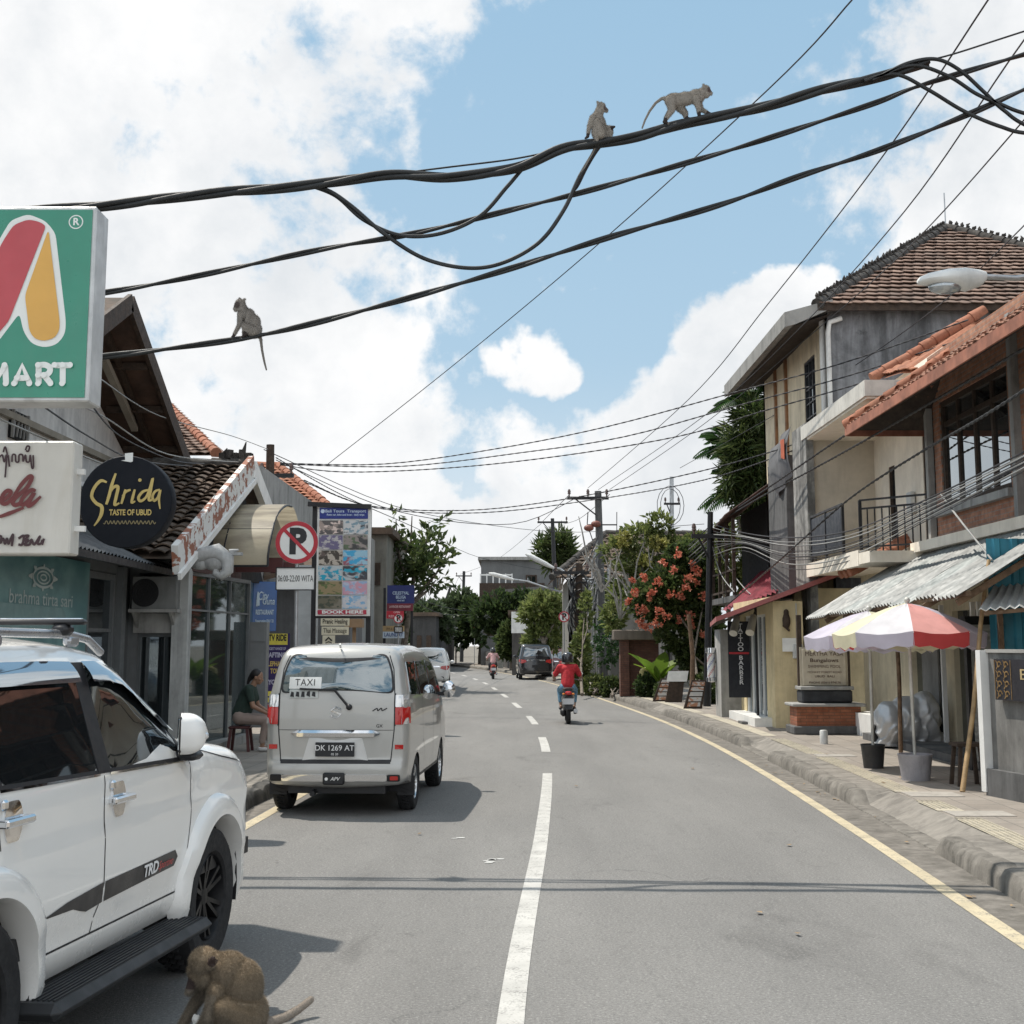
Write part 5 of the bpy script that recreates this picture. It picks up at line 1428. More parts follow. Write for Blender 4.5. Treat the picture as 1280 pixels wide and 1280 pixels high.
def tiles(mb, e0, e1, r0, r1, tw=.22, th=.26, amp=.028, lift=.03, jit=.012, seed=1, wavy=True):
 """field of overlapping clay tiles between eave e0-e1 and top r0-r1 (r0==r1 for a hip triangle)"""
 e0, e1, r0, r1 = V(e0), V(e1), V(r0), V(r1)
 N = (e1-e0).cross(((r0+r1)-(e0+e1))).normalized()
 if N.z < 0: N = -N
 S = ((r0+r1)-(e0+e1))/2; nr = max(1, int(S.length/th)); rg = random.Random(seed)
 Sd = S.normalized(); n = 4
 for j in range(nr):
  v0 = j/nr; v1 = min(1, (j+1.18)/nr)
  a = e0*(1-v0)+r0*v0; b = e1*(1-v0)+r1*v0; L = (b-a).length
  if L < tw*.6: continue
  c = max(1, round(L/tw)); D = (b-a)/c
  a2 = e0*(1-v1)+r0*v1; b2 = e1*(1-v1)+r1*v1
  sl = (b-a).normalized()
  up = Sd*th*1.18
  off = ((j % 2)*.5) if not wavy else 0
  for k in range(c):
   if off and k == c-1: continue
   p = a + D*(k+off); z = N*(lift + rg.uniform(-jit, jit)); tilt = Sd*rg.uniform(-jit, jit)*1.2
   f = []; g = []; lo = []
   for q in range(n+1):
    t = q/n
    w_ = amp*math.sin(PI*t) if wavy else amp*(1-abs(2*t-1)**2.5)*.55
    fx = p + D*t; cur = (0 if wavy else -.10*abs(2*t-1)**2)
    f.append(mb.pt(fx + N*w_ + z + tilt - Sd*(.0 + (cur if False else 0)) - (Sd*th*.32*(1-abs(2*t-1)**2) if not wavy else V((0,0,0)))))
    g.append(mb.pt(fx + N*(w_-.012) + up*1.0))
    lo.append(mb.pt(fx + N*(w_-.02) + z + tilt - (Sd*th*.32*(1-abs(2*t-1)**2) if not wavy else V((0,0,0)))))
   for q in range(n):
    mb.face((f[q], f[q+1], g[q+1], g[q])); mb.face((lo[q+1], lo[q], f[q], f[q+1]))
def ridge(mb, a, b, r=.10, seg=.34, spikes=0, seed=2):
 """row of half-round cap tiles, optionally with carved spikes"""
 a, b = V(a), V(b); d = (b-a); L = d.length; d.normalize(); n = max(1, int(L/seg)); rg = random.Random(seed)
 x = d.cross(V((0,0,1))).normalized(); u = x.cross(d).normalized()
 if u.z < 0: u = -u
 for k in range(n):
  p = a + d*(L*k/n); q = a + d*(L*(k+1.12)/n); j = rg.uniform(-.01, .01)
  rows = []
  for (c, rr) in ((p, r*1.12), (q, r*.92)):
   rows.append([mb.pt(c + u*(j) + x*rr*math.cos(-.8+(PI+1.6)*i/8) + u*rr*math.sin(-.8+(PI+1.6)*i/8)) for i in range(9)])
  for i in range(8): mb.face((rows[0][i], rows[0][i+1], rows[1][i+1], rows[1][i]))
  mb.face(rows[0][::-1])
  if spikes:
   for s in range(spikes):
    c = p + d*(L/n)*(s+.5)/spikes + u*r*.95; hh = rg.uniform(.08, .16)
    mb.box(c + u*.03, (.07,.07,.09), rot=Matrix((x, d, u)).transposed())
    mb.tube([c+u*.05, c+u*(hh*.6)+d*rg.uniform(-.04,.04), c+u*hh+d*rg.uniform(-.07,.07)], [.05,.045,.008], 5)
def pipe(mb, pts, r, n=10): mb.tube(pts, r, n)
def sag_line(a, b, sag, n=24):
 a, b = V(a), V(b)
 return [a*(1-t)+b*t - V((0,0,sag*4*t*(1-t))) for t in [i/n for i in range(n+1)]]
def tilemat(name, c1, c2, moss=.4, mosscol=(.05,.045,.04)):
 if name in _mc: return _mc[name]
 m, nt, b = newmat(name)
 g = nt.new('ShaderNodeNewGeometry'); tc = nt.new('ShaderNodeTexCoord').outputs['Object']
 c = nt.mix(g.outputs['Random Per Island'], c1, c2)
 c = nt.mix(nt.ramp(nt.noise(tc, 9, 6, .7), .35, .75, 0, .5), c, [x*.45 for x in c1])
 c = nt.mix(nt.ramp(nt.noise(tc, .9, 8, .7), .42, .66, 0, moss), c, mosscol)
 nt.link(c, b.inputs['Base Color']); b.inputs['Roughness'].default_value = .85; b.inputs['Specular IOR Level'].default_value = .3
 nt.link(nt.bump(nt.noise(tc, 70, 4), .3, .006), b.inputs['Normal'])
 _mc[name] = m; return m
m_tile_brown = tilemat('brown_roof_tile', (.17,.11,.085), (.33,.225,.175), .6, (.12,.10,.085))
m_tile_orange = tilemat('orange_roof_tile', (.30,.115,.065), (.44,.19,.11), .55, (.13,.085,.06))
m_tile_dark = tilemat('mossy_roof_tile', (.09,.065,.05), (.17,.12,.085), .6, (.035,.035,.03))
m_tile_eave = tilemat('weathered_eave_tile', (.19,.085,.055), (.35,.165,.10), .5, (.10,.07,.05))
m_cap_dark = mat('black_ridge', (.05,.045,.04), .9, var=.5, scale=6, bump=.4)
m_cap_orange = tilemat('orange_ridge_tile', (.32,.125,.075), (.42,.18,.11), .45, (.15,.08,.05))
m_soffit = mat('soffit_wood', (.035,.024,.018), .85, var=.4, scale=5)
m_glass = glassmat('window_glass', (.014,.018,.02), .42, .012)
m_glassd = glassmat('dark_window_glass', (.010,.012,.014), .16, .03)
m_cream = plaster('cream_plaster', (.78,.665,.48), .5, (.24,.18,.12), .8)
m_creamlt = plaster('pale_plaster', (.86,.79,.68), .34, (.42,.36,.28), .6)
m_whitepl = plaster('white_plaster', (.72,.71,.68), .55, (.22,.22,.22), .8)
m_mould = plaster('mouldy_concrete', (.31,.315,.33), .75, (.05,.05,.052), .55, .15, .2, .62, .40, .6)
m_greypl = plaster('grey_plaster', (.36,.355,.34), .6, (.09,.09,.085), 1.0)
m_yellow = plaster('yellow_plaster', (.70,.585,.36), .4, (.22,.17,.10), 1.1)
m_brick = brickmat('red_brick', (.40,.17,.10), (.52,.26,.16), (.33,.28,.24), .23, .075, 'y', .3)
m_brickx = brickmat('red_brick_x', (.30,.125,.075), (.40,.19,.12), (.26,.22,.19), .23, .075, 'x', .3)
m_zinc = mat('weathered_zinc', (.25,.257,.25), .6, .1, var=.3, scale=2.5, dirt=.55, dirtcol=(.17,.18,.17))
m_zincw = mat('pale_corrugated', (.42,.43,.425), .6, .0, var=.15, dirt=.5, dirtcol=(.3,.29,.27))
m_redroof = mat('faded_red_sheet', (.33,.105,.10), .55, var=.25, scale=2, dirt=.4, dirtcol=(.25,.13,.11))
m_maroon = mat('maroon_sheet', (.20,.030,.045), .5, var=.3, scale=2, dirt=.4, dirtcol=(.08,.03,.03))
m_teal = mat('teal_sheet', (.035,.21,.29), .45, var=.25, scale=2, dirt=.35, dirtcol=(.03,.1,.13))
m_shutter = mat('grey_shutter', (.33,.335,.325), .6, .2, var=.12, dirt=.35)
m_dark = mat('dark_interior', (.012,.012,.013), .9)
# ================================================================ right-hand side
ZP = HP
A = V((5.57, 15.9)); B = V((6.0, 13.6)); Cc = V((6.9, 8.8))
t = thing('boundary_wall', 'grey rendered wall with a white end post and black plaque at the right edge', 'wall', (A.x, A.y, ZP))
mb = MB(plaster('wall_render', (.20,.195,.185), .7, (.055,.053,.05), 1.0, .2)); wall(mb, A, B, ZP+.30, 1.80, .16, -1 if False else 1)
mb.v = [p for p in mb.v]; mb.build('wall', t)
mb = MB(plaster('wall_render', (.2,.2,.2))); wall(mb, B, Cc, ZP+.30, 1.80, .16, 1); mb.build('wall', t)
mb = MB(m_white); d = (B-A).normalized()
mb.box((A.x-.045, A.y+.05, 1.02), (.13, .10, 1.62), rz=math.atan2(d.y, d.x)+PI/2); mb.build('end_post', t)
mb = MB(m_concd)
wall(mb, (A.x-.09, A.y+.02), (B.x-.09, B.y), -.02+ZP, ZP+.305, .36, 1); wall(mb, (B.x-.09, B.y), (Cc.x-.09, Cc.y), ZP-.02, ZP+.305, .36, 1); mb.build('plinth', t)
mb = MB(mat('coping', (.33,.32,.3), .85));
wall(mb, (A.x-.03, A.y+.02), (B.x-.03, B.y), 1.802, 1.84, .22, 1); wall(mb, (B.x-.03, B.y), (Cc.x-.03, Cc.y), 1.802, 1.84, .22, 1); mb.build('coping', t)
nrm = V((d.y, -d.x, 0)); nrm = nrm if nrm.x < 0 else -nrm
c = V((A.x+.12, A.y-.64, 1.56)) + nrm*.03
rt_ = V((d.x, d.y, 0))
SM = frame(V((A.x, A.y, 0)) + rt_*1.22 + V((0,0,1.50)) + nrm*.05, rt_, (0,0,1))
sg_ = thing('shop_plaque', 'black plaque with gold carved border fixed to the grey wall at right', 'sign', SM @ V((0,0,0)), 0)
mb = MB(mat('plaque_black', (.022,.021,.026), .5)); mb.box(SM.translation, (1.95,.46,.05), rot=SM.to_3x3()); mb.build('board', sg_)
mb = MB(mat('gold_carving', (.27,.17,.07), .5, .4, var=.3, scale=20))
for bx in range(2):
 for k in range(4):
  cx, cy = -.86+.15*bx, -.165+.11*k
  stroke(mb, SM, [(cx+.05*math.cos(a*.9)*(1-a/9), cy+.045*math.sin(a*.9)*(1-a/9)) for a in range(8)], .017, .028);
  stroke(mb, SM, [(cx-.06,cy-.05),(cx-.02,cy+.0),(cx-.06,cy+.05)], .014, .028)
stroke(mb, SM, [(-.955,-.22),(-.955,.22)], .012, .028, False); stroke(mb, SM, [(-.62,-.22),(-.62,.22)], .012, .028, False)
mb.build('carving', sg_)
mb = MB(mat('gold_letter', (.55,.42,.22), .45, .3)); put_text(mb, 'Bu', SM, (-.25,.06), .17, 0, .03, sx=2.3); mb.build('lettering', sg_)
t = thing('sheet_hoarding', 'teal corrugated sheet hoarding behind the grey wall', 'hoarding', (6.6, 17.4, ZP))
mb = MB(m_teal)
def trap(u, v):
 x = 6.12 + 2.6*u; k = (x*4.2) % 1; o = .035*(1 if k < .5 else 0) * 1
 e = min(1, max(0, min(k, .5-k)*14)) if k < .5 else 0
 return V((x, 17.35 + .12*u - .035*e, 1.5 + 1.75*v))
mb.grid(trap, 110, 1); mb.build('sheet', t)
mb = MB(m_darkmetal)
for x in (6.2, 7.4, 8.6): mb.box((x, 17.47, 1.7), (.05,.05,3.1))
mb.build('frame', t)
t = thing('sheet_awning', 'small pale corrugated awning over the teal hoarding', 'awning', (6.5,16.6,2.4))
mb = MB(m_zincw); corrugated(mb, (5.62,16.3,2.30), (8.4,15.6,2.52), (6.15,17.25,2.62), (8.6,17.1,2.9), .11, .018, 3); mb.build('sheet', t, smooth=60)
mb = MB(m_wood); mb.bar((5.7,16.35,2.27),(8.3,15.66,2.48),.05); mb.bar((6.2,17.2,2.57),(6.2,17.2,ZP),.06); mb.bar((6.12,16.75,2.43),(8.4,16.3,2.66),.05); mb.build('frame', t)
t = thing('lean_to_roof', 'long lean-to roof of weathered grey corrugated sheets over the shop fronts', 'roof', (6.4,21,ZP))
rg = random.Random(8); y = 16.4; k = 0
while y < 25.0:
 w_ = 1.0; y1 = min(25.1, y+w_-.015); j = rg.uniform(-.05,.05)
 f = lambda yy, s: (5.43 + .0*(yy-16) + s*1.95, yy, 2.50 - .016*(yy-16.4) + s*1.16)
 m_ = m_zinc if k not in (2, 5) else mat('green_zinc', (.23,.25,.245), .6, .1, var=.3, scale=2.5, dirt=.5, dirtcol=(.15,.18,.17))
 mb = MB(m_); corrugated(mb, V(f(y,0))+V((j,0,.012*(k%2)+j*.6)), V(f(y1,0))+V((j,0,.012*(k%2)+j*.6)), V(f(y,1))+V((0,0,.012*(k%2))), V(f(y1,1))+V((0,0,.012*(k%2))), .15, .028, 5)
 mb.build('roof_sheet', t, smooth=60); y += w_; k += 1
mb = MB(m_wood)
for s in (.06, .5, .94): mb.bar(V(f(16.4,s))-V((0,0,.06)), V(f(25,s))-V((0,0,.06)), .06, .06)
for yy in np.arange(16.6, 25, 1.4): mb.bar(V(f(yy,0.02))-V((0,0,.12)), V(f(yy,1))-V((0,0,.12)), .05, .08)
mb.build('rafter', t)
for yy, xx in ((21.6,6.12),):
 mb = MB(m_wood); mb.tube([(xx,yy,ZP),(xx+.02,yy,1.3),(xx,yy,2.55)], .035, 8); mb.build('post', t, smooth=60)
t = thing('shop_row', 'ground-floor shop front with roller shutter and cream panels under the lean-to roof', 'shop', (7.3,22,ZP))
mb = MB(plaster('shop_cream', (.60,.53,.39), .45, (.17,.14,.1), 1.0)); holed_wall(mb, (7.35,12), (7.35,28.4), ZP, 3.45, [(3.0,6.0,ZP+.02,2.6),(9.2,10.6,ZP+.02,2.45),(11.2,13.0,ZP+.3,2.5)], .2, -1)
mb.build('wall', t)
mb = MB(plaster('shop_grey', (.23,.23,.225), .6, (.09,.09,.085))); mb.box((7.31,23.75,1.3),(.03,.9,2.3)); mb.build('wall_panel', t); mb = MB(plaster('shop_grey', (.2,.2,.2))); mb.box((7.31,20.0,1.3),(.04,.7,2.3)); mb.build('wall_panel', t)
def shut(u, v): return V((7.42 - .012*abs(math.sin(v*PI*26)), 15.0+3.0*u, ZP+.05+2.4*v))
mb = MB(m_shutter); mb.grid(shut, 1, 156); mb.build('roller_shutter', t)
mb = MB(m_glassd); mb.box((7.45,21.9,1.3),(.01,1.4,2.3)); mb.build('glass_door', t); mb = MB(m_glassd); mb.box((7.45,24.1,1.4),(.01,1.8,2.2)); mb.build('glass_door', t)
mb = MB(m_white)
for yy in (20.85, 21.15, 22.7): mb.box((7.2, yy, 1.35), (.07,.07,2.4))
mb.build('door_post', t)
mb = MB(m_white); mb.box((7.0,25.2,ZP+.21),(.7,3.4,.42)); mb.build('step', t)
mb = MB(m_concd); mb.box((6.9,20.5,ZP+.06),(.9,9.4,.12)); mb.build('doorstep', t)
t = thing('roller_kiosk', 'narrow kiosk closed by a pale slatted roller door right of the covered motorbike', 'kiosk', (6.75,19.3,ZP))
mb = MB(mat('pale_slat', (.42,.42,.395), .6, .15, var=.1, dirt=.3)); mb.grid(lambda u, v: V((6.42+.62*u, 19.0 - .012*abs(math.sin(v*PI*24)), ZP+.02+1.98*v)), 1, 144); mb.build('roller_door', t)
mb = MB(m_darkmetal); mb.box((6.39,19.06,1.2),(.06,.12,2.1)); mb.box((7.07,19.06,1.2),(.06,.12,2.1)); mb.box((6.73,19.12,2.22),(.74,.2,.14)); mb.build('frame', t)
t = thing('covered_motorbike', 'motorbike under a wrinkled silver cover in front of the shops', 'motorbike', gnd(1142,935,ZP))
o = gnd(1142,936,ZP); o.y += .25
vs, fs = organic([('e',(-.35,0,.42),(.30,.38,.42)),('e',(.0,0,.48),(.42,.36,.46)),('e',(.30,.0,.52),(.28,.40,.50)),('e',(.28,.0,.82),(.2,.34,.18)),('e',(-.1,0,.62),(.4,.28,.24)),('c',(-.4,0,.1),.22,(.45,0,.1),.24)], .018, 8)
def wr(v):
 z = v.z; f = min(1, max(0, (1.0-z)*1.2))
 n = mnoise.noise(V((v.x*5 + z*2.2, v.y*5, z*1.4)))*.05 + .03*math.sin(17*(v.x*1.2+v.y*.6+z*.55)+4*mnoise.noise(v*2.2))*f + .02*math.sin(31*(v.x-z*.5)+5*mnoise.noise(v*3))*f
 q = V((v.x, v.y, 0)); L = q.length or 1
 return V((v.x + v.x/L*n, v.y + v.y/L*n, max(.03, z + n*.35)))
mb = MB(mat('silver_cover', (.52,.53,.54), .4, .25, var=.15, scale=2)); mb.add([wr(v)*.93 + o for v in vs], fs); mb.build('cover', t, smooth=180)
for dx in (-.38, .38):
 mb = MB(m_rubber); Mx = Matrix.Translation(o + V((dx,0,.24))) @ Matrix.Rotation(PI/2,4,'X'); mb.lathe([(.16,-.04),(.23,-.05),(.25,0),(.23,.05),(.16,.04)], 20, Mx); mb.build('wheel', t, smooth=40)
p0 = gnd(1203,990,ZP); p1 = at(1236,700,p0.y+.9)
mb = MB(m_bamboo); mb.tube([p0, p0*.66+p1*.34+V((.02,0,0)), p0*.3+p1*.7-V((.01,0,0)), p1], [.032,.03,.028,.024], 8); single('bamboo_pole', mb, 'bamboo pole leaning beside the white end post of the grey wall', 'pole', p0, smooth=60)
t = thing('stool', 'small dark wooden stool behind the bamboo pole', 'stool', gnd(1216,985,ZP)+V((.05,.3,0))); o = V(t.location)
mb = MB(m_darkwood); mb.box(o+V((0,0,.50)),(.34,.34,.04)); mb.build('seat', t)
for sx in (-1,1):
 for sy in (-1,1): mb = MB(m_darkwood); mb.bar(o+V((sx*.12,sy*.12,.48)), o+V((sx*.16,sy*.16,0)), .045); mb.build('leg', t)
def fabric(name, col):
 m, nt, b = newmat(name); tc = nt.new('ShaderNodeTexCoord').outputs['Object']
 c = nt.mix(nt.ramp(nt.noise(tc, 3, 6), .3, .7), [x*.85 for x in col], col)
 nt.link(c, b.inputs['Base Color']); b.inputs['Roughness'].default_value = .85; b.inputs['Specular IOR Level'].default_value = .2
 nt.link(nt.bump(nt.noise(tc, 6, 3), .25, .03), b.inputs['Normal'])
 t_ = nt.new('ShaderNodeBsdfTranslucent'); nt.link(c, t_.inputs['Color']); ms = nt.new('ShaderNodeMixShader'); ms.inputs[0].default_value = .3
 nt.link(b.outputs[0], ms.inputs[1]); nt.link(t_.outputs[0], ms.inputs[2]); nt.link(ms.outputs[0], nt.n['Material Output'].inputs['Surface']); return m
f_white = fabric('umbrella_white', (.78,.77,.80)); f_red = fabric('umbrella_red', (.80,.40,.37)); f_yel = fabric('umbrella_yellow', (.80,.76,.56)); f_lav = fabric('umbrella_lavender', (.66,.62,.72)); f_redv = fabric('umbrella_red_rim', (.60,.085,.085))
def umbrella(label, base, apex, rad, rot, cols, pot_m, pot_r, group):
 t = thing('umbrella', label, 'umbrella', base, 0, group); base = V(base); apex = V(apex)
 ax = (apex-base).normalized(); x = V((1,0,0)); x = (x-ax*x.dot(ax)).normalized(); y = ax.cross(x)
 drop = .40*rad
 def P(a, s):
  zz = -drop*(s**1.35) - .0
  return apex + (x*math.cos(a)+y*math.sin(a))*rad*s + ax*zz
 for k in range(8):
  a0 = rot+2*PI*k/8; a1 = rot+2*PI*(k+1)/8; col = cols[k]
  def fn(u, s):
   p = P(a0, s)*(1-u)+P(a1, s)*u
   return p - ax*(.05*rad*4*u*(1-u)*s*(1-.3*s)) + ax*(.012*mnoise.noise(V((u*4+k, s*5, k))))
  mb = MB(col); mb.grid(fn, 8, 8, (0,1), (.02,1))
  cv = mb.build('canopy_panel', t, smooth=70)
  mb = MB(f_redv if col is f_red else (f_lav if col is f_lav or col is f_white else col))
  mb.grid(lambda u, v: fn(u, 1.0) + (-ax*(.17+.02*math.sin(u*PI*5)) + (P((a0+a1)/2,1)-apex-ax*ax.dot(P((a0+a1)/2,1)-apex)).normalized()*-.02)*v, 10, 2); mb.build('valance', cv, smooth=70)
  mb = MB(m_white); mb.bar(P(a0,.03)-ax*.03, P(a0,1)-ax*.015, .012); mb.bar(base+ax*((apex-base).length-.62*rad), P(a0,.52)-ax*.03, .010); mb.build('rib', t)
 mb = MB(mat('painted_pole', (.48,.47,.43), .5, .2, var=.2)); mb.tube([base, base+ax*.75], .021, 10); mb.tube([base+ax*.75, apex+ax*.03], .024, 10); mb.sphere(apex+ax*.04, .04, 10, 8); mb.build('pole', t, smooth=50)
 b = MB(pot_m); b.lathe([(0.0,.0),(pot_r*.82,0),(pot_r,.30),(pot_r*1.03,.31),(pot_r*1.03,.33),(pot_r*.94,.33),(pot_r*.92,.27),(0,.26)], 24, Matrix.Translation(V((base.x, base.y, ZP)))); b.build('bucket_base', t, smooth=40)
g = gnd(1145,975,ZP)
umbrella('front umbrella with white and faded red panels in a whitewashed bucket', g, at(1134,754,g.y+.05), .98, R(-103), [f_white,f_red,f_white,f_red,f_white,f_red,f_lav,f_white][0:0] + [f_red,f_lav,f_white,f_yel,f_white,f_red,f_yel,f_white], plaster('bucket_grey', (.33,.32,.34), .5, (.16,.15,.15), 3), .215, 'market umbrellas')
g = gnd(1092,960,ZP)
umbrella('rear umbrella with yellow and lavender panels in a small black bucket', g, at(1086,764,g.y+.05), .93, R(-96), [f_white,f_lav,f_yel,f_white,f_lav,f_yel,f_lav,f_yel][::-1], mat('bucket_black', (.03,.03,.032), .6, var=.3), .165, 'market umbrellas')
g = gnd(1034,918,ZP); Y0 = g.y; x0, x1 = at(994,900,Y0).x, at(1078,900,Y0).x; cx = (x0+x1)/2; wd = x1-x0
t = thing('sign_pedestal', 'brick and black stone pedestal carrying the carved bungalow board on dark posts', 'pedestal', (cx, Y0+.3, ZP))
mb = MB(m_concd); mb.box((cx, Y0+.30, ZP+.08), (wd+.1,.8,.16), bev=.02); mb.build('foot', t)
mb = MB(brickmat('pedestal_brick', (.33,.105,.05), (.40,.15,.08), (.2,.1,.06), .22,.06,'x',.4)); mb.box((cx, Y0+.3, ZP+.34), (wd-.06,.66,.38)); mb.build('brick_block', t)
mb = MB(m_greypl); mb.box((cx, Y0+.3, ZP+.56), (wd+.12,.82,.06), bev=.015); mb.build('cap_slab', t); mb = MB(m_greypl); mb.box((cx, Y0+.3, ZP+.88), (wd*.8,.55,.07), bev=.01); mb.build('cap_slab', t)
mb = MB(mat('black_stone', (.03,.032,.036), .8, var=.4, bump=.3)); mb.box((cx, Y0+.3, ZP+.72), (wd*.76,.5,.25), bev=.03); mb.build('stone_block', t)
for sx in (-1,1): mb = MB(m_darkwood); mb.box((cx+sx*wd*.36, Y0+.3, ZP+1.6), (.09,.09,1.4)); mb.build('post', t)
bx = at(1030,834,Y0+.2); SM = frame(bx, (1,0,0), (0,0,1))
s = thing('carved_board', 'weathered cream board lettered MERTHA YASA BUNGALOWS on the pedestal posts', 'sign', bx)
w_, h_ = 54/F*Y0, 45/F*Y0
mb = MB(mat('carved_stone', (.50,.44,.34), .8, var=.12, dirt=.3, dirtcol=(.25,.2,.15))); mb.box(bx, (w_,.06,h_), bev=.008); mb.box(bx+V((0,.05,0)), (w_*1.1,.06,h_*1.1)); mb.build('board', s)
mb = MB(mat('brown_letter', (.10,.06,.04), .8))
for txt, yy, sz, fit in (('MERTHA YASA', .225, .12, .70), ('Bungalows', .115, .10, .52), ('SWIMMING POOL', .01, .08, .60), ('MONKEY FOREST ROAD', -.085, .055, .62), ('UBUD  BALI', -.155, .06, .36), ('PHONE (0361) 974176', -.26, .055, .58)):
 put_text(mb, txt, SM, (0, yy*h_/.62), sz, .012, .036, fit=fit*w_/.8)
mb.build('lettering', s)
mb = MB(mat('white_tin', (.6,.6,.58), .5, .2)); g = gnd(1030,930,ZP); mb.lathe([(0,0),(.07,0),(.07,.22),(.055,.24),(.0,.24)], 16, Matrix.Translation(g)); single('tin', mb, 'small pale tin standing on the pavement before the pedestal', 'tin', g, smooth=40)
t = thing('barber_shop', 'yellow plaster tattoo and barber shop with dark glass doors and red sheet roof', 'shop', (5.6,30,ZP))
mb = MB(m_yellow); wall(mb, (5.5,28.5), (6.12,28.5), ZP, 2.8, .2, 1); wall(mb, (5.5,28.7),(5.5,29.4), ZP, 2.9, .2, -1); wall(mb, (5.5,32.0),(5.5,33.6), ZP, 2.9, .2, -1); wall(mb, (5.5,29.4),(5.5,32.0), 2.55, 2.9, .2, -1); mb.build('wall', t)
mb = MB(m_yellow); wall(mb, (6.12,29.3),(9.6,29.3), ZP, 3.1, .2, 1); wall(mb, (9.6,29.3),(9.6,35), ZP, 3.5, .2, 1); mb.build('wall', t)
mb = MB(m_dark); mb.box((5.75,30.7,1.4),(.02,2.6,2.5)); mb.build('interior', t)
window(t, (5.56,30.05,1.42), (0,-1,0), (0,0,1), 1.25, 2.3, 2, 1, m_white, m_glassd, .07, .05, 'glass_door'); window(t, (5.56,31.35,1.42), (0,-1,0), (0,0,1), 1.25, 2.3, 2, 1, m_white, m_glassd, .07, .05, 'glass_door')
mb = MB(m_white); mb.box((5.33,30.6,ZP+.09),(.4,3.4,.18)); mb.build('step', t)
mb = MB(m_redroof)
corrugated(mb, (4.27,28.2,2.44),(5.02,34.2,2.40),(7.6,28.2,3.66),(8.2,34.2,3.66), .2, .012, 6); mb.build('roof', t, smooth=60)
mb = MB(m_redroof); mb.poly([(4.25,28.18,2.46),(7.6,28.18,3.69),(7.6,28.18,3.58),(4.25,28.18,2.36)]); mb.poly([(4.25,28.19,2.47),(5.0,34.2,2.43),(5.0,34.2,2.33),(4.25,28.19,2.36)]); mb.build('fascia', t)
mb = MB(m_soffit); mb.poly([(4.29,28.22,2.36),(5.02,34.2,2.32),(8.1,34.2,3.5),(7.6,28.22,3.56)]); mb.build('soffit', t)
mb = MB(mat('meter_box', (.55,.56,.55), .5)); mb.box((5.98,28.44,1.75),(.2,.1,.3),bev=.012); mb.tube([(5.98,28.46,1.9),(5.98,28.46,2.75)],.015,6); mb.build('meter_box', t)
mb = MB(m_darkmetal); mb.tube([(5.40,30.0,ZP),(5.40,30.0,2.75)],.03,10); mb.build('post', t, smooth=60); mb = MB(m_concd); mb.box((5.3,30.0,ZP+.03),(.6,.5,.05)); mb.build('post_base', t)
mb = MB(m_maroon); corrugated(mb, at(903,764,35.5),at(996,731,31.2),at(962,704,38.5),at(999,703,33.6), .3, .035, 5); mb.build('roof', t, 'maroon ribbed roof sheet', smooth=60)
mb = MB(m_darkwood); mb.box((7.3,34.8,2.4),(.12,.12,4.2)); mb.build('post', t)
mb = MB(m_greypl); wall(mb, (5.02,32.7),(5.5,32.7), ZP, 2.25, .9, 1); single('low_wall', mb, 'pale grey rendered stub wall behind the tattoo barber banner', 'wall', (5.25,33,ZP))
for yy, xx in ((29.6,5.25),(31.2,5.15)):
 tt = thing('outdoor_lamp', 'white tube spotlight under the red eave, ' + ('nearer the yellow corner' if yy < 30 else 'above the tattoo barber banner'), 'lamp', (xx,yy,2.45), 0, 'spotlights under the red eave')
 mb = MB(mat('pale_lamp', (.55,.53,.47), .5)); mb.tube([(xx+.05,yy+.1,2.50),(xx-.10,yy-.25,2.14)], [.075,.095], 14); mb.build('lamp_body', tt, smooth=50)
 mb = MB(m_black); mb.bar((xx+.04,yy+.08,2.48),(xx+.1,yy+.15,2.62),.03); mb.build('bracket', tt)
SM = frame((5.28,31.6,1.55), (1,-.05,0), (0,0,1))
s = thing('tattoo_banner', 'tall black banner with vertical white lettering TATTOO - BARBER', 'sign', (5.28,31.6,.75))
mb = MB(mat('banner_black', (.012,.013,.018), .7)); mb.box(SM.translation, (.50,1.75,.03), rot=SM.to_3x3()); mb.build('panel', s)
mb = MB(mat('banner_white', (.7,.7,.7), .7))
y = .82
for ch in 'TATTOO': put_text(mb, ch, SM, (.04,y-.05), .135, .012, .018, sx=1.25); y -= .108
y -= .03; yr = y; y -= .06
for ch in 'BARBER': put_text(mb, ch, SM, (.04,y-.05), .135, .012, .018, sx=1.25); y -= .113
mb.build('lettering', s)
mb = MB(mat('banner_red', (.5,.03,.04), .7)); mb.box(SM @ V((0,yr,.018)), (.46,.045,.005), rot=SM.to_3x3()); put_text(mb, '-', SM, (0,yr), .1, 0, .03); mb.build('stripe', s)
s = thing('barber_pole', 'striped barber pole lamp on a bracket left of the tattoo banner', 'barber pole', at(889,850,33.5)); o = at(889,838,33.5)
mb = MB(m_chrome); mb.lathe([(.0,.62),(.13,.60),(.13,.48),(.09,.46)], 16, Matrix.Translation(o-V((0,0,.05)))); mb.lathe([(0,-.24),(.13,-.22),(.13,-.12),(.09,-.1)], 16, Matrix.Translation(o-V((0,0,.05)))); mb.build('cap', s, smooth=40)
mb = MB(m_white); mb.lathe([(.095,-.15),(.095,.46)], 18, Matrix.Translation(o-V((0,0,.05)))); cy_ = mb.build('cylinder', s, smooth=60)
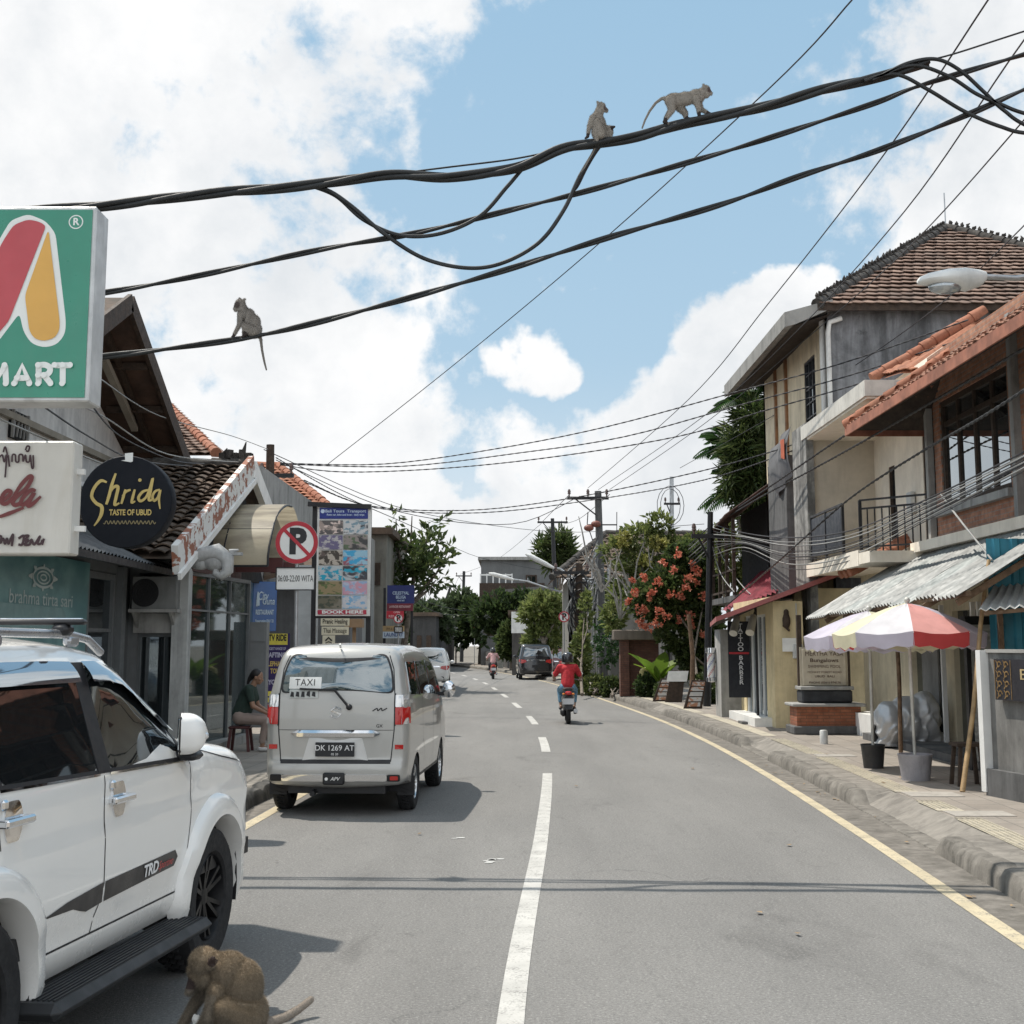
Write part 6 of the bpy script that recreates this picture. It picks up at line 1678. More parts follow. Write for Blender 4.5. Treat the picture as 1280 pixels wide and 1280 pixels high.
for ci, (cn, cc) in enumerate((('stripe_red',(.5,.05,.04)),('stripe_blue',(.04,.10,.35)))):
 mb = MB(mat(cn, cc, .4))
 for k in range(2):
  pts = []
  for i in range(17):
   a = i/16*PI*1.4 + PI*k + ci*PI/2; z = -.15+.6*i/16
   pts.append((a, z))
  for (a, z), (a2, z2) in zip(pts, pts[1:]):
   q = lambda a_, z_: o + V((.098*math.cos(a_), .098*math.sin(a_), z_-.05))
   mb.poly([q(a,z), q(a2,z2), q(a2+.5,z2), q(a+.5,z)])
 mb.build('stripe', cy_)
mb = MB(m_darkmetal); mb.bar(o+V((.1,0,.2)), (5.05,33.4,o.z+.2), .03); mb.build('bracket', s)
mb = MB(mat('paper', (.8,.8,.77), .7)); p = at(987,806,28.42); mb.box(p, (.30,.02,.28)); s = single('notice', mb, 'small white notice with faint print on the yellow shop wall', 'notice', p)
mb = MB(m_darkwood); p = at(983,776,28.4); vs, fs = organic([('e',(0,0,.0),(.09,.05,.17)),('e',(0,0,.17),(.06,.05,.08)),('c',(-.06,0,-.1),.03,(.05,0,-.2),.03)], .02, 2); mb.add([v+p for v in vs], fs); single('carved_mask', mb, 'dark carved mask hanging high on the yellow shop wall', 'mask', p, smooth=50)
t = thing('brick_house', 'brick-faced upper storey with four-pane window and wide orange tiled eave', 'house', (9,18,ZP))
mb = MB(m_brick); holed_wall(mb, (7.4,9.0), (7.4,23.5), 3.66, 6.95, [(10.75,13.95,4.18,6.05),(3.2,7.6,4.18,6.05)], .22, -1); mb.build('wall', t)
mb = MB(m_brickx); wall(mb, (7.4,23.5),(12,23.5), 3.66, 6.9, .2, -1); mb.build('wall', t)
mb = MB(m_creamlt); mb.box((7.3,16.3,3.57),(.55,14.8,.17)); mb.build('ledge', t)
for yy in (23.42, 19.35, 16.75): mb = MB(m_greypl); mb.box((7.36,yy,5.2),(.14,.14,3.06)); mb.build('pilaster', t)
mb = MB(m_greypl); mb.box((7.36,21.36,4.12),(.16,3.5,.12)); mb.build('window_sill', t)
window(t, (7.46,21.35,5.12), (0,-1,0), (0,0,1), 3.2, 1.87, 4, 2, m_darkwood, m_glass, .10, .085, ys=[.52]); window(t, (7.46,14.4,5.12), (0,-1,0), (0,0,1), 4.4, 1.87, 5, 2, m_darkwood, m_glass, .10, .085, ys=[.52])
ez, ex, ye, sl_ = 5.72, 6.0, 23.8, .69
E0 = V((ex,9,ez)); E1 = V((ex,ye,ez)); rx_ = 3.9
R0 = V((ex+rx_,9,ez+rx_*sl_)); R1 = V((ex+rx_,ye-rx_,ez+rx_*sl_))
mb = MB(m_tile_eave); tiles(mb, E0, E1, R0, R1, .21, .26, .03, .04, .012, 3); mb.build('roof', t, smooth=50, recalc=False)
mb = MB(m_tile_eave); tiles(mb, E1, V((ex+2*rx_,ye,ez)), R1, R1, .21, .26, .03, .04, .012, 4); mb.build('roof', t, smooth=50, recalc=False)
mb = MB(m_cap_orange); ridge(mb, E1+V((0,0,.05)), R1+V((0,0,.08)), .11, .3); ridge(mb, R1+V((0,0,.08)), R0+V((0,0,.08)), .12, .3); mb.build('ridge', t, smooth=40)
mb = MB(mat('eave_board', (.30,.12,.075), .8, var=.3)); mb.bar(E0-V((.02,0,.05)), E1-V((.02,0,.05)), .03, .16); mb.bar(E1+V((0,.02,-.05)), E1+V((2*rx_,.02,-.05)), .03, .16); mb.build('fascia', t)
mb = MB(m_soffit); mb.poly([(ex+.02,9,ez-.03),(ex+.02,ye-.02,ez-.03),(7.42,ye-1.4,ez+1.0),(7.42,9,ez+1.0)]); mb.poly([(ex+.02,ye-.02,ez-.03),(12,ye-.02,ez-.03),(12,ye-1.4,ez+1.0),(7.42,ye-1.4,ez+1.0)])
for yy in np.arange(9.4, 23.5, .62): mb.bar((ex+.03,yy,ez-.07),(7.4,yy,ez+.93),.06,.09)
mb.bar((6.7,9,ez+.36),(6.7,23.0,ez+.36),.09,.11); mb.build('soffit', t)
t = thing('white_house', 'white rendered house with flat canopy, slit windows and black balcony railing', 'house', (8.5,26.5,ZP))
mb = MB(m_creamlt); holed_wall(mb, (7.75,23.7), (7.75,28.5), 3.3, 7.2, [(1.0,1.42,3.6,5.95),(3.3,3.75,4.0,5.5)], .2, -1); mb.build('wall', t)
mb = MB(m_creamlt); wall(mb, (7.75,25.9),(7.2,25.9), 3.3, 6.2, .5, 1) if False else None
mb.box((7.66,24.2,4.8),(.16,.95,2.9)) if False else None
window(t, (7.80,24.91,4.78), (0,-1,0), (0,0,1), .42, 2.35, 1, 1, m_darkwood, m_glassd, .05); window(t, (7.80,27.22,4.75), (0,-1,0), (0,0,1), .45, 1.5, 1, 1, m_darkwood, m_glassd, .05)
mb = MB(plaster('beige_render', (.52,.47,.39), .35, (.24,.21,.17), .8)); wall(mb, (6.42,28.5),(9.5,28.5), 3.3, 6.3, .25, 1); mb.build('wall', t, 'beige cross wall')
mb = MB(plaster('stained_fin', (.48,.47,.44), .8, (.07,.07,.068), 1.1, .15, .2, .62, .38, .35)); mb.box((6.36,29.1,4.05),(.16,1.4,5.1)); mb.build('fin_wall', t, 'stained concrete fin')
mb = MB(m_creamlt); mb.prism([(6.3,23.5,0),(6.3,28.75,0),(9.5,28.75,0),(9.5,23.5,0)], (0,0,6.22), (0,0,6.26)); mb.build('canopy_ceiling', t)
mb = MB(mat('canopy_edge', (.55,.53,.48), .7, dirt=.5)); mb.prism([(6.26,23.46,0),(6.26,28.79,0),(9.5,28.79,0),(9.5,23.46,0)], (0,0,6.262), (0,0,6.55)); mb.build('canopy', t)
mb = MB(m_creamlt); mb.box((7.0,26.0,3.42),(1.5,5.0,.2)); mb.build('balcony_slab', t)
mb = MB(m_creamlt); mb.box((6.3,26.4,3.44),(.12,4.3,.28)); mb.build('balcony_edge', t)
mb = MB(mat('balcony_sheet', (.02,.025,.035), .5)); mb.box((6.32,27.0,4.1),(.02,2.6,.8)); mb.build('balcony_panel', t)
mb = MB(m_black);
for zz in (4.55, 3.72): mb.bar((6.32,28.3,zz),(6.32,25.6,zz),.045)
for yy in (28.3, 27.0, 25.6): mb.bar((6.32,yy,3.55),(6.32,yy,4.57),.05)
mb.build('railing', t)
mb = MB(m_black); y0 = 25.2
for zz in (4.58, 4.42, 3.7, 3.55): mb.bar((6.55,y0,zz),(7.7,23.9,zz),.035)
for k in range(12): u = k/11; mb.bar((6.55+1.15*u,y0-1.3*u,3.5),(6.55+1.15*u,y0-1.3*u,4.58 if k in (0,11) else 4.42),.055 if k in (0,11) else .022)
mb.build('railing', t)
mb = MB(m_tile_orange); tiles(mb, (7.4,25.2,7.05),(9.6,25.2,7.1),(7.6,27.2,7.35),(9.7,27.2,8.65), .21,.26,.03,.04,.012,5); mb.build('roof', t, smooth=50, recalc=False)
mb = MB(m_tile_orange); mb.poly([(7.4,25.2,7.02),(9.6,25.2,7.07),(9.7,27.2,8.6),(7.6,27.2,7.3)]); mb.build('roof_deck', t)
mb = MB(m_cap_orange); ridge(mb, (7.4,27.1,7.28),(9.75,27.1,8.72),.12,.3); mb.build('ridge', t, smooth=40)
mb = MB(m_cap_orange)
for k in range(9):
 a = V((7.25+.12*(k%3), 25.4+.36*(k//3), 3.66+.07*(k%3))); ridge(mb, a+V((-.9,-.05,-.45)), a, .085, .3, seed=k)
for k in range(10): a = V((6.6+.1*k, 25.3+.11*k, 3.40+.05*k)); ridge(mb, a, a+V((.3,.05,.14)), .08, .3, seed=k)
o = single('tile_stack', mb, 'stack of loose orange ridge tiles lying on the sheet roof edge', 'roof tiles', (6.9,25.6,3.3), smooth=40)
mb = MB(m_steel); mb.tube([(7.62,24.05,3.6),(7.62,24.05,6.2)],.035,8); mb.build('drainpipe', t, smooth=60)
mb = MB(mat('meter_box', (.55,.56,.55), .5)); mb.box((7.68,25.75,4.6),(.1,.28,.4),bev=.015); mb.build('meter_box', t)
t = thing('tall_house', 'three-storey cream house with mouldy side wall and brown tiled hip roof', 'house', (10,35,ZP))
XF, YN, YF_ = 7.2, 30.0, 37.9
mb = MB(m_cream); holed_wall(mb, (XF,YN), (XF,YF_), 3.0, 9.55, [(1.35,2.55,7.0,8.75),(3.1,4.3,4.35,5.9)], .22, -1); mb.build('wall', t)
mb = MB(m_mould); wall(mb, (XF+.0,YN-.02),(16.5,YN-.02), 3.0, 9.5, .22, 1); mb.build('side_wall', t, 'grey mould-streaked side wall')
mb = MB(m_cream); wall(mb, (XF,YF_),(15,YF_), 0, 9.5, .22, -1); mb.build('wall', t)
mb = MB(mat('rust_strip', (.26,.13,.06), .8, var=.3))
for yy in (34.6, 36.0): mb.box((XF-.03,yy,8.05),(.07,.16,2.9))
mb.build('timber_strip', t)
mb = MB(m_whitepl); mb.tube([(XF-.06,YN+.25,9.3),(XF-.06,YN+.25,6.6)],.07,10); mb.tube([(XF+.3,YN-.12,9.25),(XF+.02,YN-.14,9.15),(XF-.02,YN-.14,8.9),(XF-.02,YN-.14,6.5)],.06,10); mb.build('drainpipe', t, smooth=60)
window(t, (XF+.05,31.95,7.87), (0,-1,0), (0,0,1), 1.2, 1.75, 3, 5, m_darkmetal, m_glassd, .06,.03); window(t, (XF+.05,33.7,5.12), (0,-1,0), (0,0,1), 1.2, 1.55, 3, 4, m_darkmetal, m_glass, .06,.03)
mb = MB(plaster('slab_grey', (.30,.295,.28), .6, (.10,.10,.095), .8)); mb.prism([(6.15,29.6,8.98),(6.15,29.6,9.32),(7.25,29.6,9.62),(7.25,29.6,9.42),(6.4,29.6,9.05)], (0,0,0), (0,8.7,0)); mb.build('canopy', t)
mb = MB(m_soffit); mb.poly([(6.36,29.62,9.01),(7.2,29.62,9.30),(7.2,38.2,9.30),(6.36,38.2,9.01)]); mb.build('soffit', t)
AP = V((11.75,35.2,13.05)); c0 = V((6.9,29.6,9.5)); c1 = V((16.8,29.6,9.5)); c2 = V((6.9,40.5,9.5))
mb = MB(m_tile_brown); tiles(mb, c0, c1, AP, AP, .27, .29, .035, .06, .012, 6, wavy=False); mb.build('roof', t, smooth=50, recalc=False)
mb = MB(m_tile_brown); mb.poly([c0-V((0,0,.01)), c1-V((0,0,.01)), AP-V((0,0,.01))]); mb.poly([c0-V((0,0,.03)), AP-V((0,0,.03)), c2-V((0,0,.03))]); mb.poly([c1-V((0,0,.03)), V((16.8,40.5,9.47)), AP-V((0,0,.03))]); mb.build('roof_deck', t)
mb = MB(m_cap_dark); ridge(mb, c0, AP, .14, .36, 2, 3); ridge(mb, c1, AP, .14, .36, 2, 4); mb.build('ridge', t, smooth=50)
mb = MB(m_darkwood); mb.bar(c0-V((0,-.02,.05)), c1-V((0,-.02,.05)), .06, .18); mb.build('fascia', t)
mb = MB(m_steel); mb.tube([AP, AP+V((0,0,1.0))], .018, 6); mb.build('lightning_rod', t)
mb = MB(mat('rust_sheet', (.085,.05,.04), .8, var=.4, scale=3, dirt=.4)); corrugated(mb, (5.75,36.2,5.35),(5.85,41.5,4.95),(7.3,31.6,7.05) if False else (7.25,33.6,6.45),(7.3,41.5,6.1), .12,.02,4); mb.build('awning', t, 'rusty sheet awning', smooth=60)
mb = MB(m_darkwood)
for yy in (36.4, 37.6, 38.9, 40.2): mb.bar((6.0,yy,3.2),(6.0,yy,5.3),.09)
mb.bar((6.0,36.2,3.9),(6.0,40.3,3.9),.05); mb.bar((6.0,36.2,3.35),(6.0,40.3,3.35),.06)
mb.build('balcony_frame', t)
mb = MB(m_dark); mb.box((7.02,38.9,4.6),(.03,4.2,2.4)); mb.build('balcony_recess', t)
mb = MB(m_concd); mb.box((6.6,38.3,3.12),(1.3,4.4,.16)); mb.build('balcony_slab', t)
mb = MB(mat('grey_tarp', (.12,.12,.125), .8, var=.25)); mb.grid(lambda u, v: V((6.32-.12*math.sin(v*3)+.04*math.sin(u*14), 30.0+2.9*u*(1-.4*v), 6.85-.35*u-1.15*v)), 16, 8); mb.build('hanging_tarp', t, smooth=60)
mb = MB(mat('red_cloth', (.50,.13,.07), .8)); mb.grid(lambda u, v: V((6.2+.03*math.sin(u*9), 30.3+.5*u, 6.55-.5*v*(1-.3*u))), 6, 4); mb.build('cloth', t, smooth=60)
mb = MB(m_concd); mb.box((6.5,32.0,4.6),(.3,2.2,3.3)); mb.build('grey_pier', t)
t = thing('street_lamp', 'white cobra-head street lamp on a long arm from the right edge', 'street lamp', (5.5,12.6,ZP))
L0 = at(1147,352,12.4); L1 = at(1232,346,12.4)
mb = MB(m_steel); mb.tube([(5.5,12.6,ZP),(5.5,12.6,4.6),(5.45,12.6,5.4)], [.07,.055,.05], 12); mb.tube([(5.45,12.6,5.3),(5.4,12.55,L1.z+.1),(5.2,12.5,L1.z+.06),(4.8,12.45,L1.z+.0),L1], .028, 10); mb.build('pole', t, smooth=60)
d = (L0-L1); Ld = d.length; d.normalize(); sd = V((0,1,0)); up = V((0,0,1))
mb = MB(mat('lamp_white', (.66,.66,.64), .5, dirt=.2)); rows = []
for s_, hw, hu, hd_ in ((0,.05,.05,.04),(.08,.075,.07,.09),(.3,.12,.10,.13),(.55,.14,.10,.07),(.85,.12,.07,.04),(.97,.07,.04,.03),(1.0,.03,.02,.01)):
 c = L1 + d*Ld*s_
 rows.append([mb.pt(c + sd*hw*math.cos(a) + up*((hu if math.sin(a) > 0 else hd_)*math.sin(a))) for a in [2*PI*i/14 for i in range(14)]])
for a, b in zip(rows, rows[1:]):
 for i in range(14): mb.face((a[i], a[(i+1)%14], b[(i+1)%14], b[i]))
mb.face(rows[0]); mb.face(rows[-1]); mb.build('lamp_head', t, smooth=45)
mb = MB(glassmat('lamp_glass', (.2,.2,.2), .3, .1)); mb.sphere(L1 + d*Ld*.60 - up*.07, 1, 14, 8, (Ld*.25,.10,.075)); mb.build('lens', t, smooth=180)
# ================================================================ left-hand side
def facing(Y, yaw=0.0):
 """sign plane facing the viewer down the street at distance Y; returns mapper from photo pixel to plane (x,y)"""
 def L(px, py):
  p = at(px, py, Y); return (p.x, p.z)
 return L, Matrix(((1,0,0,0),(0,0,-1,Y),(0,1,0,0),(0,0,0,1)))
def px_poly(mb, L, M_, pts, off): mb.poly([M_ @ V((*L(*p), off)) for p in pts])
def px_stroke(mb, L, M_, pts, w, off, **k): stroke(mb, M_, [L(*p) for p in pts], w, off, **k)
def roundpoly(pts, r, n=6): return rnd(pts, r, n)
Y0 = 10.5; L, SM = facing(Y0); k = Y0/F*1.02
t = thing('light_box_sign', 'green minimarket light box with red and yellow letter A above white MART lettering', 'sign', at(-20,500,Y0))
x1 = L(116,380)[0]; x0 = x1-1.62; zt = L(60,258)[1]; zb = L(60,502)[1]; cx = (x0+x1)/2; cz = (zt+zb)/2
mb = MB(mat('sign_aluminium', (.55,.56,.56), .45, .4, dirt=.3)); mb.box((cx, Y0+.16, cz), (x1-x0, .32, zt-zb), bev=.012); mb.build('case', t)
mb = MB(mat('sign_green', (.025,.235,.155), .35, var=.05, coat=.3, dirt=.12, dirtcol=(.1,.2,.15))); e = .032
mb.box((cx, Y0-.004, cz), (x1-x0-2*e, .014, zt-zb-2*e)); mb.build('face', t)
fo = .012
m_sw = mat('sign_white', (.74,.76,.74), .45, var=.03); m_sr = mat('sign_red', (.47,.07,.085), .45, var=.05); m_sy = mat('sign_yellow', (.66,.37,.085), .45, var=.05)
mb = MB(m_sw)     # outlined A: two rounded legs
legw = rnd([(-75,432),(8,275),(38,262),(66,275),(84,425),(70,436),(32,432),(20,395),(-20,452)], 16, 5)
leg_l = [(-75,440),(2,296),(14,276),(36,268),(58,277),(70,292),(83,402),(82,418),(72,431),(56,435),(40,430),(30,415),(25,392),(-2,428),(-24,436),(-50,452)]
pts = rnd(leg_l, 7, 3); px_poly(mb, L, SM, pts, fo); mb.build('letter_outline', t)
mb = MB(m_sr); px_poly(mb, L, SM, rnd([(-68,438),(6,300),(18,282),(36,275),(50,278),(58.5,283),(12,402),(-14,432),(-40,448)], 6, 3), fo+.006); mb.build('letter_leg', t, 'red leg of the letter')
mb = MB(m_sy); px_poly(mb, L, SM, rnd([(61.5,287),(75.5,402),(75,414),(69,423),(56,427),(44,424),(37.5,414),(32,370)], 7, 3), fo+.006); mb.build('letter_leg', t, 'yellow leg of the letter')
mb = MB(m_sw); px_text = lambda s, px, py, hpx, bold=.0, fit=None, off=fo, **kw: put_text(mb, s, SM, L(px, py), hpx*k*1.38, bold, off, fit=fit*k if fit else None, **kw)
px_text('ALFA', -80, 469, 28, .02, 98)
for P in ([(-18,480),(-14,457)], [(-14,457),(-3,476),(7,457)], [(7,457),(8.5,480)], [(19,480),(28.5,457),(38,480)], [(22.5,473),(34.5,473)], [(49,480),(49,457)], [(49,457),(57,456.5),(63,460),(62.5,466),(57,469.5),(49,469.5)], [(56,469.5),(64.5,480)], [(69.5,457),(89,457)], [(79.2,457),(79.2,480)]):
 px_stroke(mb, L, SM, P, 7.4*k, fo, smooth=len(P) > 5)
 for e in (P[0], P[-1]): _sc[0] += 1; dz_ = getattr(mb, 'dz', 0)+.00035; mb.dz = dz_; mb.disc(SM @ V((*L(*e), fo+.0105+dz_)), 3.7*k, (0,-1,0), 14)
 mb.dz += .0002
mb.disc(SM @ V((*L(95.5,278), fo)), 9.2*k, (0,-1,0), 28, 7.8*k); px_text('R', 95.5, 278, 9.5, .03); mb.build('lettering', t)
mb = MB(m_steel); mb.tube([(cx-.5, Y0+.17, 0), (cx-.5, Y0+.17, zb)], .09, 14); mb.build('post', t, smooth=60)
Y0 = 12.0; L, SM = facing(Y0); k = Y0/F*1.02
t = thing('box_sign', 'white box sign with red-brown handwriting ending in ela, below the green light box', 'sign', at(-20,690,Y0))
x1 = L(90,620)[0]; x0 = x1-1.9; zt = L(50,551)[1]; zb = L(50,693)[1]; cx = (x0+x1)/2; cz = (zt+zb)/2
mb = MB(mat('sign_cream', (.62,.605,.56), .5, var=.04, dirt=.22, dirtcol=(.4,.36,.28))); mb.box((cx, Y0+.13, cz), (x1-x0,.26,zt-zb), bev=.015); mb.build('case', t)
mb = MB(mat('script_red', (.16,.035,.035), .5)); sx = lambda P: [(a*110/908, 545+b*155/1280) for a, b in P]
for P in ([(0,680),(60,650),(120,590),(90,565),(45,600),(20,660),(40,700),(90,690),(150,620)], [(150,620),(230,500),(310,420),(335,440),(280,540),(190,620),(140,680),(160,715),(200,705),(240,670)], [(375,570),(330,560),(260,620),(220,690),(250,710),(310,660),(360,590),(310,680),(300,725),(350,700),(430,625)], [(0,835),(100,800),(250,742)], [(-420,700),(-380,520),(-330,700),(-280,520),(-230,700),(-180,640),(-120,700),(-60,600),(-50,690),(0,680)]):
 px_stroke(mb, L, SM, sx(P), [5.2*k*.7]+[5.2*k]*(len(P)-2)+[3*k], .012)
mb.build('script', t)
mb = MB(mat('script_dark', (.045,.02,.025), .5))
for P in ([(0,220),(30,200),(50,270),(75,200),(60,430)], [(40,170),(60,115),(85,200)], [(90,200),(105,320)], [(130,270),(135,200),(165,200),(170,265),(200,265),(205,200),(240,200),(245,265),(270,200),(280,265),(310,265),(320,200),(335,325),(352,320),(350,200)], [(270,150),(285,110),(312,115),(300,160),(275,155)], [(-260,270),(-240,200),(-200,270),(-160,200),(-120,270),(-80,200),(-40,270),(0,220)]):
 px_stroke(mb, L, SM, sx(P), 2.2*k, .012)
for P in ([(-20,1035),(20,1040),(10,1110),(40,1060),(60,1115),(80,1060),(95,1115),(120,1060),(145,1020),(130,1140)], [(195,1060),(250,1030),(235,1120),(195,1120)], [(235,1035),(300,1030),(255,1080),(300,1075),(260,1120),(310,1120),(330,1070),(350,1115),(370,1110),(420,1035),(395,1110),(430,1110),(445,1075),(440,1120),(460,1060)]):
 px_stroke(mb, L, SM, sx(P), 3.0*k, .012)
mb.build('lettering', t)
mb = MB(m_white);
for py in (590, 661): p = at(90,py,Y0+.13); mb.bar(p, p+V((.12,.0,0)), .05)
mb.bar(at(60,600,Y0+.2), (-5.95,13.6,at(60,600,Y0)[2]), .05); mb.build('bracket', t)
Y0 = 14.4; L, SM = facing(Y0); k = Y0/F*1.02; t = thing('round_sign', 'round black sign with gold brush script over a dark sheet awning', 'sign', at(158,685,Y0))
c = at(157,627,Y0); r = 57*k
mb = MB(mat('sign_black', (.007,.009,.014), .6, spec=.2)); mb.lathe([(0,-.01),(r*.985,-.01),(r,.0),(r,.20),(0,.20)], 56, Matrix.Translation(c) @ Matrix.Rotation(-PI/2, 4, 'X')); mb.build('case', t, smooth=40)
mb = MB(mat('gold_paint', (.52,.40,.14), .45, .15)); q = lambda P: [(a*.2344, 500+b*.2344) for a, b in P]; w = lambda *a: [x*k for x in a]
for P, ww in (([(572,440),(540,432),(505,470),(492,515),(515,550),(545,570),(543,610),(525,645),(505,672)], w(2,4,4,4,4,4.5,4.5,3,1.5)), ([(620,392),(600,450),(585,510),(570,558)], w(2.5,4,4,3)), ([(575,525),(605,470),(632,465),(622,520),(615,560),(640,550)], w(2,3.5,4,4,3.5,2)),
   ([(672,478),(660,520),(650,555)], w(2.5,3.6,2.5)), ([(655,515),(675,490),(700,480)], w(2,3.2,2.5)), ([(722,478),(712,515),(706,548),(725,540)], w(2.5,3.6,3.2,1.6)), ([(798,480),(765,490),(742,520),(752,540),(780,522),(800,480),(818,418),(805,490),(798,535),(825,528)], w(2,3.5,3.6,3.4,3,3.4,3,3.8,3.4,1.5)), ([(855,478),(830,488),(815,515),(825,538),(845,518),(857,482),(850,530),(856,582)], w(2,3,3.4,3.2,2.8,3.2,3,1.5))):
 px_stroke(mb, L, SM, q(P), ww, .016)
mb.disc(SM @ V((*L(748*.2344, 500+428*.2344), .016)), 2.2*k, (0,-1,0), 12)
put_text(mb, 'TASTE OF UBUD', SM, L(163.5,641), 7.2*k*1.38, .03, .016, fit=52*k); mb.build('lettering', t)
mb = MB(mat('gold_dim', (.22,.18,.09), .5))
px_stroke(mb, L, SM, [(130+i*1.45, 653+2.2*math.sin(i*1.9)+(1.2 if i%5 == 0 else 0)) for i in range(46)], 1.1*k, .016, n=3); mb.build('small_script', t)
mb = MB(m_sw); px_poly(mb, L, SM, [(156.5,567),(167,566),(166.5,577),(164,578),(152,576),(157,575)], .016); mb.build('sticker', t)
mb = MB(m_steel); mb.bar(c+V((-.3,.1,.2)), (-5.9,c.y+.1,c.z+.2), .05); mb.build('arm', t)
t = thing('gable_house', 'white two-storey house with a steep dark roof overhang seen from below', 'house', (-9,22,ZP))
XW, XO, YA = -7.5, -6.4, 22.0
zA = at(150,372,YA).z; ye = 26.6; zE = atx(228,580,XO).z
mb = MB(m_whitepl); mb.prism([(XW,17.2,2.6),(XW,26.4,2.6),(XW,26.4,zE-.1),(XW,YA,zA-.6),(XW,17.2,zE-.2)], (0,0,0),(-.2,0,0)); mb.build('gable_wall', t)
mb = MB(m_whitepl); wall(mb, (XW,17.2),(-14,17.2),2.6,zE,.2,-1); mb.build('wall', t)
v = atx(20,533,XW); mb = MB(m_dark); mb.box((XW+.02,v.y,v.z),(.06,.62,.42)); vt = mb.build('vent', t)
mb = MB(m_greypl)
for q in range(5): mb.bar((XW+.07,v.y-.28+.14*q,v.z-.18),(XW+.07,v.y-.21+.14*q,v.z+.18),.025)
for dy in (-.31,.31): mb.bar((XW+.07,v.y+dy,v.z-.21),(XW+.07,v.y+dy,v.z+.21),.04)
mb.build('grille', vt)
mb = MB(mat('brown_ceiling', (.085,.05,.035), .8, var=.4, scale=2))
for s, yy in ((1,ye),(-1,2*YA-ye)):
 mb.poly([(XO,YA,zA-.12),(XO,yy,zE-.12),(-13,yy,zE-.12),(-13,YA,zA-.12)])
mb.build('soffit', t)
mb = MB(m_tile_dark)
for s, yy in ((1,ye),(-1,2*YA-ye)): mb.poly([(XO-.02,YA,zA),(XO-.02,yy,zE),(-13,yy,zE),(-13,YA,zA)])
mb.build('roof', t)
mb = MB(m_darkwood)
for yy in (ye, 2*YA-ye):
 mb.bar((XO,YA,zA-.09),(XO,yy,zE-.09),.07,.30)
 for f in (.3, .55, .8): mb.bar((XO-.5*f*0-.05,YA+(yy-YA)*f,zA+(zE-zA)*f-.2),(XW,YA+(yy-YA)*f,zA+(zE-zA)*f-.2),.09,.12)
 mb.bar((XO-.55,YA,zA-.2),(XO-.55,yy,zE-.2),.08,.12); mb.bar((XO,yy,zE-.06),(-13,yy,zE-.06),.06,.26)
mb.build('bargeboard', t)
mb = MB(mat('pale_rafter', (.3,.27,.22), .8)); mb.bar((XW+.4,YA+.9,zA-.85),(XW+.4,YA+3.0,zA-1.75),.12); mb.bar((XW+.05,YA-3.4,zE-.1),(XW+.05,YA+3.8,zE-.1),.1); mb.build('beam', t)
t = thing('corner_shop', 'grey shop front with dark glazed door and sheet awning beside the teal poster', 'shop', (-6.2,18,ZP))
XS = -5.95
mb = MB(plaster('shop_grey2', (.13,.14,.145), .5, (.09,.09,.09), 1.0)); holed_wall(mb, (XS,11.5),(XS,21.0), ZP, 3.5, [(7.45,8.75,ZP+.02,2.95)], .2, 1); mb.build('wall', t)
window(t, (XS-.04,19.6,1.55), (0,1,0), (0,0,1), 1.3, 2.75, 1, 2, mat('grey_frame', (.13,.14,.145), .5), m_glassd, .09, .05, 'glass_door', ys=[.55])
mb = MB(mat('grey_frame', (.13,.14,.145), .5)); mb.box((XS+.03,20.42,1.6),(.12,.22,2.9)); mb.build('pillar', t)
mb = MB(mat('dark_sheet', (.05,.055,.06), .45, .4, var=.3, dirt=.3)); corrugated(mb, (-5.2,13.6,3.06),(-5.2,22.1,3.04),(-6.5,13.6,3.66),(-6.5,22.1,3.64),.16,.02,4); mb.build('awning', t, smooth=60)
mb = MB(m_darkmetal); mb.bar((-5.22,13.6,3.0),(-5.22,22.1,2.98),.05,.09)
for yy in np.arange(14, 22, 1.9): mb.bar((-5.22,yy,3.0),(-6.4,yy,3.52),.05)
mb.build('awning_frame', t)
mb = MB(plaster('shop_grey3', (.19,.20,.205), .5, (.10,.10,.10), 1.2)); YR = 21.0; a, b = at(165,850,YR).x, at(226,850,YR).x
zz = lambda py: at(195,py,YR).z
holed_wall(mb, (a-.4,YR),(b,YR), ZP, 3.5, [(.45,.4+(b-a)-.05,ZP+.12,zz(792)),(.45,.4+(b-a)-.05,zz(762),zz(716))], .25, 1); mb.build('wall', t)
cxw = (a+b)/2+.0; zc = (ZP+.12+zz(792))/2; hh = zz(792)-ZP-.12
window(t, (cxw,YR+.12,zc), (1,0,0), (0,0,1), b-a-.08, hh, 1, 1, mat('grey_frame', (.13,.14,.145), .5), glassmat('shop_glass', (.02,.024,.026), .16, .02, .25), .05, .03, 'display_window')
mb = MB(mat('shelf_pale', (.32,.31,.28), .7));
for z in (.75, 1.15, 1.5): mb.box((cxw,YR+.5,z),(b-a-.1,.3,.03))
for q, (z, w_) in enumerate(((.9,.2),(1.25,.3),(1.62,.26))): mb.box((cxw-.1+.12*q,YR+.5,z),(w_,.2,.22))
mb.build('display_shelf', t)
mb = MB(mat('teal_reflection', (.03,.42,.48), .5)); mb.prism([(cxw-.26,YR+.35,zz(796)),(cxw-.12,YR+.35,zz(794)),(cxw+.06,YR+.35,zz(806)),(cxw+.06,YR+.35,zz(812))],(0,0,0),(0,.02,0)); mb.build('reflection_sheet', t)  # teal reflection in the window, put in as a coloured sheet
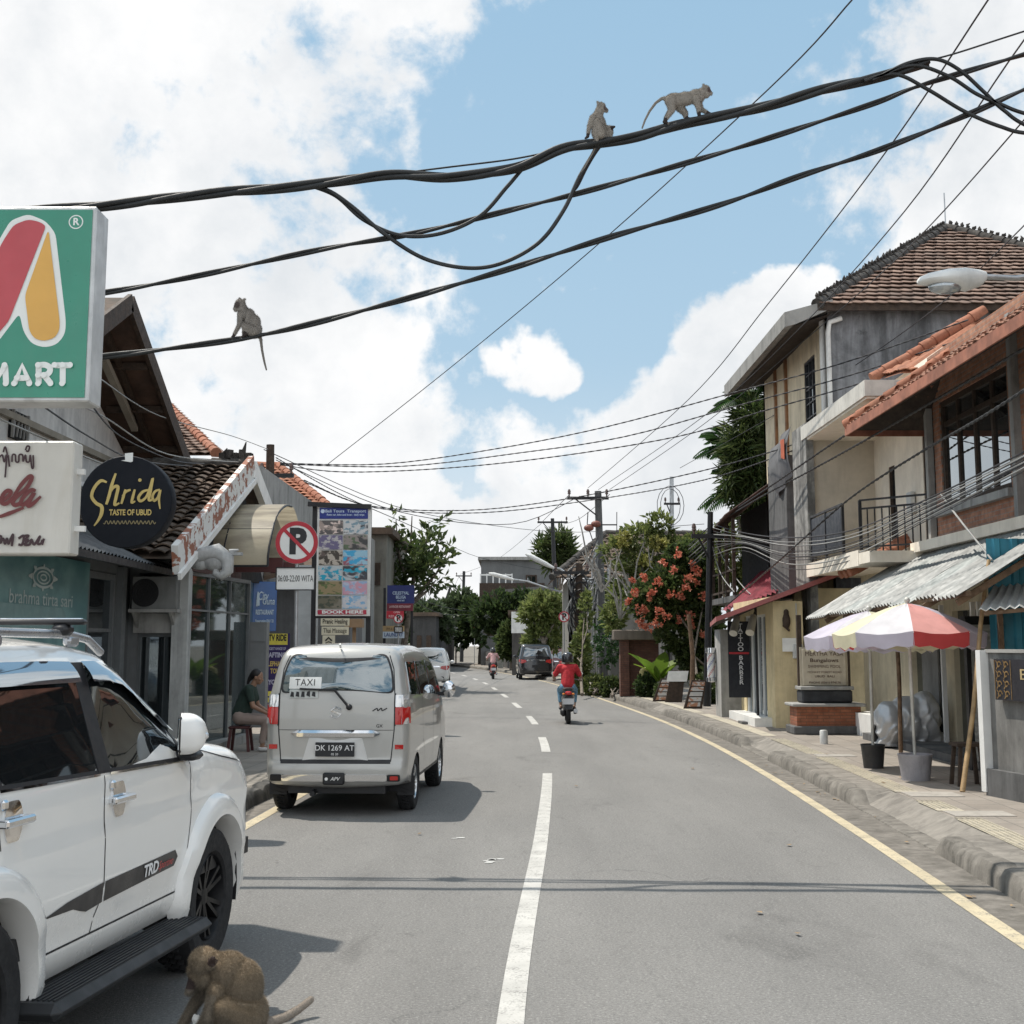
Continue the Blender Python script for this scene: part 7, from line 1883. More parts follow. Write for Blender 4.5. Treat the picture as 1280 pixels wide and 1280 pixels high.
mb = MB(m_greypl); mb.box((cxw,YR-.18,zz(764)),(b-a,.38,.05)); mb.prism([(a+.05,YR,zz(766)),(a+.05,YR-.36,zz(766)),(a+.05,YR,zz(788))],(0,0,0),(.04,0,0)); mb.prism([(b-.14,YR,zz(766)),(b-.14,YR-.36,zz(766)),(b-.14,YR,zz(788))],(0,0,0),(.04,0,0)); mb.box((cxw,YR-.03,zz(779)),(b-a,.05,.30)); mb.build('ledge', t)
ac = thing('air_conditioner', 'outdoor air-conditioner unit on the ledge under the dark awning', 'air conditioner', (cxw,YR-.2,zz(763)))
mb = MB(mat('ac_body', (.20,.205,.20), .6, dirt=.35)); mb.box((cxw,YR-.17,zz(742)),(b-a-.06,.30,zz(720)-zz(763)-.02),bev=.015); cs = mb.build('case', ac, smooth=40)
fc = V((cxw-.14,YR-.335,zz(742)))
mb = MB(m_black); mb.disc(fc, .215, (0,-1,0), 30); mb.build('fan_opening', ac)
mb = MB(m_darkmetal)
for r_ in (.05,.09,.13,.17,.205): mb.tube([fc+V((r_*math.cos(q*.2618),-.012,r_*math.sin(q*.2618))) for q in range(24)], .004, 5, closed=True)
for q in range(6): mb.bar(fc-V((0,.012,0)), fc+V((.21*math.cos(q*1.047),-.012,.21*math.sin(q*1.047))), .007)
mb.build('fan_grille', ac)
p0 = atx(0,700,XS); p1 = atx(108,705,XS); t = thing('shop_poster', 'large teal poster with white rosette and lettering brahma tirta sari', 'poster', (XS,16.5,1.0)) if p1.y > 0 else None
ya, yb, za, zb = 13.0, p1.y-.02, 1.05, 3.02
m_, nt_, b_ = newmat('poster_teal'); tc_ = nt_.new('ShaderNodeTexCoord').outputs['Object']
c_ = nt_.mix(nt_.ramp(nt_.noise(nt_.mapping(tc_, (1,.8,1.4)), 1.6, 5), .35, .7), (.07,.19,.20), (.16,.32,.32)); nt_.link(c_, b_.inputs['Base Color']); b_.inputs['Roughness'].default_value = .35
mb = MB(m_); mb.prism([(XS+.03,ya,za),(XS+.03,yb-.12,za),(XS+.03,yb,zb),(XS+.03,ya,zb)],(0,0,0),(.03,0,0)); mb.build('panel', t)
SM = frame((XS+.062,0,0),(0,1,0),(0,0,1)); LL = lambda px, py: (atx(px,py,XS+.06).y, atx(px,py,XS+.06).z)
mb = MB(mat('poster_print', (.42,.50,.49), .4)); c = LL(53.5,722)
for r_, n_ in ((.27,.03),(.17,.02),(.08,.02)): stroke(mb, SM, [(c[0]+r_*math.cos(a*.2618)*1.35, c[1]+r_*math.sin(a*.2618)*.45) for a in range(25)], n_, .004, n=2)
for a in range(8): stroke(mb, SM, [(c[0]+.38*math.cos(a*PI/4), c[1]+.125*math.sin(a*PI/4)),(c[0]+.52*math.cos(a*PI/4), c[1]+.17*math.sin(a*PI/4))], [.08,.02], .004, False)
u0, u1 = LL(11,746), LL(90,752); put_text(mb, 'brahma tirta sari', SM, ((u0[0]+u1[0])/2,(u0[1]+u1[1])/2), .235, .004, .004, fit=u1[0]-u0[0])
u0, u1 = LL(20,788), LL(78,794); put_text(mb, 'batik for contemporary textiles', SM, ((u0[0]+u1[0])/2,(u0[1]+u1[1])/2), .085, .0, .004, fit=u1[0]-u0[0]); mb.build('lettering', t)
mb = MB(mat('poster_pale', (.17,.29,.29), .4)); a0, a1 = LL(0,765), LL(78,775)
mb.poly([SM @ V((x,y,.003)) for x, y in rnd([(14.0,a0[1]-.16),(a1[0],a0[1]-.22),(a1[0]+.15,a0[1]-.02),(a1[0],a0[1]+.10),(14.0,a0[1]+.12)], .12)]); mb.build('print_band', t)
t = thing('gable_shop', 'low shop with mossy tile gable roof, flaking white bargeboard and tall glass front', 'shop', (-5.3,23,ZP))
XG = -5.05
mb = MB(plaster('post_white', (.46,.47,.46), .6, (.14,.14,.14), 1.4)); mb.box((-5.13,21.02,1.62),(.24,.26,2.9)); mb.build('post', t)
window(t, (XG+.08,22.95,1.62), (.09,.996,0), (0,0,1), 3.5, 2.86, 3, 1, mat('grey_frame', (.13,.14,.145), .5), glassmat('mirror_front', (.03,.04,.04), .16, .03, .45, .35), .06, .03, 'glass_front', ys=[.82])
mb = MB(mat('dark_fascia', (.06,.028,.026), .7)); mb.box((XG-.02,23.0,3.22),(.14,3.8,.36)); mb.build('fascia', t)
SM = frame((XG+.06,22.9,3.2),(0,1,0),(0,0,1)); mb = MB(m_sw); put_text(mb, 'Holiday', SM, (.35,-.10), .40, .01, .004, shear=.3); mb.build('lettering', t)
mb = MB(m_greypl); mb.box((-4.92,22.9,ZP+.07),(.4,3.9,.14)); mb.build('step', t)
mb = MB(mat('shelf_pale', (.32,.31,.28), .7))
for q in range(10): mb.box((-5.55-.1*(q%2), 21.6+.3*q, ZP+.45+.42*(q%4)), (.22,.2,.26+.05*(q%3)))
for zz_ in (.45,.9,1.35,1.8): mb.box((-5.6,22.9,ZP+zz_-.16),(.4,3.2,.03))
mb.build('display_shelf', t)
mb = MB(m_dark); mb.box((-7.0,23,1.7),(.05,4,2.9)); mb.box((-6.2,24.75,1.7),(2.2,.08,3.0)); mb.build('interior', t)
XB = -4.9; A0 = V((XB,25.0,at(310,588,25.0).z)); E0_ = V((XB,19.5,at(216,700,19.5).z)); E2 = V((XB,28.0,A0.z-1.05))
mb = MB(m_tile_dark); tiles(mb, (-10,19.5,E0_.z+.08), E0_+V((-.12,0,.08)), (-10,25,A0.z+.08), A0+V((-.12,0,.08)), .24, .27, .045, .05, .02, 11); mb.build('roof', t, smooth=50, recalc=False)
mb = MB(m_tile_dark); mb.poly([(-10,19.5,E0_.z+.02),E0_+V((0,0,.02)),A0+V((0,0,.02)),(-10,25,A0.z+.02)]); mb.poly([(-10,28,E2.z),E2,A0,(-10,25,A0.z)]); mb.build('roof_deck', t)
m_, nt_, b_ = newmat('flaking_white'); tc_ = nt_.new('ShaderNodeTexCoord').outputs['Object']
fk = nt_.ramp(nt_.noise(nt_.mapping(tc_, (1,1.2,1.6)), 3.2, 5, .6, .4), .50, .54)
nt_.link(nt_.mix(fk, (.66,.655,.63), nt_.mix(nt_.noise(tc_, 9, 4), (.20,.07,.04), (.36,.15,.09))), b_.inputs['Base Color']); b_.inputs['Roughness'].default_value = .8
mb = MB(m_); Dn = (A0-E0_).normalized(); mb.bar(E0_+V((.02,0,.0)), A0+V((.02,0,.06)), .10, .44); mb.build('bargeboard', t, 'flaking white bargeboard showing red undercoat')
mb = MB(m_white); mb.bar(E0_+V((.09,.0,-.24)), A0+V((.09,0,-.20)), .05, .10); mb.bar(A0+V((.04,0,.02)), E2+V((.04,0,0)), .12, .34); mb.build('bargeboard', t)
mb = MB(m_dark); mb.prism([(XB-.15,20.2,E0_.z-.0),(XB-.15,27.4,E0_.z+.0),(XB-.15,25,A0.z-.25)],(0,0,0),(-.1,0,0)); mb.build('gable', t)
mb = MB(m_cap_dark); ridge(mb, (-10,25,A0.z+.1), A0+V((.0,0,.1)), .13, .36);
for q, hh_ in ((0,.42),(.16,.22),(.32,.3),(-.12,.2)): mb.tube([A0+V((-.15-q,0,.12)), A0+V((-.15-q*1.3,0,.12+hh_*.5)), A0+V((-.10-q*1.1,0,.12+hh_))], [.085,.05,.01], 6)
for q in range(5): mb.box(A0+V((-.05-.12*q,0,.25+.06*(q%2))),(.12,.1,.16),rz=.3*q)
mb.build('ridge', t, smooth=45)
mb = MB(plaster('carved_white', (.44,.45,.45), .6, (.17,.17,.17), 2.5, .15, .4)); c = at(268,706,20.6)
mb.tube([c+V((-.55,0,.0)), c+V((-.3,0,.20)), c+V((.1,0,.28)), c+V((.35,0,.10)), c+V((.36,0,-.18)), c+V((.2,0,-.32)), c+V((.06,0,-.24)), c+V((.08,0,-.10)), c+V((.2,0,-.09))], [.10,.19,.22,.19,.15,.11,.09,.08,.04], 10)
mb.sphere(c+V((.02,.02,.05)), .26, 12, 8, (1.15,.7,.9)); mb.sphere(c+V((-.32,.02,.0)), .2, 10, 8, (1.3,.7,.8)); mb.box(c+V((.25,.05,.24)), (.9,.22,.07)); mb.tube([c+V((.4,0,.28)), c+V((.62,0,.34))],[.08,.02],6); mb.v = [c + (p-c)*.62 + V((-.02,0,.02)) for p in mb.v]; mb.build('carved_scroll', t, smooth=50)
t = thing('arched_canopy', 'arched yellowed plastic canopy over the entrance behind the blue light box', 'canopy', (-4.4,25,3.2))
m_, nt_, b_ = newmat('yellowed_plastic'); tc_ = nt_.new('ShaderNodeTexCoord').outputs['Object']
c_ = nt_.mix(nt_.ramp(nt_.noise(nt_.mapping(tc_, (.7,3,1)), 2, 6), .3, .7), (.50,.44,.32), (.27,.23,.17)); nt_.link(c_, b_.inputs['Base Color']); b_.inputs['Roughness'].default_value = .35
t_ = nt_.new('ShaderNodeBsdfTranslucent'); nt_.link(c_, t_.inputs['Color']); ms_ = nt_.new('ShaderNodeMixShader'); ms_.inputs[0].default_value = .35; nt_.link(b_.outputs[0], ms_.inputs[1]); nt_.link(t_.outputs[0], ms_.inputs[2]); nt_.link(ms_.outputs[0], nt_.n['Material Output'].inputs['Surface'])
def arch(u, v):
 P0 = at(320-40*v,706-0*v,22.6); a = PI*.5*(1-u)
 yy = 22.6+2.3*(1-math.cos(PI/2*u)); z0 = at(320,706,22.6).z; zt_ = at(355,632,24.9).z
 x = -4.1 - 1.5*v
 return V((x + .006*math.sin(u*60), yy, z0 + (zt_-z0)*math.sin(PI/2*u) - .0))
mb = MB(m_); mb.grid(arch, 24, 6, (0,1), (0,1)); mb.grid(lambda u, v: V((arch(1,v).x, 24.9+1.6*u, arch(1,v).z-.9*u*u)), 8, 3); mb.build('sheet', t, smooth=60)
mb = MB(m_darkmetal)
for v in (0, .5, 1): mb.tube([arch(u/12, v)-V((0,0,.02)) for u in range(13)], .02, 6)
for u in (.35, .0): mb.tube([arch(u, v/4)-V((0,0,.02)) for v in range(5)], .018, 6)
mb.build('frame', t, smooth=60)
mb = MB(mat('brown_board', (.10,.035,.035), .7)); mb.box((-4.6,24.4,3.32),(.9,.1,.26)); mb.box((-4.15,24.6,3.28),(.5,.1,.2)); mb.build('board', t)
Yb = 27.0; t = thing('light_box_sign', 'blue projecting light box with white script beside the arched canopy', 'sign', at(325,788,Yb))
aL = at(318,757,Yb); aR = at(345,762,Yb+.0); wd_ = .46;
SMb = frame(at(331,758,Yb)+V((0,0,0)), (.93,.36,0), (0,0,1)); R3 = SMb.to_3x3()
hB = (at(331,728,Yb)-at(331,790,Yb)).length
mb = MB(mat('blue_sign', (.012,.10,.33), .35, var=.1, coat=.3)); mb.box(SMb @ V((0,0,-.13)), (.48,hB,.24), rot=R3, bev=.01); mb.build('case', t)
mb = MB(mat('blue_side', (.015,.13,.30), .4)); mb.box(SMb @ V((-.245,0,-.13)), (.012,hB*.98,.22), rot=R3); mb.build('side_panel', t)
mb = MB(mat('sign_pale_blue', (.55,.68,.78), .4)); put_text(mb, 'City', SMb, (-.04,.20), .24, .01, .004, fit=.20, shear=.2); put_text(mb, 'Guna', SMb, (.07,.10), .2, .012, .004, fit=.24, shear=.2); put_text(mb, 'RESTAURANT', SMb, (.0,-.12), .13, .03, .004, fit=.36); put_text(mb, 'Reservation 0361 22', SMb, (0,-.29), .08, .02, .004, fit=.36)
stroke(mb, SMb, [(-.16,.0),(-.14,.28),(-.12,.02),(-.16,.12)], .03, .004); mb.build('lettering', t)
mb = MB(m_sw); mb.box(SMb @ V((-.252,-.40,-.13)), (.012,.14,.22), rot=R3); mb.build('sticker', t)
mb = MB(m_darkmetal); mb.bar(SMb @ V((0,.2,-.2)), (-5.6,27.8,SMb.translation.z+.2), .04); mb.build('bracket', t)
Yb = 28.5; L, SM = facing(Yb); k = Yb/F*1.02; t = thing('tour_banner', 'upright yellow and purple tour banner beside the seated person', 'banner', at(345,905,Yb))
def rect(mb, a, b, off): px_poly(mb, L, SM, [(a[0],a[1]),(b[0],a[1]),(b[0],b[1]),(a[0],b[1])], off)
mb = MB(mat('banner_purple', (.028,.016,.10), .6)); mb.box(SM @ V((*L(345,850), -.02)), (31*k,.03,112*k)); mb.build('panel', t)
mb = MB(mat('banner_yellow', (.62,.55,.08), .6)); rect(mb,(330.5,792),(359.5,806),.004); rect(mb,(331,864),(356,870),.004); rect(mb,(331,872),(356,878),.004); mb.build('stripe', t)
mb = MB(mat('banner_red2', (.35,.02,.05), .6)); rect(mb,(329.5,880),(360,900),.004); mb.build('stripe', t)
mb = MB(mat('banner_ink', (.02,.02,.02), .6)); put_text(mb, 'ATV RIDE', SM, L(345,797.5), 8*k*1.3, .04, .008, fit=26*k); mb.build('lettering', t)
mb = MB(mat('banner_lilac', (.45,.45,.60), .6)); put_text(mb, 'LARGEST RANGE OF', SM, L(345,811), 4.5*k, .02, .006, fit=24*k); put_text(mb, 'RAFTING', SM, L(345,819), 8*k, .04, .006, fit=24*k); put_text(mb, 'CYCLING', SM, L(344,853), 8*k, .04, .006, fit=24*k); mb.build('lettering', t)
mb = MB(mat('banner_gold', (.48,.36,.12), .6)); put_text(mb, 'ELEPHANT', SM, L(345,830), 8*k, .04, .006, fit=25*k); put_text(mb, 'TOUR', SM, L(345,839), 8*k, .04, .006, fit=14*k); mb.build('lettering', t)
mb = MB(mat('grey_cabinet', (.19,.20,.205), .5)); p = gnd(312,930,HP); mb.box((-4.75,25.0,1.35),(.5,.3,1.9)); mb.box((-4.75,24.84,2.1),(.44,.02,.3)); single('display_cabinet', mb, 'grey upright display cabinet behind the seated person', 'cabinet', (-4.75,25,.4))
def no_parking(label, px, py, Y, rpx, base, plate=None, arrow='/'):
 k = Y/F*1.02; c = at(px, py, Y); r = rpx*k; t = thing('no_parking_sign', label, 'road sign', (c.x+.02, Y+.05, base), 0)
 mb = MB(m_steel); mb.tube([(c.x+.02*r/.33, Y+.05, base),(c.x, Y+.05, c.z+r*.6)], .03*max(.8, r/.33), 10); mb.build('pole', t, smooth=60)
 SM = frame(c, (1,0,0), (0,0,1)); n = (0,-1,0)
 mb = MB(mat('sign_back', (.4,.4,.4), .5)); mb.lathe([(0,0),(r*1.01,0),(r*1.01,.02),(0,.02)], 36, Matrix.Translation(c) @ Matrix.Rotation(-PI/2, 4, 'X')); d_ = mb.build('disc', t)
 mb = MB(mat('roadsign_white', (.72,.72,.70), .5, var=.04)); mb.disc(SM @ V((0,0,.003)), r, n, 40); mb.build('face', d_)
 mb = MB(mat('roadsign_black', (.015,.015,.017), .5)); put_text(mb, 'P', SM, (.02*r,0), r*1.62, .05, .006, sx=.95); mb.build('letter', d_)
 mb = MB(mat('roadsign_red', (.42,.02,.035), .5, var=.08)); mb.disc(SM @ V((0,0,.009)), r, n, 44, r*.80)
 a = math.radians(135); e = V((math.cos(a), math.sin(a)))*r*.84; w_ = r*.08; p = V((-e.y, e.x)).normalized()*w_
 mb.poly([SM @ V((q.x, q.y, .011)) for q in (e+p, e-p, -e-p, -e+p)]); mb.build('ring', d_)
 if plate:
  pc = at(plate[0], plate[1], Y); mb = MB(mat('roadsign_white', (.72,.72,.70), .5)); mb.box(pc, (plate[2]*k, .02, plate[3]*k)); pl = mb.build('time_plate', t)
  mb = MB(m_black); PM = frame(pc+V((0,-.012,0)), (1,0,0), (0,0,1)); put_text(mb, '06:00-22:00 WITA', PM, (0,0), 9*k*1.2, .0, .003, fit=plate[2]*k*.92)
  for sy in (-1, 1): mb.box(PM @ V((0, sy*plate[3]*k*.5, 0)), (plate[2]*k, .025, 1.2*k))
  for sx in (-1, 1): mb.box(PM @ V((sx*plate[2]*k*.5, 0, 0)), (1.2*k, .025, plate[3]*k))
  mb.build('lettering', pl)
 return t
no_parking('large no-parking sign with hours plate on a grey pole behind the minivan', 371, 678, 21.0, 26, HP, (369.5,723.5,47,27))
Yb = 30.0; L, SM = facing(Yb); k = Yb/F*1.02; t = thing('photo_board', 'tall board of tour photographs with a blue heading and red BOOK HERE', 'billboard', at(430,768,Yb))
mb = MB(mat('board_white', (.62,.62,.60), .5)); c = at(429.5,699.5,Yb); mb.box(c+V((0,.05,0)), (66*k,.08,137*k)); mb.build('panel', t)
mb = MB(mat('board_blue', (.015,.03,.20), .5)); rect(mb,(399.5,634.5),(460,648.5),.004); mb.build('heading', t)
mb = MB(mat('board_print', (.5,.6,.75), .5)); put_text(mb, 'Bali Tours  Transport', SM, L(432,639), 5*k, .02, .008, fit=50*k); put_text(mb, 'Rent car, bike and boat - daily trips', SM, L(432,643.5), 3.2*k, .02, .008, fit=46*k); mb.disc(SM @ V((*L(403.5,639),.008)), 2.6*k, (0,-1,0), 14); mb.build('lettering', t)
def photomat(name, sky_, mid, low, seed):
 m, nt, b = newmat(name); tc = nt.new('ShaderNodeTexCoord').outputs['Object']
 v = nt.mapping(tc, (2.6,2.6,4), (0,0,0), (seed*3.1, seed*1.7, seed)); n = nt.noise(v, 1.0, 4, .6, .5); n2 = nt.noise(v, 3.0, 3, .5)
 c = nt.mix(nt.ramp(n, .42, .50), low, mid); c = nt.mix(nt.ramp(n2, .52, .58), c, sky_)
 nt.link(c, b.inputs['Base Color']); b.inputs['Roughness'].default_value = .4; return m
cells = [((.68,.55,.50),(.10,.09,.09),(.35,.28,.25)),((.20,.30,.36),(.55,.55,.55),(.06,.07,.08)),((.45,.43,.43),(.14,.12,.22),(.55,.52,.5)),((.10,.14,.08),(.28,.24,.22),(.05,.05,.05)),((.06,.05,.04),(.45,.40,.34),(.12,.09,.08)),((.05,.35,.60),(.30,.50,.62),(.30,.10,.13)),((.02,.33,.48),(.45,.50,.52),(.05,.22,.32)),((.02,.33,.48),(.05,.05,.06),(.45,.48,.5)),((.10,.14,.05),(.28,.22,.12),(.08,.08,.04)),((.30,.42,.60),(.55,.30,.38),(.45,.50,.62)),((.06,.07,.05),(.14,.13,.09),(.20,.18,.14)),((.20,.40,.60),(.55,.55,.58),(.30,.45,.60))]
ys_ = [650.5,669,688,707.5,726.5,744.5,762]
for i, cl in enumerate(cells):
 r_, c_ = divmod(i, 2); x0_, x1_ = (399,428.6) if c_ == 0 else (429.6,460)
 mb = MB(photomat('tour_photo', *cl, i+1)); rect(mb,(x0_-r_*.3,ys_[r_]),(x1_-r_*.3,ys_[r_+1]-1.2),.004); mb.build('photo', t)
mb = MB(mat('board_red', (.40,.03,.06), .5)); rect(mb,(397,762.5),(458,768),.004); mb.build('footer', t)
mb = MB(m_sw); put_text(mb, 'BOOK HERE', SM, L(428,765.2), 5.2*k, .04, .008, fit=50*k); mb.build('lettering', t)
mb = MB(m_darkmetal); mb.bar(at(385,630,Yb),at(464,633.5,Yb),.1); mb.bar(at(394,770,Yb+.1),at(462,770,Yb+.1),.1); mb.bar(at(394,630,Yb+.15),(at(394,630,Yb).x,Yb+.15,HP),.10); mb.bar(at(462,633,Yb+.15),(at(462,633,Yb).x,Yb+.15,HP),.10); mb.build('frame', t)
Yb = 31.5; L, SM = facing(Yb); k = Yb/F*1.02
for txt, py, w_ in (('Pranic Healing', 777, 35), ('Thai Massage', 788.5, 33)):
 s = thing('massage_board', 'small cream board lettered ' + txt + (' under the photo board' if py < 780 else ' below the Pranic board'), 'sign', at(419,py+5,Yb))
 mb = MB(mat('board_cream', (.66,.62,.48), .6)); mb.box(at(419,py,Yb), (w_*k,.05,10*k), bev=.005); mb.build('board', s); mb = MB(m_black); put_text(mb, txt, SM, L(419,py), 8*k, .012, .03, fit=w_*k*.86); mb.build('lettering', s)
s = thing('massage_board', 'small cream board with a black mark, lowest under the photo board', 'sign', at(410,802,Yb)); mb = MB(mat('board_cream', (.66,.62,.48), .6)); mb.box(at(411,800,Yb), (15*k,.05,11*k)); mb.build('board', s)
mb = MB(m_black); px_stroke(mb, L, SM, [(407,801),(411,797),(415,801)], 2*k, .03, smooth=False); px_stroke(mb, L, SM, [(407,804),(411,802),(415,804)], 1.2*k, .03, smooth=False); mb.build('mark', s)
mb = MB(mat('box_brown', (.3,.2,.12), .8)); p = at(443,779,Yb+.2); mb.box(p,(.42,.4,.2)); mb.bar(p-V((0,0,.1)),(p.x,p.y,HP),.08); single('post_box', mb, 'small brown letter box right of the massage boards', 'box', (p.x,p.y,HP))
# ================================================================ vegetation kit
def leaf(mb, c, d, n, L, W):
 """one bent leaf blade: c base, d direction, n normal"""
 s = d.cross(n); s = s.normalized() if s.length > 1e-6 else V((1,0,0))
 m = c + d*L*.5 + n*L*.08; e = c + d*L - n*L*.05
 i = len(mb.v); mb.v += [c, m - s*W/2, e, m + s*W/2]; mb.face((i, i+1, i+2)); mb.face((i, i+2, i+3))
def rdir(rg):
 while True:
  v = V((rg.uniform(-1,1), rg.uniform(-1,1), rg.uniform(-1,1)))
  if .05 < v.length < 1: return v.normalized()
def clumps(mb, rg, blobs, n, L, W, up=.25, shell=.55, per=7):
 """leaf sprays spread through ellipsoid blobs; each spray is a small rosette"""
 tot = sum(b[1][0]*b[1][1]*b[1][2] for b in blobs)
 for c, r in blobs:
  for _ in range(max(1, int(n*(r[0]*r[1]*r[2])/tot/per))):
   d = rdir(rg); q = shell + (1-shell)*rg.random()
   p = V(c) + V((d.x*r[0]*q, d.y*r[1]*q, d.z*r[2]*q)); out = (d + V((0,0,up))).normalized()
   for _ in range(per):
    dd = (out + rdir(rg)*.9).normalized(); leaf(mb, p + rdir(rg)*L*.3, dd, rdir(rg), L*rg.uniform(.6,1.25), W*rg.uniform(.7,1.2))
def branches(mb, rg, base, tips, r0, r1=.02, wig=.15):
 base = V(base)
 for t in tips:
  t = V(t); m1 = base*.66 + t*.34 + rdir(rg)*wig; m2 = base*.33 + t*.67 + rdir(rg)*wig
  mb.tube([base, m1, m2, t], [r0, r0*.75+r1*.25, r0*.4+r1*.6, r1], 7)
m_bark = mat('bark', (.15,.125,.10), .9, var=.4, scale=8, bump=.5, bscale=25)
m_barkg = mat('pale_bark', (.30,.285,.26), .85, var=.3, scale=8, bump=.3)
lf_mid = leafmat('leaf_mid', (.045,.080,.024), (.13,.165,.055)); lf_dark = leafmat('leaf_dark', (.032,.060,.022), (.080,.118,.038)); lf_lime = leafmat('leaf_lime', (.12,.165,.045), (.31,.35,.12)); lf_palm = leafmat('leaf_palm', (.02,.06,.02), (.06,.125,.035)); lf_far = leafmat('leaf_far', (.06,.092,.045), (.11,.15,.07)); lf_fly = leafmat('flower_orange', (.70,.16,.10), (.80,.34,.22), .3); lf_pink = leafmat('flower_red', (.60,.05,.07), (.70,.16,.14), .3); lf_yel = leafmat('leaf_yellow', (.42,.42,.09), (.60,.56,.22), .3)
def tree(name, label, base, blobs, n, L, W, lm, r0, tips=None, seed=1, bark=None, group=None, cat='tree', up=.25, shell=.5, wig=.15, extra=None):
 rg = random.Random(seed); t = thing(name, label, cat, base, 0, group)
 mb = MB(bark or m_bark); b = V(base)
 tp = tips or [V(c) + V((rg.uniform(-.3,.3)*r[0], rg.uniform(-.3,.3)*r[1], 0)) for c, r in blobs for _ in range(2)]
 fork = b*.45 + sum((V(q) for q in tp), V((0,0,0)))/len(tp)*.55
 mb.tube([b, b*.5+fork*.5+V((rg.uniform(-.1,.1),0,0)), fork], [r0*1.25, r0, r0*.8], 9); branches(mb, rg, fork, tp, r0*.6, .02, wig); mb.build('trunk', t, smooth=60)
 mb = MB(lm); clumps(mb, rg, blobs, n, L, W, up, shell); mb.build('crown', t, recalc=False)
 if extra: extra(t, rg)
 return t
def B(px, py, Y, rx, ry=None, d=None):
 """blob from photo pixels (radii px)"""
 k = Y/F; ry = ry or rx; return (at(px, py, Y), (rx*k, (d or (rx+ry)/2)*k, ry*k))
# ================================================================ right bank greenery, gate and poles
Yv = 44.0
def flowers(pts, m, r, n):
 def f(t, rg):
  for (px, py) in pts:
   mb = MB(m); c = at(px, py, Yv-1.15)
   for _ in range(n):
    p = c + rdir(rg)*r*rg.random()
    for _ in range(5): leaf(mb, p, (rdir(rg)+V((0,-.4,.2))).normalized(), rdir(rg), .11, .075)
   mb.build('flower_cluster', t, recalc=False)
 return f
tree('flowering_creeper', 'dense trumpet creeper with orange-red flower clusters over the brick gate', gnd(868,880,HP), [B(845,742,Yv,42,38),B(875,730,Yv,30,48),B(880,795,Yv,24,44),B(862,700,Yv,32,22),B(812,748,Yv,24,28),B(888,850,Yv,16,36,20),B(850,790,Yv,30,24),B(868,820,Yv,20,30)], 24000, .19, .12, lf_mid, .055, [at(*q,44) for q in ((845,745),(875,730),(860,790),(888,840))], seed=2, extra=flowers([(800,775),(806,760),(812,748),(800,763),(785,752),(852,745),(880,745),(835,770),(820,780),(808,785),(795,740),(857,735),(873,715),(830,705),(838,745),(848,775),(878,795),(806,722),(848,692),(790,725),(814,739),(843,712),(866,708),(869,727),(824,728),(862,768),(865,780),(803,783),(822,763),(860,722)], lf_fly, .17, 9))
def bare(t, rg):
 for (bx, by) in ((795,770),(775,775),(835,760),(752,740)):
  mb = MB(m_barkg); b_ = at(bx,by,46.6)
  for _ in range(6):
   e = at(bx+rg.uniform(-45,38), by-rg.uniform(35,95), 46.4+rg.uniform(-.6,.6)); m1 = b_*.6+e*.4+rdir(rg)*.18; m2 = b_*.25+e*.75+rdir(rg)*.2; mb.tube([b_,m1,m2,e],[.045,.035,.026,.014],5)
  mb.build('bare_branches', t, smooth=60)
tree('frangipani_tree', 'frangipani tree with bare grey branches and yellow-green leaf tips above the gate', gnd(795,872,HP)+V((0,3,0)), [B(800,672,48,34,14),B(825,655,48,20,14),B(770,690,48,22,14),B(845,690,48,25,18),B(795,705,48,30,14),B(875,690,48,22,26),B(780,745,48,22,22),B(820,720,48,30,22),B(768,770,47,16,20)], 5200, .26, .11, lf_lime, .12, [at(*q,48) for q in ((775,690),(790,678),(805,668),(825,655),(843,648),(760,700),(815,700),(840,680),(780,720),(860,680),(800,700))], 4, m_barkg, wig=.3,
 extra=lambda t, rg: bare(t, rg) or [ (lambda mb: (clumps(mb, rg, [B(px,py,47.4,r,r)], 90, .2, .12), mb.build('leaf_tuft', t, recalc=False)))(MB(lf_yel)) for px, py, r in ((783,678,6),(818,678,7),(828,682,6),(805,700,5),(780,672,5))])
tree('shrub_bush', 'lime green shrub crown behind the right-hand pole by the balcony', gnd(915,880,HP)+V((0,1.5,0)), [B(915,700,42,22,30),B(935,720,42,20,22),B(905,670,42,14,18)], 2200, .2, .11, lf_lime, .07, seed=6, cat='shrub')
tree('vine', 'lime green vine climbing the cable-laden pole', gnd(727,868,HP)+V((0,-.3,0)), [B(727,820,52,10,38),B(733,765,52,7,26),B(722,845,52,14,22)], 1800, .22, .14, lf_lime, .05, seed=7, cat='vine')
for i, (px, py, Y, w_, h_, lm, lb) in enumerate([(742,858,51,16,14,lf_lime,'low lime hedge at the foot of the concrete pole'),(765,862,49,14,14,lf_mid,'grey-green bush between the pole and the brick gate'),(810,858,45,16,15,lf_dark,'round dark green bush in front of the brick gate'),(828,868,43,8,12,lf_mid,'small leafy plant right of the brick gate bush'),(880,865,40,14,26,lf_mid,'leafy plant beside the striped menu boards'),(760,800,50,18,34,lf_palm,'spiky leaf plant left of the brick gate')]):
 tree('garden_bush', lb, gnd(px, py+h_*.6, HP) + V((0,0,0)), [B(px,py,Y,w_,h_),B(px+w_*.4,py+3,Y,w_*.6,h_*.7)], 1300, .16, .08, lm, .04, seed=20+i, cat='bush')
g = gnd(824,872,HP); t = thing('banana_plant', 'young banana plant with broad bright leaves right of the brick gate', 'plant', g); mb = MB(leafmat('banana_leaf', (.14,.26,.03), (.30,.42,.06), .45)); rg = random.Random(9)
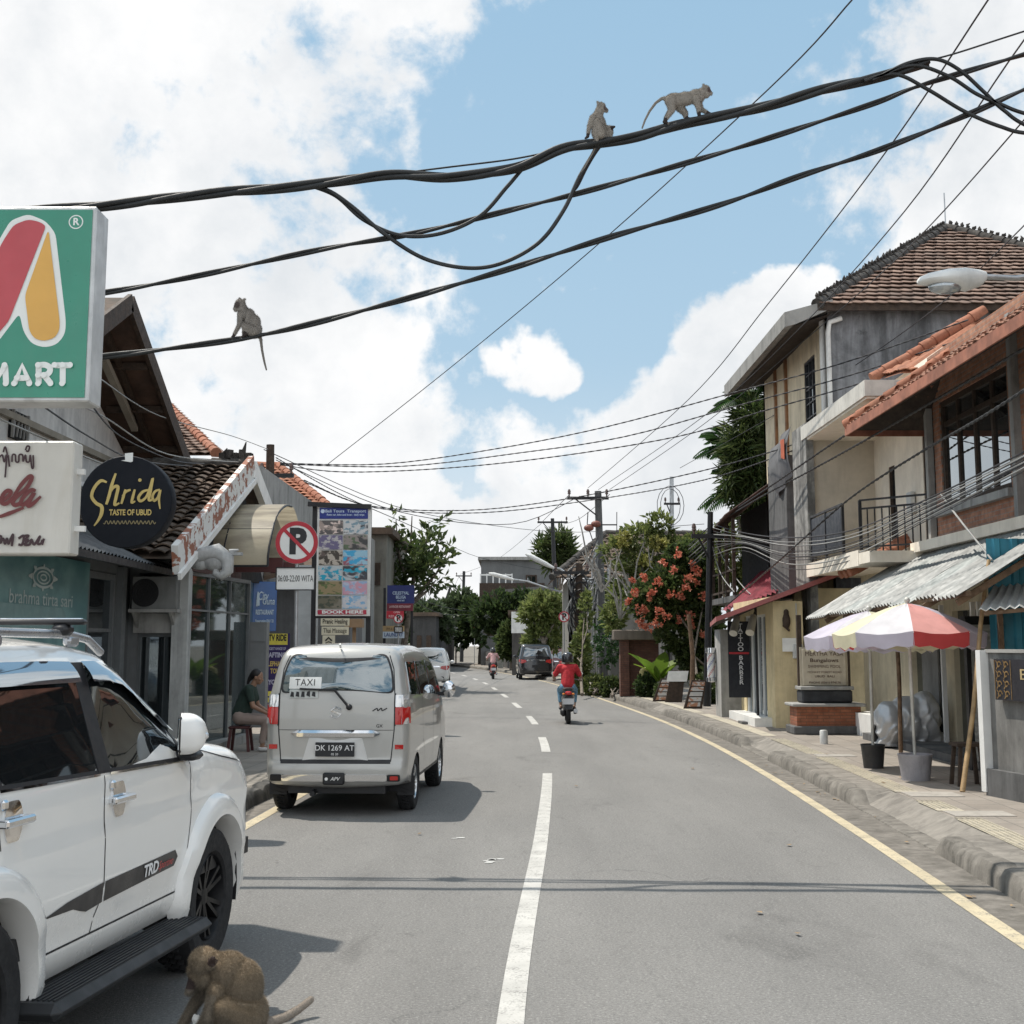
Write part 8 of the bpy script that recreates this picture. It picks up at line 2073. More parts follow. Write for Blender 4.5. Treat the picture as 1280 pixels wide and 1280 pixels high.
for k in range(8):
 a = k*.8; L_ = rg.uniform(1.0,1.6); d = V((math.cos(a)*.55, math.sin(a)*.4, 1)).normalized(); p = g+V((0,0,.5)); prev = None
 for i in range(7):
  u = i/6; c = p + d*L_*u + V((math.cos(a), math.sin(a)*.6, -.8))*L_*.35*u*u; w_ = .24*math.sin(PI*min(1, u*.94+.06))**.7; s = V((-math.sin(a), math.cos(a), 0))*w_
  row = [mb.pt(c-s), mb.pt(c-V((0,0,.03))), mb.pt(c+s)]
  if prev: mb.face((prev[0],prev[1],row[1],row[0])); mb.face((prev[1],prev[2],row[2],row[1]))
  prev = row
mb.build('leaf', t, smooth=60); mb = MB(m_barkg); mb.tube([g, g+V((0,0,.9))],[.07,.05],8); mb.build('stem', t)
Yg = 46.0; a, b = at(776,850,Yg), at(826,850,Yg); t = thing('brick_gate', 'dark red brick gate with a flat concrete lintel under the creeper', 'gate', V(((a.x+b.x)/2, Yg, HP)))
zt = at(800,787,Yg).z
mb = MB(brickmat('gate_brick', (.12,.05,.035), (.17,.075,.05), (.08,.05,.04), .24,.07,'x',.5)); mb.box(((a.x+b.x)/2, Yg+.25, (zt-.3+HP)/2),(b.x-a.x-.1,.4,zt-.3-HP)); mb.build('wall', t)
mb = MB(brickmat('gate_brick', (.12,.05,.035), (.17,.075,.05), (.08,.05,.04))); mb.box((a.x+.12,Yg,(zt-.3+HP)/2),(.3,.5,zt-.3-HP)); mb.build('pillar', t)
mb = MB(plaster('lintel', (.20,.17,.14), .6, (.07,.06,.05))); mb.box(((a.x+b.x)/2, Yg+.1, zt-.18),(b.x-a.x+.5,1.0,.34),bev=.03); mb.build('lintel', t)
p = at(804,842,45.2); mb = MB(mat('pale_yellow', (.62,.52,.24), .6)); vs, fs = organic([('e',(0,0,0),(.14,.05,.2)),('e',(.16,0,.16),(.16,.05,.07))], .03, 2); mb.add([v+p for v in vs], fs); single('wall_ornament', mb, 'small pale yellow ornament on the brick gate wall', 'ornament', p, smooth=60)
for i, (p0, p1, cols, lb) in enumerate([((826,877),(835,848),1,'leaning menu board with photos, left of the pair'),((866,886),(874,850),1,'leaning menu board with photos, nearest the barber shop'),((842,878),(848,838),0,'leaning menu stand with a blank pale top'),]):
 g = gnd(p0[0], p0[1], HP); tp = at(p1[0], p1[1], g.y+.25); t = thing('menu_board', lb, 'board', g)
 d = tp-g; n_ = V((.12,-1,.25)).normalized(); s_ = V((.26,.05,0))
 mb = MB(m_darkwood); mb.prism([g-s_, g+s_, tp+s_*.8, tp-s_*.8],(0,0,0),(0,.05,0)); mb.bar(tp, V((tp.x+.1,tp.y+.5,HP)), .05); mb.build('board', t)
 if cols:
  mb = MB(photomat('menu_photo', (.55,.52,.48), (.4,.2,.12), (.5,.5,.48), i+20));
  for q in range(5):
   u0, u1 = .08+.18*q, .22+.18*q; mb.poly([g+d*u0-s_*.7+V((0,-.012,0)), g+d*u0+s_*.7+V((0,-.012,0)), g+d*u1+s_*.65+V((0,-.012,0)), g+d*u1-s_*.65+V((0,-.012,0))])
  mb.build('photo', t)
 else:
  mb = MB(mat('paper', (.8,.8,.77), .7)); mb.prism([tp-s_*1.2-d*.02, tp+s_*1.2-d*.02, tp+s_*1.2-d*.35, tp-s_*1.2-d*.35],(0,-.03,0),(0,-.01,0)); mb.build('sheet', t)
mb = MB(mat('flag_white', (.6,.62,.6), .6)); g = gnd(777,862,HP); mb.prism([g+V((-.12,0,0)), g+V((.12,0,0)), g+V((.1,.1,1.15))],(0,0,0),(0,.03,0)); single('board_edge', mb, 'narrow white folding board seen edge-on before the brick gate', 'board', g)
t = thing('garden_lamp', 'black garden post with a pale lantern right of the brick gate', 'lamp', gnd(837,868,HP)); g = V(t.location); lp = at(836,785,g.y)
mb = MB(m_darkmetal); mb.tube([g, V((g.x,g.y,lp.z))], .06, 8); mb.build('post', t); mb = MB(mat('lantern', (.5,.5,.42), .5)); mb.lathe([(.0,0),(.16,.02),(.18,.5),(.05,.6),(0,.62)], 12, Matrix.Translation((g.x,g.y,lp.z-.1))); mb.build('lantern', t, smooth=40)
mb = MB(m_wood); g = gnd(865,880,HP); mb.tube([g, g+V((.05,0,1.4)), g+V((-.05,0,2.6))],[.09,.07,.06],7); single('timber_post', mb, 'rough timber post between the leaning menu boards', 'post', g, smooth=60)
# ================================================================ poles
def pole(label, base, top, r, mat_, arms=(), cat='utility pole'):
 t = thing('utility_pole', label, cat, base); b = V(base); tp = V(top)
 mb = MB(mat_); mb.tube([b, tp], [r, r*.72], 12); mb.build('shaft', t, smooth=60)
 for (z, w_, n, off) in arms:
  c = b + (tp-b)*((z-b.z)/(tp.z-b.z)); mb = MB(m_darkmetal)
  mb.box(c+V((off,-.12,0)), (w_,.09,.12)); mb.bar(c+V((off-w_*.33,-.1,0)), c+V((0,-.05,-.75)), .05)
  ar = mb.build('crossarm', t)
  for i in range(n):
   x = off - w_/2 + .08 + (w_-.16)*i/max(1, n-1); mb = MB(mat('insulator', (.10,.06,.05), .3)); mb.lathe([(.03,0),(.03,.1),(.07,.12),(.05,.18),(.07,.2),(.04,.3),(0,.32)], 8, Matrix.Translation(c+V((x,-.12,.05)))); mb.build('insulator', ar)
 return t
P1 = V((3.62,54,HP)); T1 = at(747.5,614,54)
t = pole('concrete pole with a wide dark crossarm, buried in cables right of the road', P1, T1, .19, m_concd, [(at(740,623,54).z, 52*54/F, 3, -.42)])
mb = MB(m_steel)
for dx, h_ in ((-.42,5.2),(-.62,4.3),(-.25,5.6),(.22,4.9)): mb.tube([(P1.x+dx,53.6,HP),(P1.x+dx,53.6,h_),(P1.x+dx+.12,53.6,h_+.18)], .045, 8)
mb.build('conduit', t, smooth=60)
mb = MB(mat('meter_box', (.55,.56,.55), .5)); mb.box((P1.x-.62,53.3,1.65),(.36,.25,.75),bev=.02); mb.build('meter_box', t)
mb = MB(m_darkmetal); mb.tube([at(735,640,53.5),at(734,655,53.5),at(741,676,53.5)],.02,6); mb.bar(at(735,656,53.8),at(771,656,53.8),.05); mb.bar(at(771,640,53.8),at(771,675,53.8),.03); mb.build('bracket', t)
for i, (px, py) in enumerate(((736,660),(745,655))): mb = MB(mat('rust_lamp', (.20,.07,.05), .6)); mb.sphere(at(px,py,53.4), .17, 10, 6, (1.2,1,.8)); mb.build('fitting', t, smooth=60)
P2 = gnd(887,884,HP)+V((0,.5,0)); T2 = at(888,640,P2.y); pole('dark timber pole at the barber shop where the grey cables fan out', P2, T2, .11, m_darkmetal, [(T2.z-.7,1.1,2,.0)])
P3 = V((2.9,86,HP)); T3 = at(690.5,648,86); pole('slender pole with a two-insulator crossarm in front of the far palms', P3, T3, .16, m_darkmetal, [(at(690,653,86).z, 38*86/F, 2, 0)])
P4 = V((-5.2,140,0)); pole('distant pole over the bend, above the green canopy', P4, at(580,714,140), .2, m_darkmetal, [(at(580,720,140).z,20*140/F,2,0)])
P5 = V((-11,175,0)); pole('most distant small pole beyond the bend, left of the green canopy', P5, at(564,731,175), .22, m_darkmetal, [(at(564,734,175).z,14*175/F,2,0)])
P6 = V((at(339,700,38).x,38,HP)); T6 = at(338,556,38); pole('dark left-bank pole rising above the tiled roofs', P6, T6, .16, m_darkwood, [(T6.z-.9,1.0,2,.2)])
P7 = V((at(838,700,75).x,75,0)); T7 = at(839.5,596,75); t = pole('pale steel mast with looped cables above the garden trees', P7, T7, .16, m_steel, [(at(838,630,75).z,.9,2,0)])
P8 = gnd(722,862,HP)+V((0,.6,0)); pole('black wooden pole wrapped in coiled cables, just left of the concrete pole', P8, at(724,705,P8.y), .19, m_darkwood, [(at(724,716,P8.y).z,1.4,2,-.3)])
no_parking('round no-parking sign on a thin pole over the dark parked car', 705, 771, 52, 6.6, HP)
no_parking('small no-parking sign low behind the minivan, left of the road', 498, 773, 46, 6, HP, (498,787,9.5,7))
no_parking('tiny no-parking sign far up the road before the dark trees', 593, 781, 110, 3.4, 0)
def lamp(label, base, arm_px, head_px, Y):
 t = thing('street_lamp', label, 'street lamp', base); a = at(*arm_px, Y); h = at(*head_px, Y)
 mb = MB(m_steel); mb.tube([V(base), V((base[0],base[1],a.z-.3)), a], [.09,.07,.05], 8); mb.tube([a, a*.4+h*.6+V((0,0,.1)), h], .045, 8); mb.build('pole', t, smooth=60)
 d = (h-a).normalized(); mb = MB(mat('lamp_white', (.66,.66,.64), .5)); mb.tube([h-d*.1, h+d*.3, h+d*1.0, h+d*1.25], [.05,.10,.11,.03], 10); mb.build('lamp_head', t, smooth=50)
lamp('street lamp with a pale tubular head reaching over the road from the cable poles', (3.75,57,HP), (716,722), (690,709), 57)
lamp('lower street lamp farther up, pale head over the green tree', (3.2,70,HP), (690,737), (640,724), 70)
# ================================================================ houses and trees beyond
t = thing('tiled_house', 'far house with a wide brown tiled roof behind the frangipani', 'house', (8,66,0))
z0, z1 = at(800,722,62).z, at(800,667,66).z; xa, xb = at(690,720,62).x, at(905,720,62).x
mb = MB(m_tile_dark); tiles(mb, (xa,62,z0),(xb,62,z0),(at(757,667,66).x,66,z1),(at(893,670,66).x,66,z1),.3,.34,.04,.04,.012,31); mb.build('roof', t, recalc=False)
mb = MB(m_tile_brown); mb.poly([(xa,62,z0-.02),(xb,62,z0-.02),(at(893,670,66).x,66,z1-.02),(at(757,667,66).x,66,z1-.02)]); mb.poly([(xa,62,z0-.02),(at(757,667,66).x,66,z1-.02),(xa,71,z0-.02)]); mb.build('roof_deck', t)
mb = MB(m_cap_dark); ridge(mb, (at(757,667,66).x,66,z1),(at(893,670,66).x,66,z1),.16,.5); ridge(mb, (xa,62,z0),(at(757,667,66).x,66,z1),.16,.5); mb.build('ridge', t)
mb = MB(plaster('far_wall', (.22,.21,.19), .6, (.08,.08,.07))); wall(mb, (xa+.8,63),(xb,63),0,z0,.2,1); wall(mb,(xa+.8,63),(xa+.8,71),0,z0,.2,-1); mb.build('wall', t)
def shophouse(name, label, pxl, pxr, pyt, Y, depth, m, rows, roof=None, cat='building', side=0):
 a, b = at(pxl,800,Y), at(pxr,800,Y); zt = at((pxl+pxr)/2,pyt,Y).z; t = thing(name, label, cat, ((a.x+b.x)/2,Y,0)); w_ = b.x-a.x
 mb = MB(m); mb.box(((a.x+b.x)/2,Y+depth/2,zt/2),(w_,depth,zt)); mb.build('wall', t)
 for (u, v, wu, hv) in rows:
  c = V((a.x+w_*u, Y-.03, zt*v)); window(t, c, (1,0,0),(0,0,1), w_*wu, zt*hv, 2, 1, m_darkwood, m_glassd, .12,.08)
 mb = MB(m_greypl if not roof else roof); mb.box(((a.x+b.x)/2,Y+depth/2-.1,zt+.12),(w_+.5,depth+.5,.26)); mb.build('parapet' if not roof else 'roof', t)
 return t
m_farc = plaster('far_concrete', (.16,.165,.165), .6, (.10,.10,.10), .35)
t = shophouse('concrete_building', 'far grey concrete building with flat roof and open balcony at the bend', 601, 700, 700, 112, 14, m_farc, [(.64,.78,.14,.16),(.8,.55,.2,.16)], None)
mb = MB(m_white); z = at(640,727,112).z; xa, xb = at(601,727,112).x, at(640,727,112).x
for dz in (0,.9): mb.bar((xa,110.9,z-.4+dz),(xb,110.9,z-.4+dz),.12)
for q in range(6): mb.bar((xa+(xb-xa)*q/5,110.9,z-.5),(xa+(xb-xa)*q/5,110.9,z+.6),.1)
mb.build('railing', t); mb = MB(m_darkwood); mb.box((at(640,742,112).x,111.2,at(640,742,112).z),(80*112/F,1.8,1.6)); mb.build('balcony', t); mb = MB(m_dark); mb.prism([(at(630,738,112).x,110,at(630,738,112).z),(at(700,732,112).x,110,at(700,732,112).z),(at(700,760,112).x,108,at(700,764,112).z),(at(630,756,112).x,108,at(630,756,112).z)],(0,0,0),(0,.2,0)); mb.build('awning', t)
shophouse('far_shop', 'far dim shop front with a pale board behind the green roadside tree', 640, 720, 768, 84, 10, plaster('far_dim', (.09,.085,.08), .5, (.03,.03,.03)), [(.3,.4,.2,.5),(.7,.4,.2,.5)], m_tile_dark)
mb = MB(mat('board_white', (.62,.62,.60), .5)); p = at(652,778,83); mb.box(p,(1.25,.1,1.3)); single('shop_board', mb, 'blank pale board on the far shop left of the roadside tree', 'sign', p)
mb = MB(mat('far_box', (.5,.48,.42), .6)); p = at(703,745,78); mb.box(p,(.62,.4,.6)); mb.box(p+V((.05,0,-.75)),(.42,.4,.6)); mb.bar(p-V((0,0,1)),(p.x,p.y,0),.12); single('junction_box', mb, 'pale junction boxes stacked on a post right of the roadside tree', 'junction box', (p.x,p.y,0))
tree('roadside_tree', 'bright leafy frangipani standing by the black minivan', gnd(682,846,HP)+V((0,1.5,0)), [B(678,762,76,24,22),B(695,765,76,16,22),B(665,770,76,14,16),B(680,795,76,24,18)], 2600, .42, .18, lf_lime, .16, seed=41)
tree('dark_tree', 'dark spreading tree shading the far pavement left of the bright frangipani', gnd(622,838,0)+V((1,6,0)), [B(618,770,100,32,18),B(640,775,100,20,24),B(605,790,100,14,14),B(630,755,100,28,14),B(655,750,100,16,12)], 2800, .5, .28, lf_dark, .2, seed=42)
tree('dark_tree', 'rounded far tree arching over the left lane at the bend', V((-12,128,0)), [B(567,770,128,22,22),B(552,785,128,16,20),B(585,765,128,16,18),B(575,752,128,22,14)], 2400, .6, .32, lf_far, .25, seed=43)
tree('dark_tree', 'low dark tree line end closing the street at the vanishing point', V((-16,205,0)), [B(548,790,205,26,22),B(575,790,205,22,20),B(520,785,205,24,26)], 1800, .9, .5, lf_far, .3, seed=44)
def fine(t, rg):
 mb = MB(lf_mid); c0 = at(505,735,56)
 for _ in range(44):
  e = at(rg.uniform(486,570), rg.uniform(636,735), 56+rg.uniform(-2,2)); b_ = c0*.5 + e*.5 + rdir(rg)*.3
  d = (e-b_); L_ = d.length; d.normalize()
  for q in range(16):
   p = b_ + d*L_*q/15
   leaf(mb, p, (d*.6+rdir(rg)).normalized(), rdir(rg), .38, .16)
 mb.build('leaf_sprays', t, recalc=False)
for i, (px, py, Y, rx, ry, lm, lb) in enumerate([(535,775,100,26,26,lf_far,'dim leafy tree over the left pavement behind the white crossover'),(600,775,118,26,30,lf_dark,'dark tree between the arched tree and the concrete building'),(640,800,92,16,22,lf_mid,'low leafy tree over the grey garden wall'),(735,790,66,18,30,lf_dark,'dark shrubby tree behind the cable poles'),(755,750,58,20,30,lf_mid,'leafy tree behind the concrete pole, under the tiled roof')]):
 tree('dark_tree', lb, V((at(px,800,Y).x,Y,0)), [B(px,py,Y,rx,ry),B(px+rx*.6,py+ry*.4,Y,rx*.6,ry*.6),B(px-rx*.5,py+ry*.5,Y,rx*.6,ry*.6)], 2400, .004*Y+.1, .0022*Y+.05, lm, .16, seed=80+i)
tree('loose_tree', 'loose feathery tree against the sky beyond the photo board', V((at(500,800,56).x,56,HP)), [B(500,690,56,20,38),B(515,720,56,26,24),B(490,735,56,18,26),B(530,690,56,16,18)], 420, .38, .15, lf_mid, .14, [at(*q,56) for q in ((495,650),(515,645),(535,660),(560,690),(545,725),(490,670),(525,690))], 45, extra=fine)
tree('hedge_tree', 'dim dark tree mass behind the photo board and blue sign', V((at(480,800,60).x,60,HP)), [B(475,740,60,18,40),B(488,775,60,22,20),B(465,700,60,8,18)], 1500, .4, .2, lf_dark, .14, seed=46)
def palm(label, base, top, n, L_, seed, r=.11, lm=None, droop=1.0, dens=22):
 rg = random.Random(seed); t = thing('palm_tree', label, 'palm', base); b = V(base); tp = V(top)
 mb = MB(m_barkg); mb.tube([b, b*.5+tp*.5+V((.15,0,0)), tp], [r*1.3,r,r*.8], 9); mb.build('trunk', t, smooth=60)
 mb = MB(lm or lf_palm)
 for k in range(n):
  a = k*2.4 + rg.uniform(-.3,.3); el = rg.uniform(.1,1.25); d = V((math.cos(a)*math.cos(el), math.sin(a)*math.cos(el), math.sin(el))); side = V((-math.sin(a), math.cos(a), 0)); LL_ = L_*rg.uniform(.75,1.1); prev = tp
  for q in range(1, dens):
   u = q/dens; p = tp + d*LL_*u + V((0,0,-1))*LL_*.55*droop*u*u
   ax = (p-prev).normalized(); prev = p
   for s in (-1, 1): leaf(mb, p, (side*s*.8 + ax*.7 - V((0,0,.45))).normalized(), V((0,0,1)), LL_*.34*math.sin(PI*min(.97, u*.85+.12)), .05+.02*L_)
  mb.tube([tp, tp + d*LL_*.5 - V((0,0,LL_*.55*droop*.25)), tp + d*LL_ - V((0,0,LL_*.55*droop))], [.03,.02,.006], 5)
 mb.build('crown', t, recalc=False); return t
tree('bamboo_clump', 'tall drooping bamboo foliage clump left of the cream house', V((at(935,700,45).x,45,HP)), [B(940,525,45,15,34),B(930,560,45,20,36),B(942,600,45,16,40),B(918,600,45,12,26),B(945,640,45,14,30)], 3800, .62, .075, lf_mid, .08, seed=59, up=-.5, shell=.2)
for i, (px, py, L_, lb) in enumerate(((938,505,2.0,'tallest slender palm rising beside the cream house'),(915,560,2.0,'second palm of the clump left of the cream house'),(945,590,1.9,'palm of the clump half hidden by the cream house wall'),(925,610,1.9,'lowest palm of the clump above the rusty awning'))):
 tp = at(px,py,46+i*.6); palm(lb, (tp.x+.3,tp.y,0), tp, 15, L_, 60+i, .08)
tree('feathery_tree', 'feathery far tree behind the slender pole, against the sky', V((at(695,700,95).x,95,0)), [B(680,685,95,10,14),B(700,680,95,14,18),B(712,690,95,9,14),B(692,700,95,18,12)], 1500, .75, .16, lf_mid, .14, seed=70, up=.5, shell=.2)
t = thing('tiled_house', 'house with brown tiled hip roof rising behind the steep gable on the left', 'house', (-9,36,0))
A = at(207,505,36); Bp = at(292,582,33); Cp = V((A.x-6,31,Bp.z))
mb = MB(m_tile_brown); tiles(mb, (A.x-7,31,Bp.z), (Bp.x,31,Bp.z), A, A, .26,.28,.035,.04,.012,33); mb.build('roof', t, recalc=False)
mb = MB(m_tile_brown); mb.poly([(A.x-7,31,Bp.z-.03),(Bp.x,31,Bp.z-.03),A-V((0,0,.03))]); mb.poly([(Bp.x,31,Bp.z-.03),(Bp.x,41,Bp.z-.03),A-V((0,0,.03))]); mb.build('roof_deck', t)
mb = MB(m_cap_orange); ridge(mb, (Bp.x,31,Bp.z+.02), A, .12, .34); mb.build('ridge', t)
mb = MB(m_greypl); mb.box((A.x-1,36,Bp.z/2-.1),(9,9,Bp.z-.2)); mb.build('wall', t)
t = thing('tiled_house', 'house with bright orange tiled roof behind the arched canopy and photo board', 'house', (-12,46,0))
A = at(348,582,49); Bp = at(425,645,44);
mb = MB(m_tile_orange); tiles(mb, (A.x-6,44,Bp.z),(Bp.x,44,Bp.z), A-V((3,0,0)), A, .26,.30,.035,.04,.012,34); mb.build('roof', t, recalc=False)
mb = MB(m_tile_orange); mb.poly([(A.x-6,44,Bp.z-.03),(Bp.x,44,Bp.z-.03),A-V((0,0,.03)),A-V((3,0,.03))]); mb.poly([(Bp.x,44,Bp.z-.03),(Bp.x,54,Bp.z-.03),A-V((0,0,.03))]); mb.build('roof_deck', t)
mb = MB(m_cap_orange); ridge(mb, (Bp.x,44,Bp.z+.02), A, .14, .4); ridge(mb, A-V((3,0,0)), A, .14,.4); mb.build('ridge', t)
mb = MB(m_greypl); mb.box((A.x-1.2,49,Bp.z/2-.1),(9,9.5,Bp.z-.2)); mb.build('wall', t)
t = thing('dark_roof_shop', 'low shop with dark sheet roof between the arched canopy and the photo board', 'shop', (-6,34,0))
mb = MB(m_tile_dark); mb.prism([at(360,640,34),at(420,700,32),at(330,720,32),at(320,650,34)],(0,0,0),(0,0,-.1)); mb.build('roof', t); mb = MB(plaster('dark_front', (.16,.165,.17), .5, (.06,.06,.06))); p = at(385,760,32.5); mb.box((p.x-.6,34,1.7),(3.2,2.6,3.3)); mb.build('wall', t); mb = MB(mat('grey_sheet', (.36,.38,.39), .5)); p = at(383,768,31.6); mb.box(p,(.55,.04,2.3)); mb.build('wall_panel', t)
shophouse('left_shop', 'stained grey two-storey shop behind the photo board on the left bank', 452, 482, 668, 52, 10, plaster('far_stain', (.24,.23,.20), .7, (.07,.07,.06), .6), [(.6,.75,.3,.14)], m_tile_dark)
shophouse('left_shop', 'dim grey shop row beyond the blue sign on the left bank', 515, 545, 770, 95, 30, plaster('far_dim2', (.07,.07,.07), .6, (.03,.03,.03)), [(.3,.5,.2,.3),(.7,.5,.2,.3)], m_tile_dark)
Yb = 48.0; L, SM = facing(Yb); k = Yb/F*1.02
def board(label, px, py, w_, h_, col, txts, tcol, name='shop_sign'):
 s = thing(name, label, 'sign', at(px,py+h_/2,Yb)); mb = MB(mat('board_'+label[:12].replace(' ','_'), col, .5)); mb.box(at(px,py,Yb+.06),(w_*k,.1,h_*k)); mb.build('board', s)
 mb = MB(mat('txt_'+label[:12].replace(' ','_'), tcol, .5))
 for tx, dx, dy, sz, fit in txts: put_text(mb, tx, SM, L(px+dx,py+dy), sz*k, .02, .02, fit=fit*k)
 mb.build('lettering', s); return s
board('navy signboard with pale lettering over the red sign', 501, 743, 33, 22, (.012,.022,.13), [('CELESTYAL',0,-1.5,5.2,20),('BELUGA',0,3.6,5.2,12),('ubud bali',0,7.6,3,9)], (.45,.55,.68))
board('dark red signboard under the navy board', 500, 759, 32, 9, (.16,.015,.03), [('LAVENDER RESTAURANT',0,-.5,4,26)], (.62,.42,.42))
board('bright red and black signboard under the dark red one', 494, 768.5, 21, 9, (.50,.02,.04), [('OPEN',2,-3,3,8),('RENTAL',0,2,4,16)], (.75,.5,.5))
board('gold signboard above the laundry board', 492, 786, 26, 7, (.36,.25,.12), [('SPA & SALON',0,0,3.5,18)], (.15,.1,.06))
board('pale blue signboard lettered LAUNDRY above the minivan roof', 492, 793.5, 26, 8, (.50,.58,.66), [('LAUNDRY',0,0,6.5,23)], (.05,.09,.22))
mb = MB(m_darkmetal)
for px in (481,515): mb.bar(at(px,735,Yb+.2),(at(px,735,Yb).x,Yb+.2,HP),.09)
single('board_stand', mb, 'dark two-post frame carrying the navy, red and laundry boards', 'stand', (at(498,800,Yb).x,Yb+.2,HP))
t = thing('round_shop_sign', 'small white oval sign far up the left of the bend', 'sign', at(570,790,120)); mb = MB(mat('board_white', (.62,.62,.60), .5)); mb.sphere(at(570,788,120),1,14,8,(.42,.1,.34)); mb.build('board', t); mb = MB(m_darkmetal); mb.bar(at(570,790,120.2),(at(570,790,120).x,120.2,0),.12); mb.build('post', t)
for (px0, px1, Y, h_, lb) in ((628,662,88,1.4,'grey low garden wall behind the far scooter'),(596,626,104,1.3,'grey low wall beyond the far scooter at the bend')):
 a, b = at(px0,830,Y+8), at(px1,830,Y); mb = MB(m_concd); wall(mb,(a.x+.6,Y+10),(b.x+.9,Y-4),0,h_,.25,-1); single('garden_wall', mb, lb, 'wall', (b.x,Y,0))
mb = MB(m_concd); wall(mb, (6.2,56),(5.9,50), 0, 2.0,.25,-1); wall(mb,(6.2,74),(6.2,56),0,2.4,.25,-1); single('garden_wall', mb, 'dark wall behind the cable poles and the parked dark car', 'wall', (6.2,60,0))
for i, (px, py, h_) in enumerate(((612,838,1.2),(620,836,1.2),(604,832,1.1))):
 g = gnd(px,py,0); mb = MB(mat('stone_post', (.26,.25,.22), .9)); mb.box((g.x+.8,g.y,h_/2),(.4,.4,h_)); mb.box((g.x+.8,g.y,h_+.06),(.5,.5,.14)); single('gate_post', mb, ('middle','nearest','farthest')[i] + ' grey stone post on the right bank past the far scooter', 'post', (g.x+.8,g.y,0))
# ================================================================ overhead cables
m_cable = mat('cable_black', (.018,.020,.021), .55, var=.3, scale=3, spec=.4)
m_wire = mat('wire_dark', (.022,.022,.026), .6); m_wireg = mat('wire_grey', (.26,.26,.25), .6)
def spl(P, n=10):
 Q = [V(p) for p in P]; out = []
 for i in range(len(Q)-1):
  a = Q[max(0,i-1)]; b = Q[i]; c = Q[i+1]; d = Q[min(len(Q)-1,i+2)]
  for j in range(n):
   t = j/n; out.append(.5*((2*b)+(c-a)*t+(2*a-5*b+4*c-d)*t*t+(3*b-a-3*c+d)*t**3))
 out.append(Q[-1]); return out
def cable(label, pts, r, strands=1, pitch=.9, m=None, n=10, group=None, name='overhead_cable'):
 P = spl(pts, n); mb = MB(m or m_cable)
 if strands == 1: mb.tube(P, r, 6)
 else:
  S = [0]
  for a, b in zip(P, P[1:]): S.append(S[-1]+(b-a).length)
  N = int(S[-1]/.07); Q = []; j = 0
  for i in range(N+1):
   s = S[-1]*i/N
   while j < len(S)-2 and S[j+1] < s: j += 1
   t = (s-S[j])/max(1e-9, S[j+1]-S[j]); Q.append((s, P[j]*(1-t)+P[j+1]*t))
  for k in range(strands):
   L_ = []
   for i, (s, p) in enumerate(Q):
    d = (Q[min(i+1,N)][1]-Q[max(i-1,0)][1]).normalized(); x = d.cross(V((0,0,1))).normalized(); y = x.cross(d)
    a = 2*PI*(s/pitch + k/strands); rr = r*(.56 if strands == 3 else .5)
    L_.append(p + x*rr*math.cos(a) + y*rr*math.sin(a))
   mb.tube(L_, r*(.60 if strands == 3 else .64), 7)
 return single(name, mb, label, 'cable', sum(P, V((0,0,0)))/len(P), smooth=60, group=group)
c13 = lambda L, Y=CAB: [at(x, y, Y) for x, y in L]
cable('thickest twisted cable bundle crossing the sky, the two macaques are on it', c13([(-420,278),(-150,272),(60,262),(150,255),(250,243),(390,231),(480,219),(560,221),(640,211),(700,187),(745,179),(800,170),(860,153),(940,137),(1030,112),(1115,92),(1160,77)]), .050, 3, 2.6)
cable('middle twisted cable crossing the sky from the green sign to the right edge', c13([(-420,420),(-100,398),(128,366),(250,344),(400,312),(520,291),(640,262),(740,237),(860,203),(950,176),(1090,130),(1150,107),(1280,68),(1480,8),(1700,-60)], CAB+.12), .028, 2, 2.0)
cable('lowest twisted cable crossing the sky, a macaque sits on its left part', c13([(-420,495),(-100,466),(124,446),(240,432),(320,420),(400,402),(520,370),(640,335),(760,297),(900,256),(1000,220),(1100,187),(1210,143),(1280,112),(1480,25),(1700,-70)], CAB-.02), .029, 2, 2.0)
cable('loose loop dropping from the thick cable to its deepest sag, ending by the seated macaque', c13([(380,231),(410,238),(440,258),(480,292),(530,323),(585,335),(630,328),(675,302),(705,262),(725,220),(748,182)], CAB+.03), .021, 1)
cable('second loose loop under the thick cable, the shallower of the two', c13([(385,231),(420,245),(455,275),(500,294),(550,292),(600,270),(635,232),(660,205),(690,192)], CAB+.06), .021, 1)
cable('short tail of cable beside the seated macaque joining the loop', c13([(756,176),(745,190),(733,210),(722,232),(715,240)], CAB+.08), .016, 1)
for lb, L in (('uppermost of the three cable ends arching down to the right edge', [(1100,96),(1135,79),(1170,74),(1200,88),(1230,115),(1255,138),(1290,160),(1400,200)]), ('middle of the three cable ends arching down to the right edge', [(1090,100),(1140,82),(1185,95),(1220,117),(1250,130),(1290,144),(1400,165)]), ('lowest of the three cable ends bowing down to the right edge', [(1080,101),(1120,93),(1160,112),(1205,139),(1250,158),(1290,167),(1400,170)])):
 cable(lb, c13(L, CAB-.05), .022, 1)
cable('thin cable leaving the thick bundle toward the upper right corner', c13([(1150,77),(1190,68),(1290,36),(1500,-30)]), .010, 1)
cable('thin cable above the thick bundle over the middle of the sky', c13([(480,219),(560,209),(640,199),(700,187)]), .010, 1)
G = 'long thin wires strung along the street'
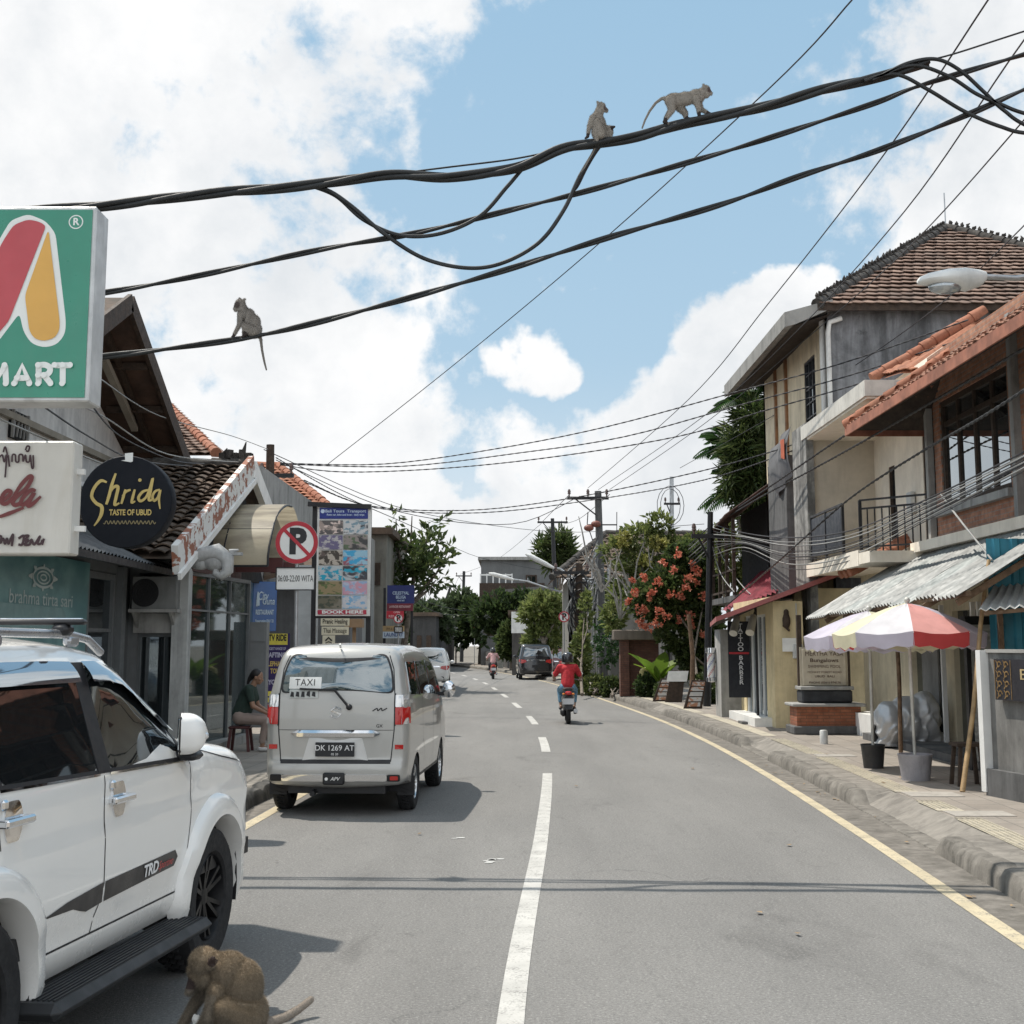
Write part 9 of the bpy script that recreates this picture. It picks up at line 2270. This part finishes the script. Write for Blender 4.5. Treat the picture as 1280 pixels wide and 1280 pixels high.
far_l = [('diagonal thin wire from the top edge down to the left-bank pole', [(1065,0,15),(1145,-95,12.5),(960,120,18),(740,318,26),(410,580,39)][0:1] + [(960,112,18),(740,312,26),(560,462,33),(410,580,39)]), ('left of the three wires from the top right down to the road crossarm', [(1320,-130,11),(1235,0,14),(1100,200,19),(960,380,27),(860,500,36),(735,610,54)]), ('middle of the three wires from the top right down to the road crossarm', [(1420,-120,11.5),(1280,50,15),(1130,265,21),(990,420,29),(880,520,38),(748,612,54)]), ('right of the three wires from the top right down to the road crossarm', [(1420,-20,12.5),(1280,150,17),(1130,315,23),(1000,430,31),(880,530,40),(762,612,54)]), ('wire crossing the brown hip roof toward the road poles', [(1420,120,13),(1280,282,19),(1150,400,26),(1000,500,34),(850,585,48)])]
for lb, P in far_l: cable(lb, [at(*p) for p in P], .0105, 1, m=m_wire, n=8)
tw = [('highest beaded line sagging from the left pole to the mouldy side wall', [(350,579,38),(480,580,38),(620,561,36),(760,533,34),(920,490,31),(1050,455,29.5),(1210,400,26)]), ('second beaded line from the left pole to the cream house', [(350,580,38),(500,583,38),(650,566,36),(780,546,34),(930,505,31),(1060,470,29),(1230,415,25)]), ('third beaded line from the left pole to the cream house', [(350,581,38),(430,590,38),(560,585,37),(700,570,35),(850,545,33),(950,515,31),(1090,475,28),(1260,420,24)]),
 ('beaded line from the photo board to the white canopy', [(380,600,38),(460,632,40),(580,638,40),(700,625,38),(850,595,35),(960,566,32),(1060,530,28),(1200,470,23),(1330,410,19)]), ('lower beaded line from the photo board to the white canopy', [(380,602,38),(470,635,42),(600,641,42),(740,625,42),(880,600,38),(1000,560,30),(1110,515,25),(1290,440,20)]), ('dark line falling from the left pole behind the loose tree to the grey building', [(345,572,38),(430,620,44),(520,660,60),(600,697,100),(690,715,112)])]
for lb, P in tw: cable(lb, [at(*p) for p in P], .016, 2, .5, m=m_wire, n=5)
thin = [('fine pale wire across the middle of the low sky', [(330,562,38),(520,640,60),(700,665,80),(880,655,60)]), ('fine wire from the orange roof to the concrete crossarm', [(345,575,38),(500,640,50),(640,655,54),(725,620,54)]), ('fine wire between the two road poles', [(712,618,54),(680,650,75),(676,655,86)]), ('second fine wire between the two road poles', [(762,618,54),(725,648,72),(705,655,86)]), ('fine wire from the slender pole to the bend', [(676,655,86),(620,700,120),(575,718,140)]), ('fine wire from the far pole to the last pole', [(574,720,140),(568,732,165),(562,735,175)]), ('fine green-grey wire low over the far road', [(515,745,52),(560,760,80),(600,765,110),(640,765,110)]), ('second fine wire low over the far road', [(515,750,52),(555,768,80),(590,768,110)])]
for lb, P in thin: cable(lb, [at(*p) for p in P], .014, 1, m=m_wire, n=6)
rg = random.Random(17); T = at(890,655,P2.y)
for k in range(11):
 dy = k*3.0; s = rg.uniform(-3,3)
 P = [T + V((0,0,-.10*k)), at(930,666+dy*.7+s,35), at(985,672+dy*1.25+s,28.5), at(1060,664+dy*1.2+s,25), at(1150,628+dy*.9,20.5), at(1290,560+dy*.75+s,16), at(1450,480+dy*.6,13)]
 cable('grey communication wire swagging from the timber pole past the balcony to the right edge', P, .008 if k % 3 else .013, 1, m=m_wireg if k % 2 else m_wire, n=6, group='wires swagging past the balcony')
for lb, P in (('thick dark service cable crossing the balcony and brick window', [(905,760,36),(975,700,29),(1060,625,25),(1150,566,21),(1230,520,17),(1330,455,14)]), ('dark cable under the white canopy toward the brick eave', [(900,650,40),(960,610,31),(1040,555,26),(1120,505,22),(1290,395,16),(1400,330,13)]), ('thin dark cable rising over the rusty awning to the brick eave', [(895,655,40),(950,622,32),(1010,590,28),(1100,540,23),(1290,430,16)])):
 cable(lb, [at(*p) for p in P], .020, 2, .5, n=6)
for lb, P in (('pale stay wire slanting across the brick wall to the sheet roof', [(1176,618,20),(1200,650,18.5),(1240,700,17.2)]), ('pale wire hanging from the timber pole to the maroon roof', [(888,660,P2.y),(905,700,38),(935,740,35),(960,752,34)]), ('second pale wire hanging from the timber pole to the red eave', [(886,665,P2.y),(900,715,38),(918,740,36)])):
 cable(lb, [at(*p) for p in P], .014, 1, m=m_wireg, n=6)
for k in range(7):
 cable('grey wire drooping over the garden between the timber pole and the concrete pole', [T+V((0,0,-.12*k)), at(850,690+5*k,45), at(800,715+6*k+rg.uniform(-4,4),49), at(752,706+5*k,53.6)], .016, 1, m=m_wireg if k % 2 else m_wire, n=7, group='wires drooping over the garden')
for k in range(17):
 a = at(747,670+5.5*k,53.6); b = at(724+rg.uniform(-4,4),704+4*k,P8.y); mid = (a+b)/2 - V((rg.uniform(-.2,.2),.2,rg.uniform(.2,.9)))
 cable('short slack wire looping between the concrete pole and the black wooden pole', [a, mid, b, b+V((-rg.uniform(.2,.5),-.1,-rg.uniform(.2,.6))), b+V((-rg.uniform(.0,.3),-.1,-rg.uniform(.8,1.6)))], .026, 1, m=m_wireg if k % 3 else m_wire, n=7, group='slack loops between the road poles')
mb = MB(m_black)
for k in range(5): mb.tube([at(725,715,P8.y)+V((.28*math.cos(q*.524)*(1+.1*k), -.2-.03*k, .5*math.sin(q*.524)-.5*k*.6-.6)) for q in range(12)], .03, 5, closed=True)
single('cable_coil', mb, 'coils of spare black cable hung on the black wooden pole', 'cable coil', at(725,735,P8.y))
for k in range(2):
 mb = MB(m_wire); c = at(838,632,74.6); mb.tube([c+V(((.55+.2*k)*math.cos(q*.4189), -.05*k, (.95+.15*k)*math.sin(q*.4189))) for q in range(15)], .02, 5, closed=True); single('cable_coil', mb, ('inner','outer')[k] + ' hoop of cable hung on the pale steel mast', 'cable coil', c)
for i, (lb, P) in enumerate([('drop wire sagging to the tiled ridge, uppermost behind the round sign', [(60,490,13),(128,520,15),(210,568,20),(300,578,25)]), ('drop wire just above the round sign', [(40,498,12),(110,545,14.5),(170,575,18),(240,583,22)]), ('drop wire crossing the white gable wall to the awning', [(-20,515,12),(55,548,14),(130,580,17),(200,600,20)]), ('pale drop wire under the steep eave', [(110,500,13),(150,545,17),(215,575,21),(255,580,24)]), ('long fine wire from the tiled hip roof to the left pole', [(120,470,16),(200,520,24),(290,545,33),(336,562,38)])]):
 cable(lb, [at(*p) for p in P], .010, 1, m=m_wire if i % 2 else m_wireg, n=7)
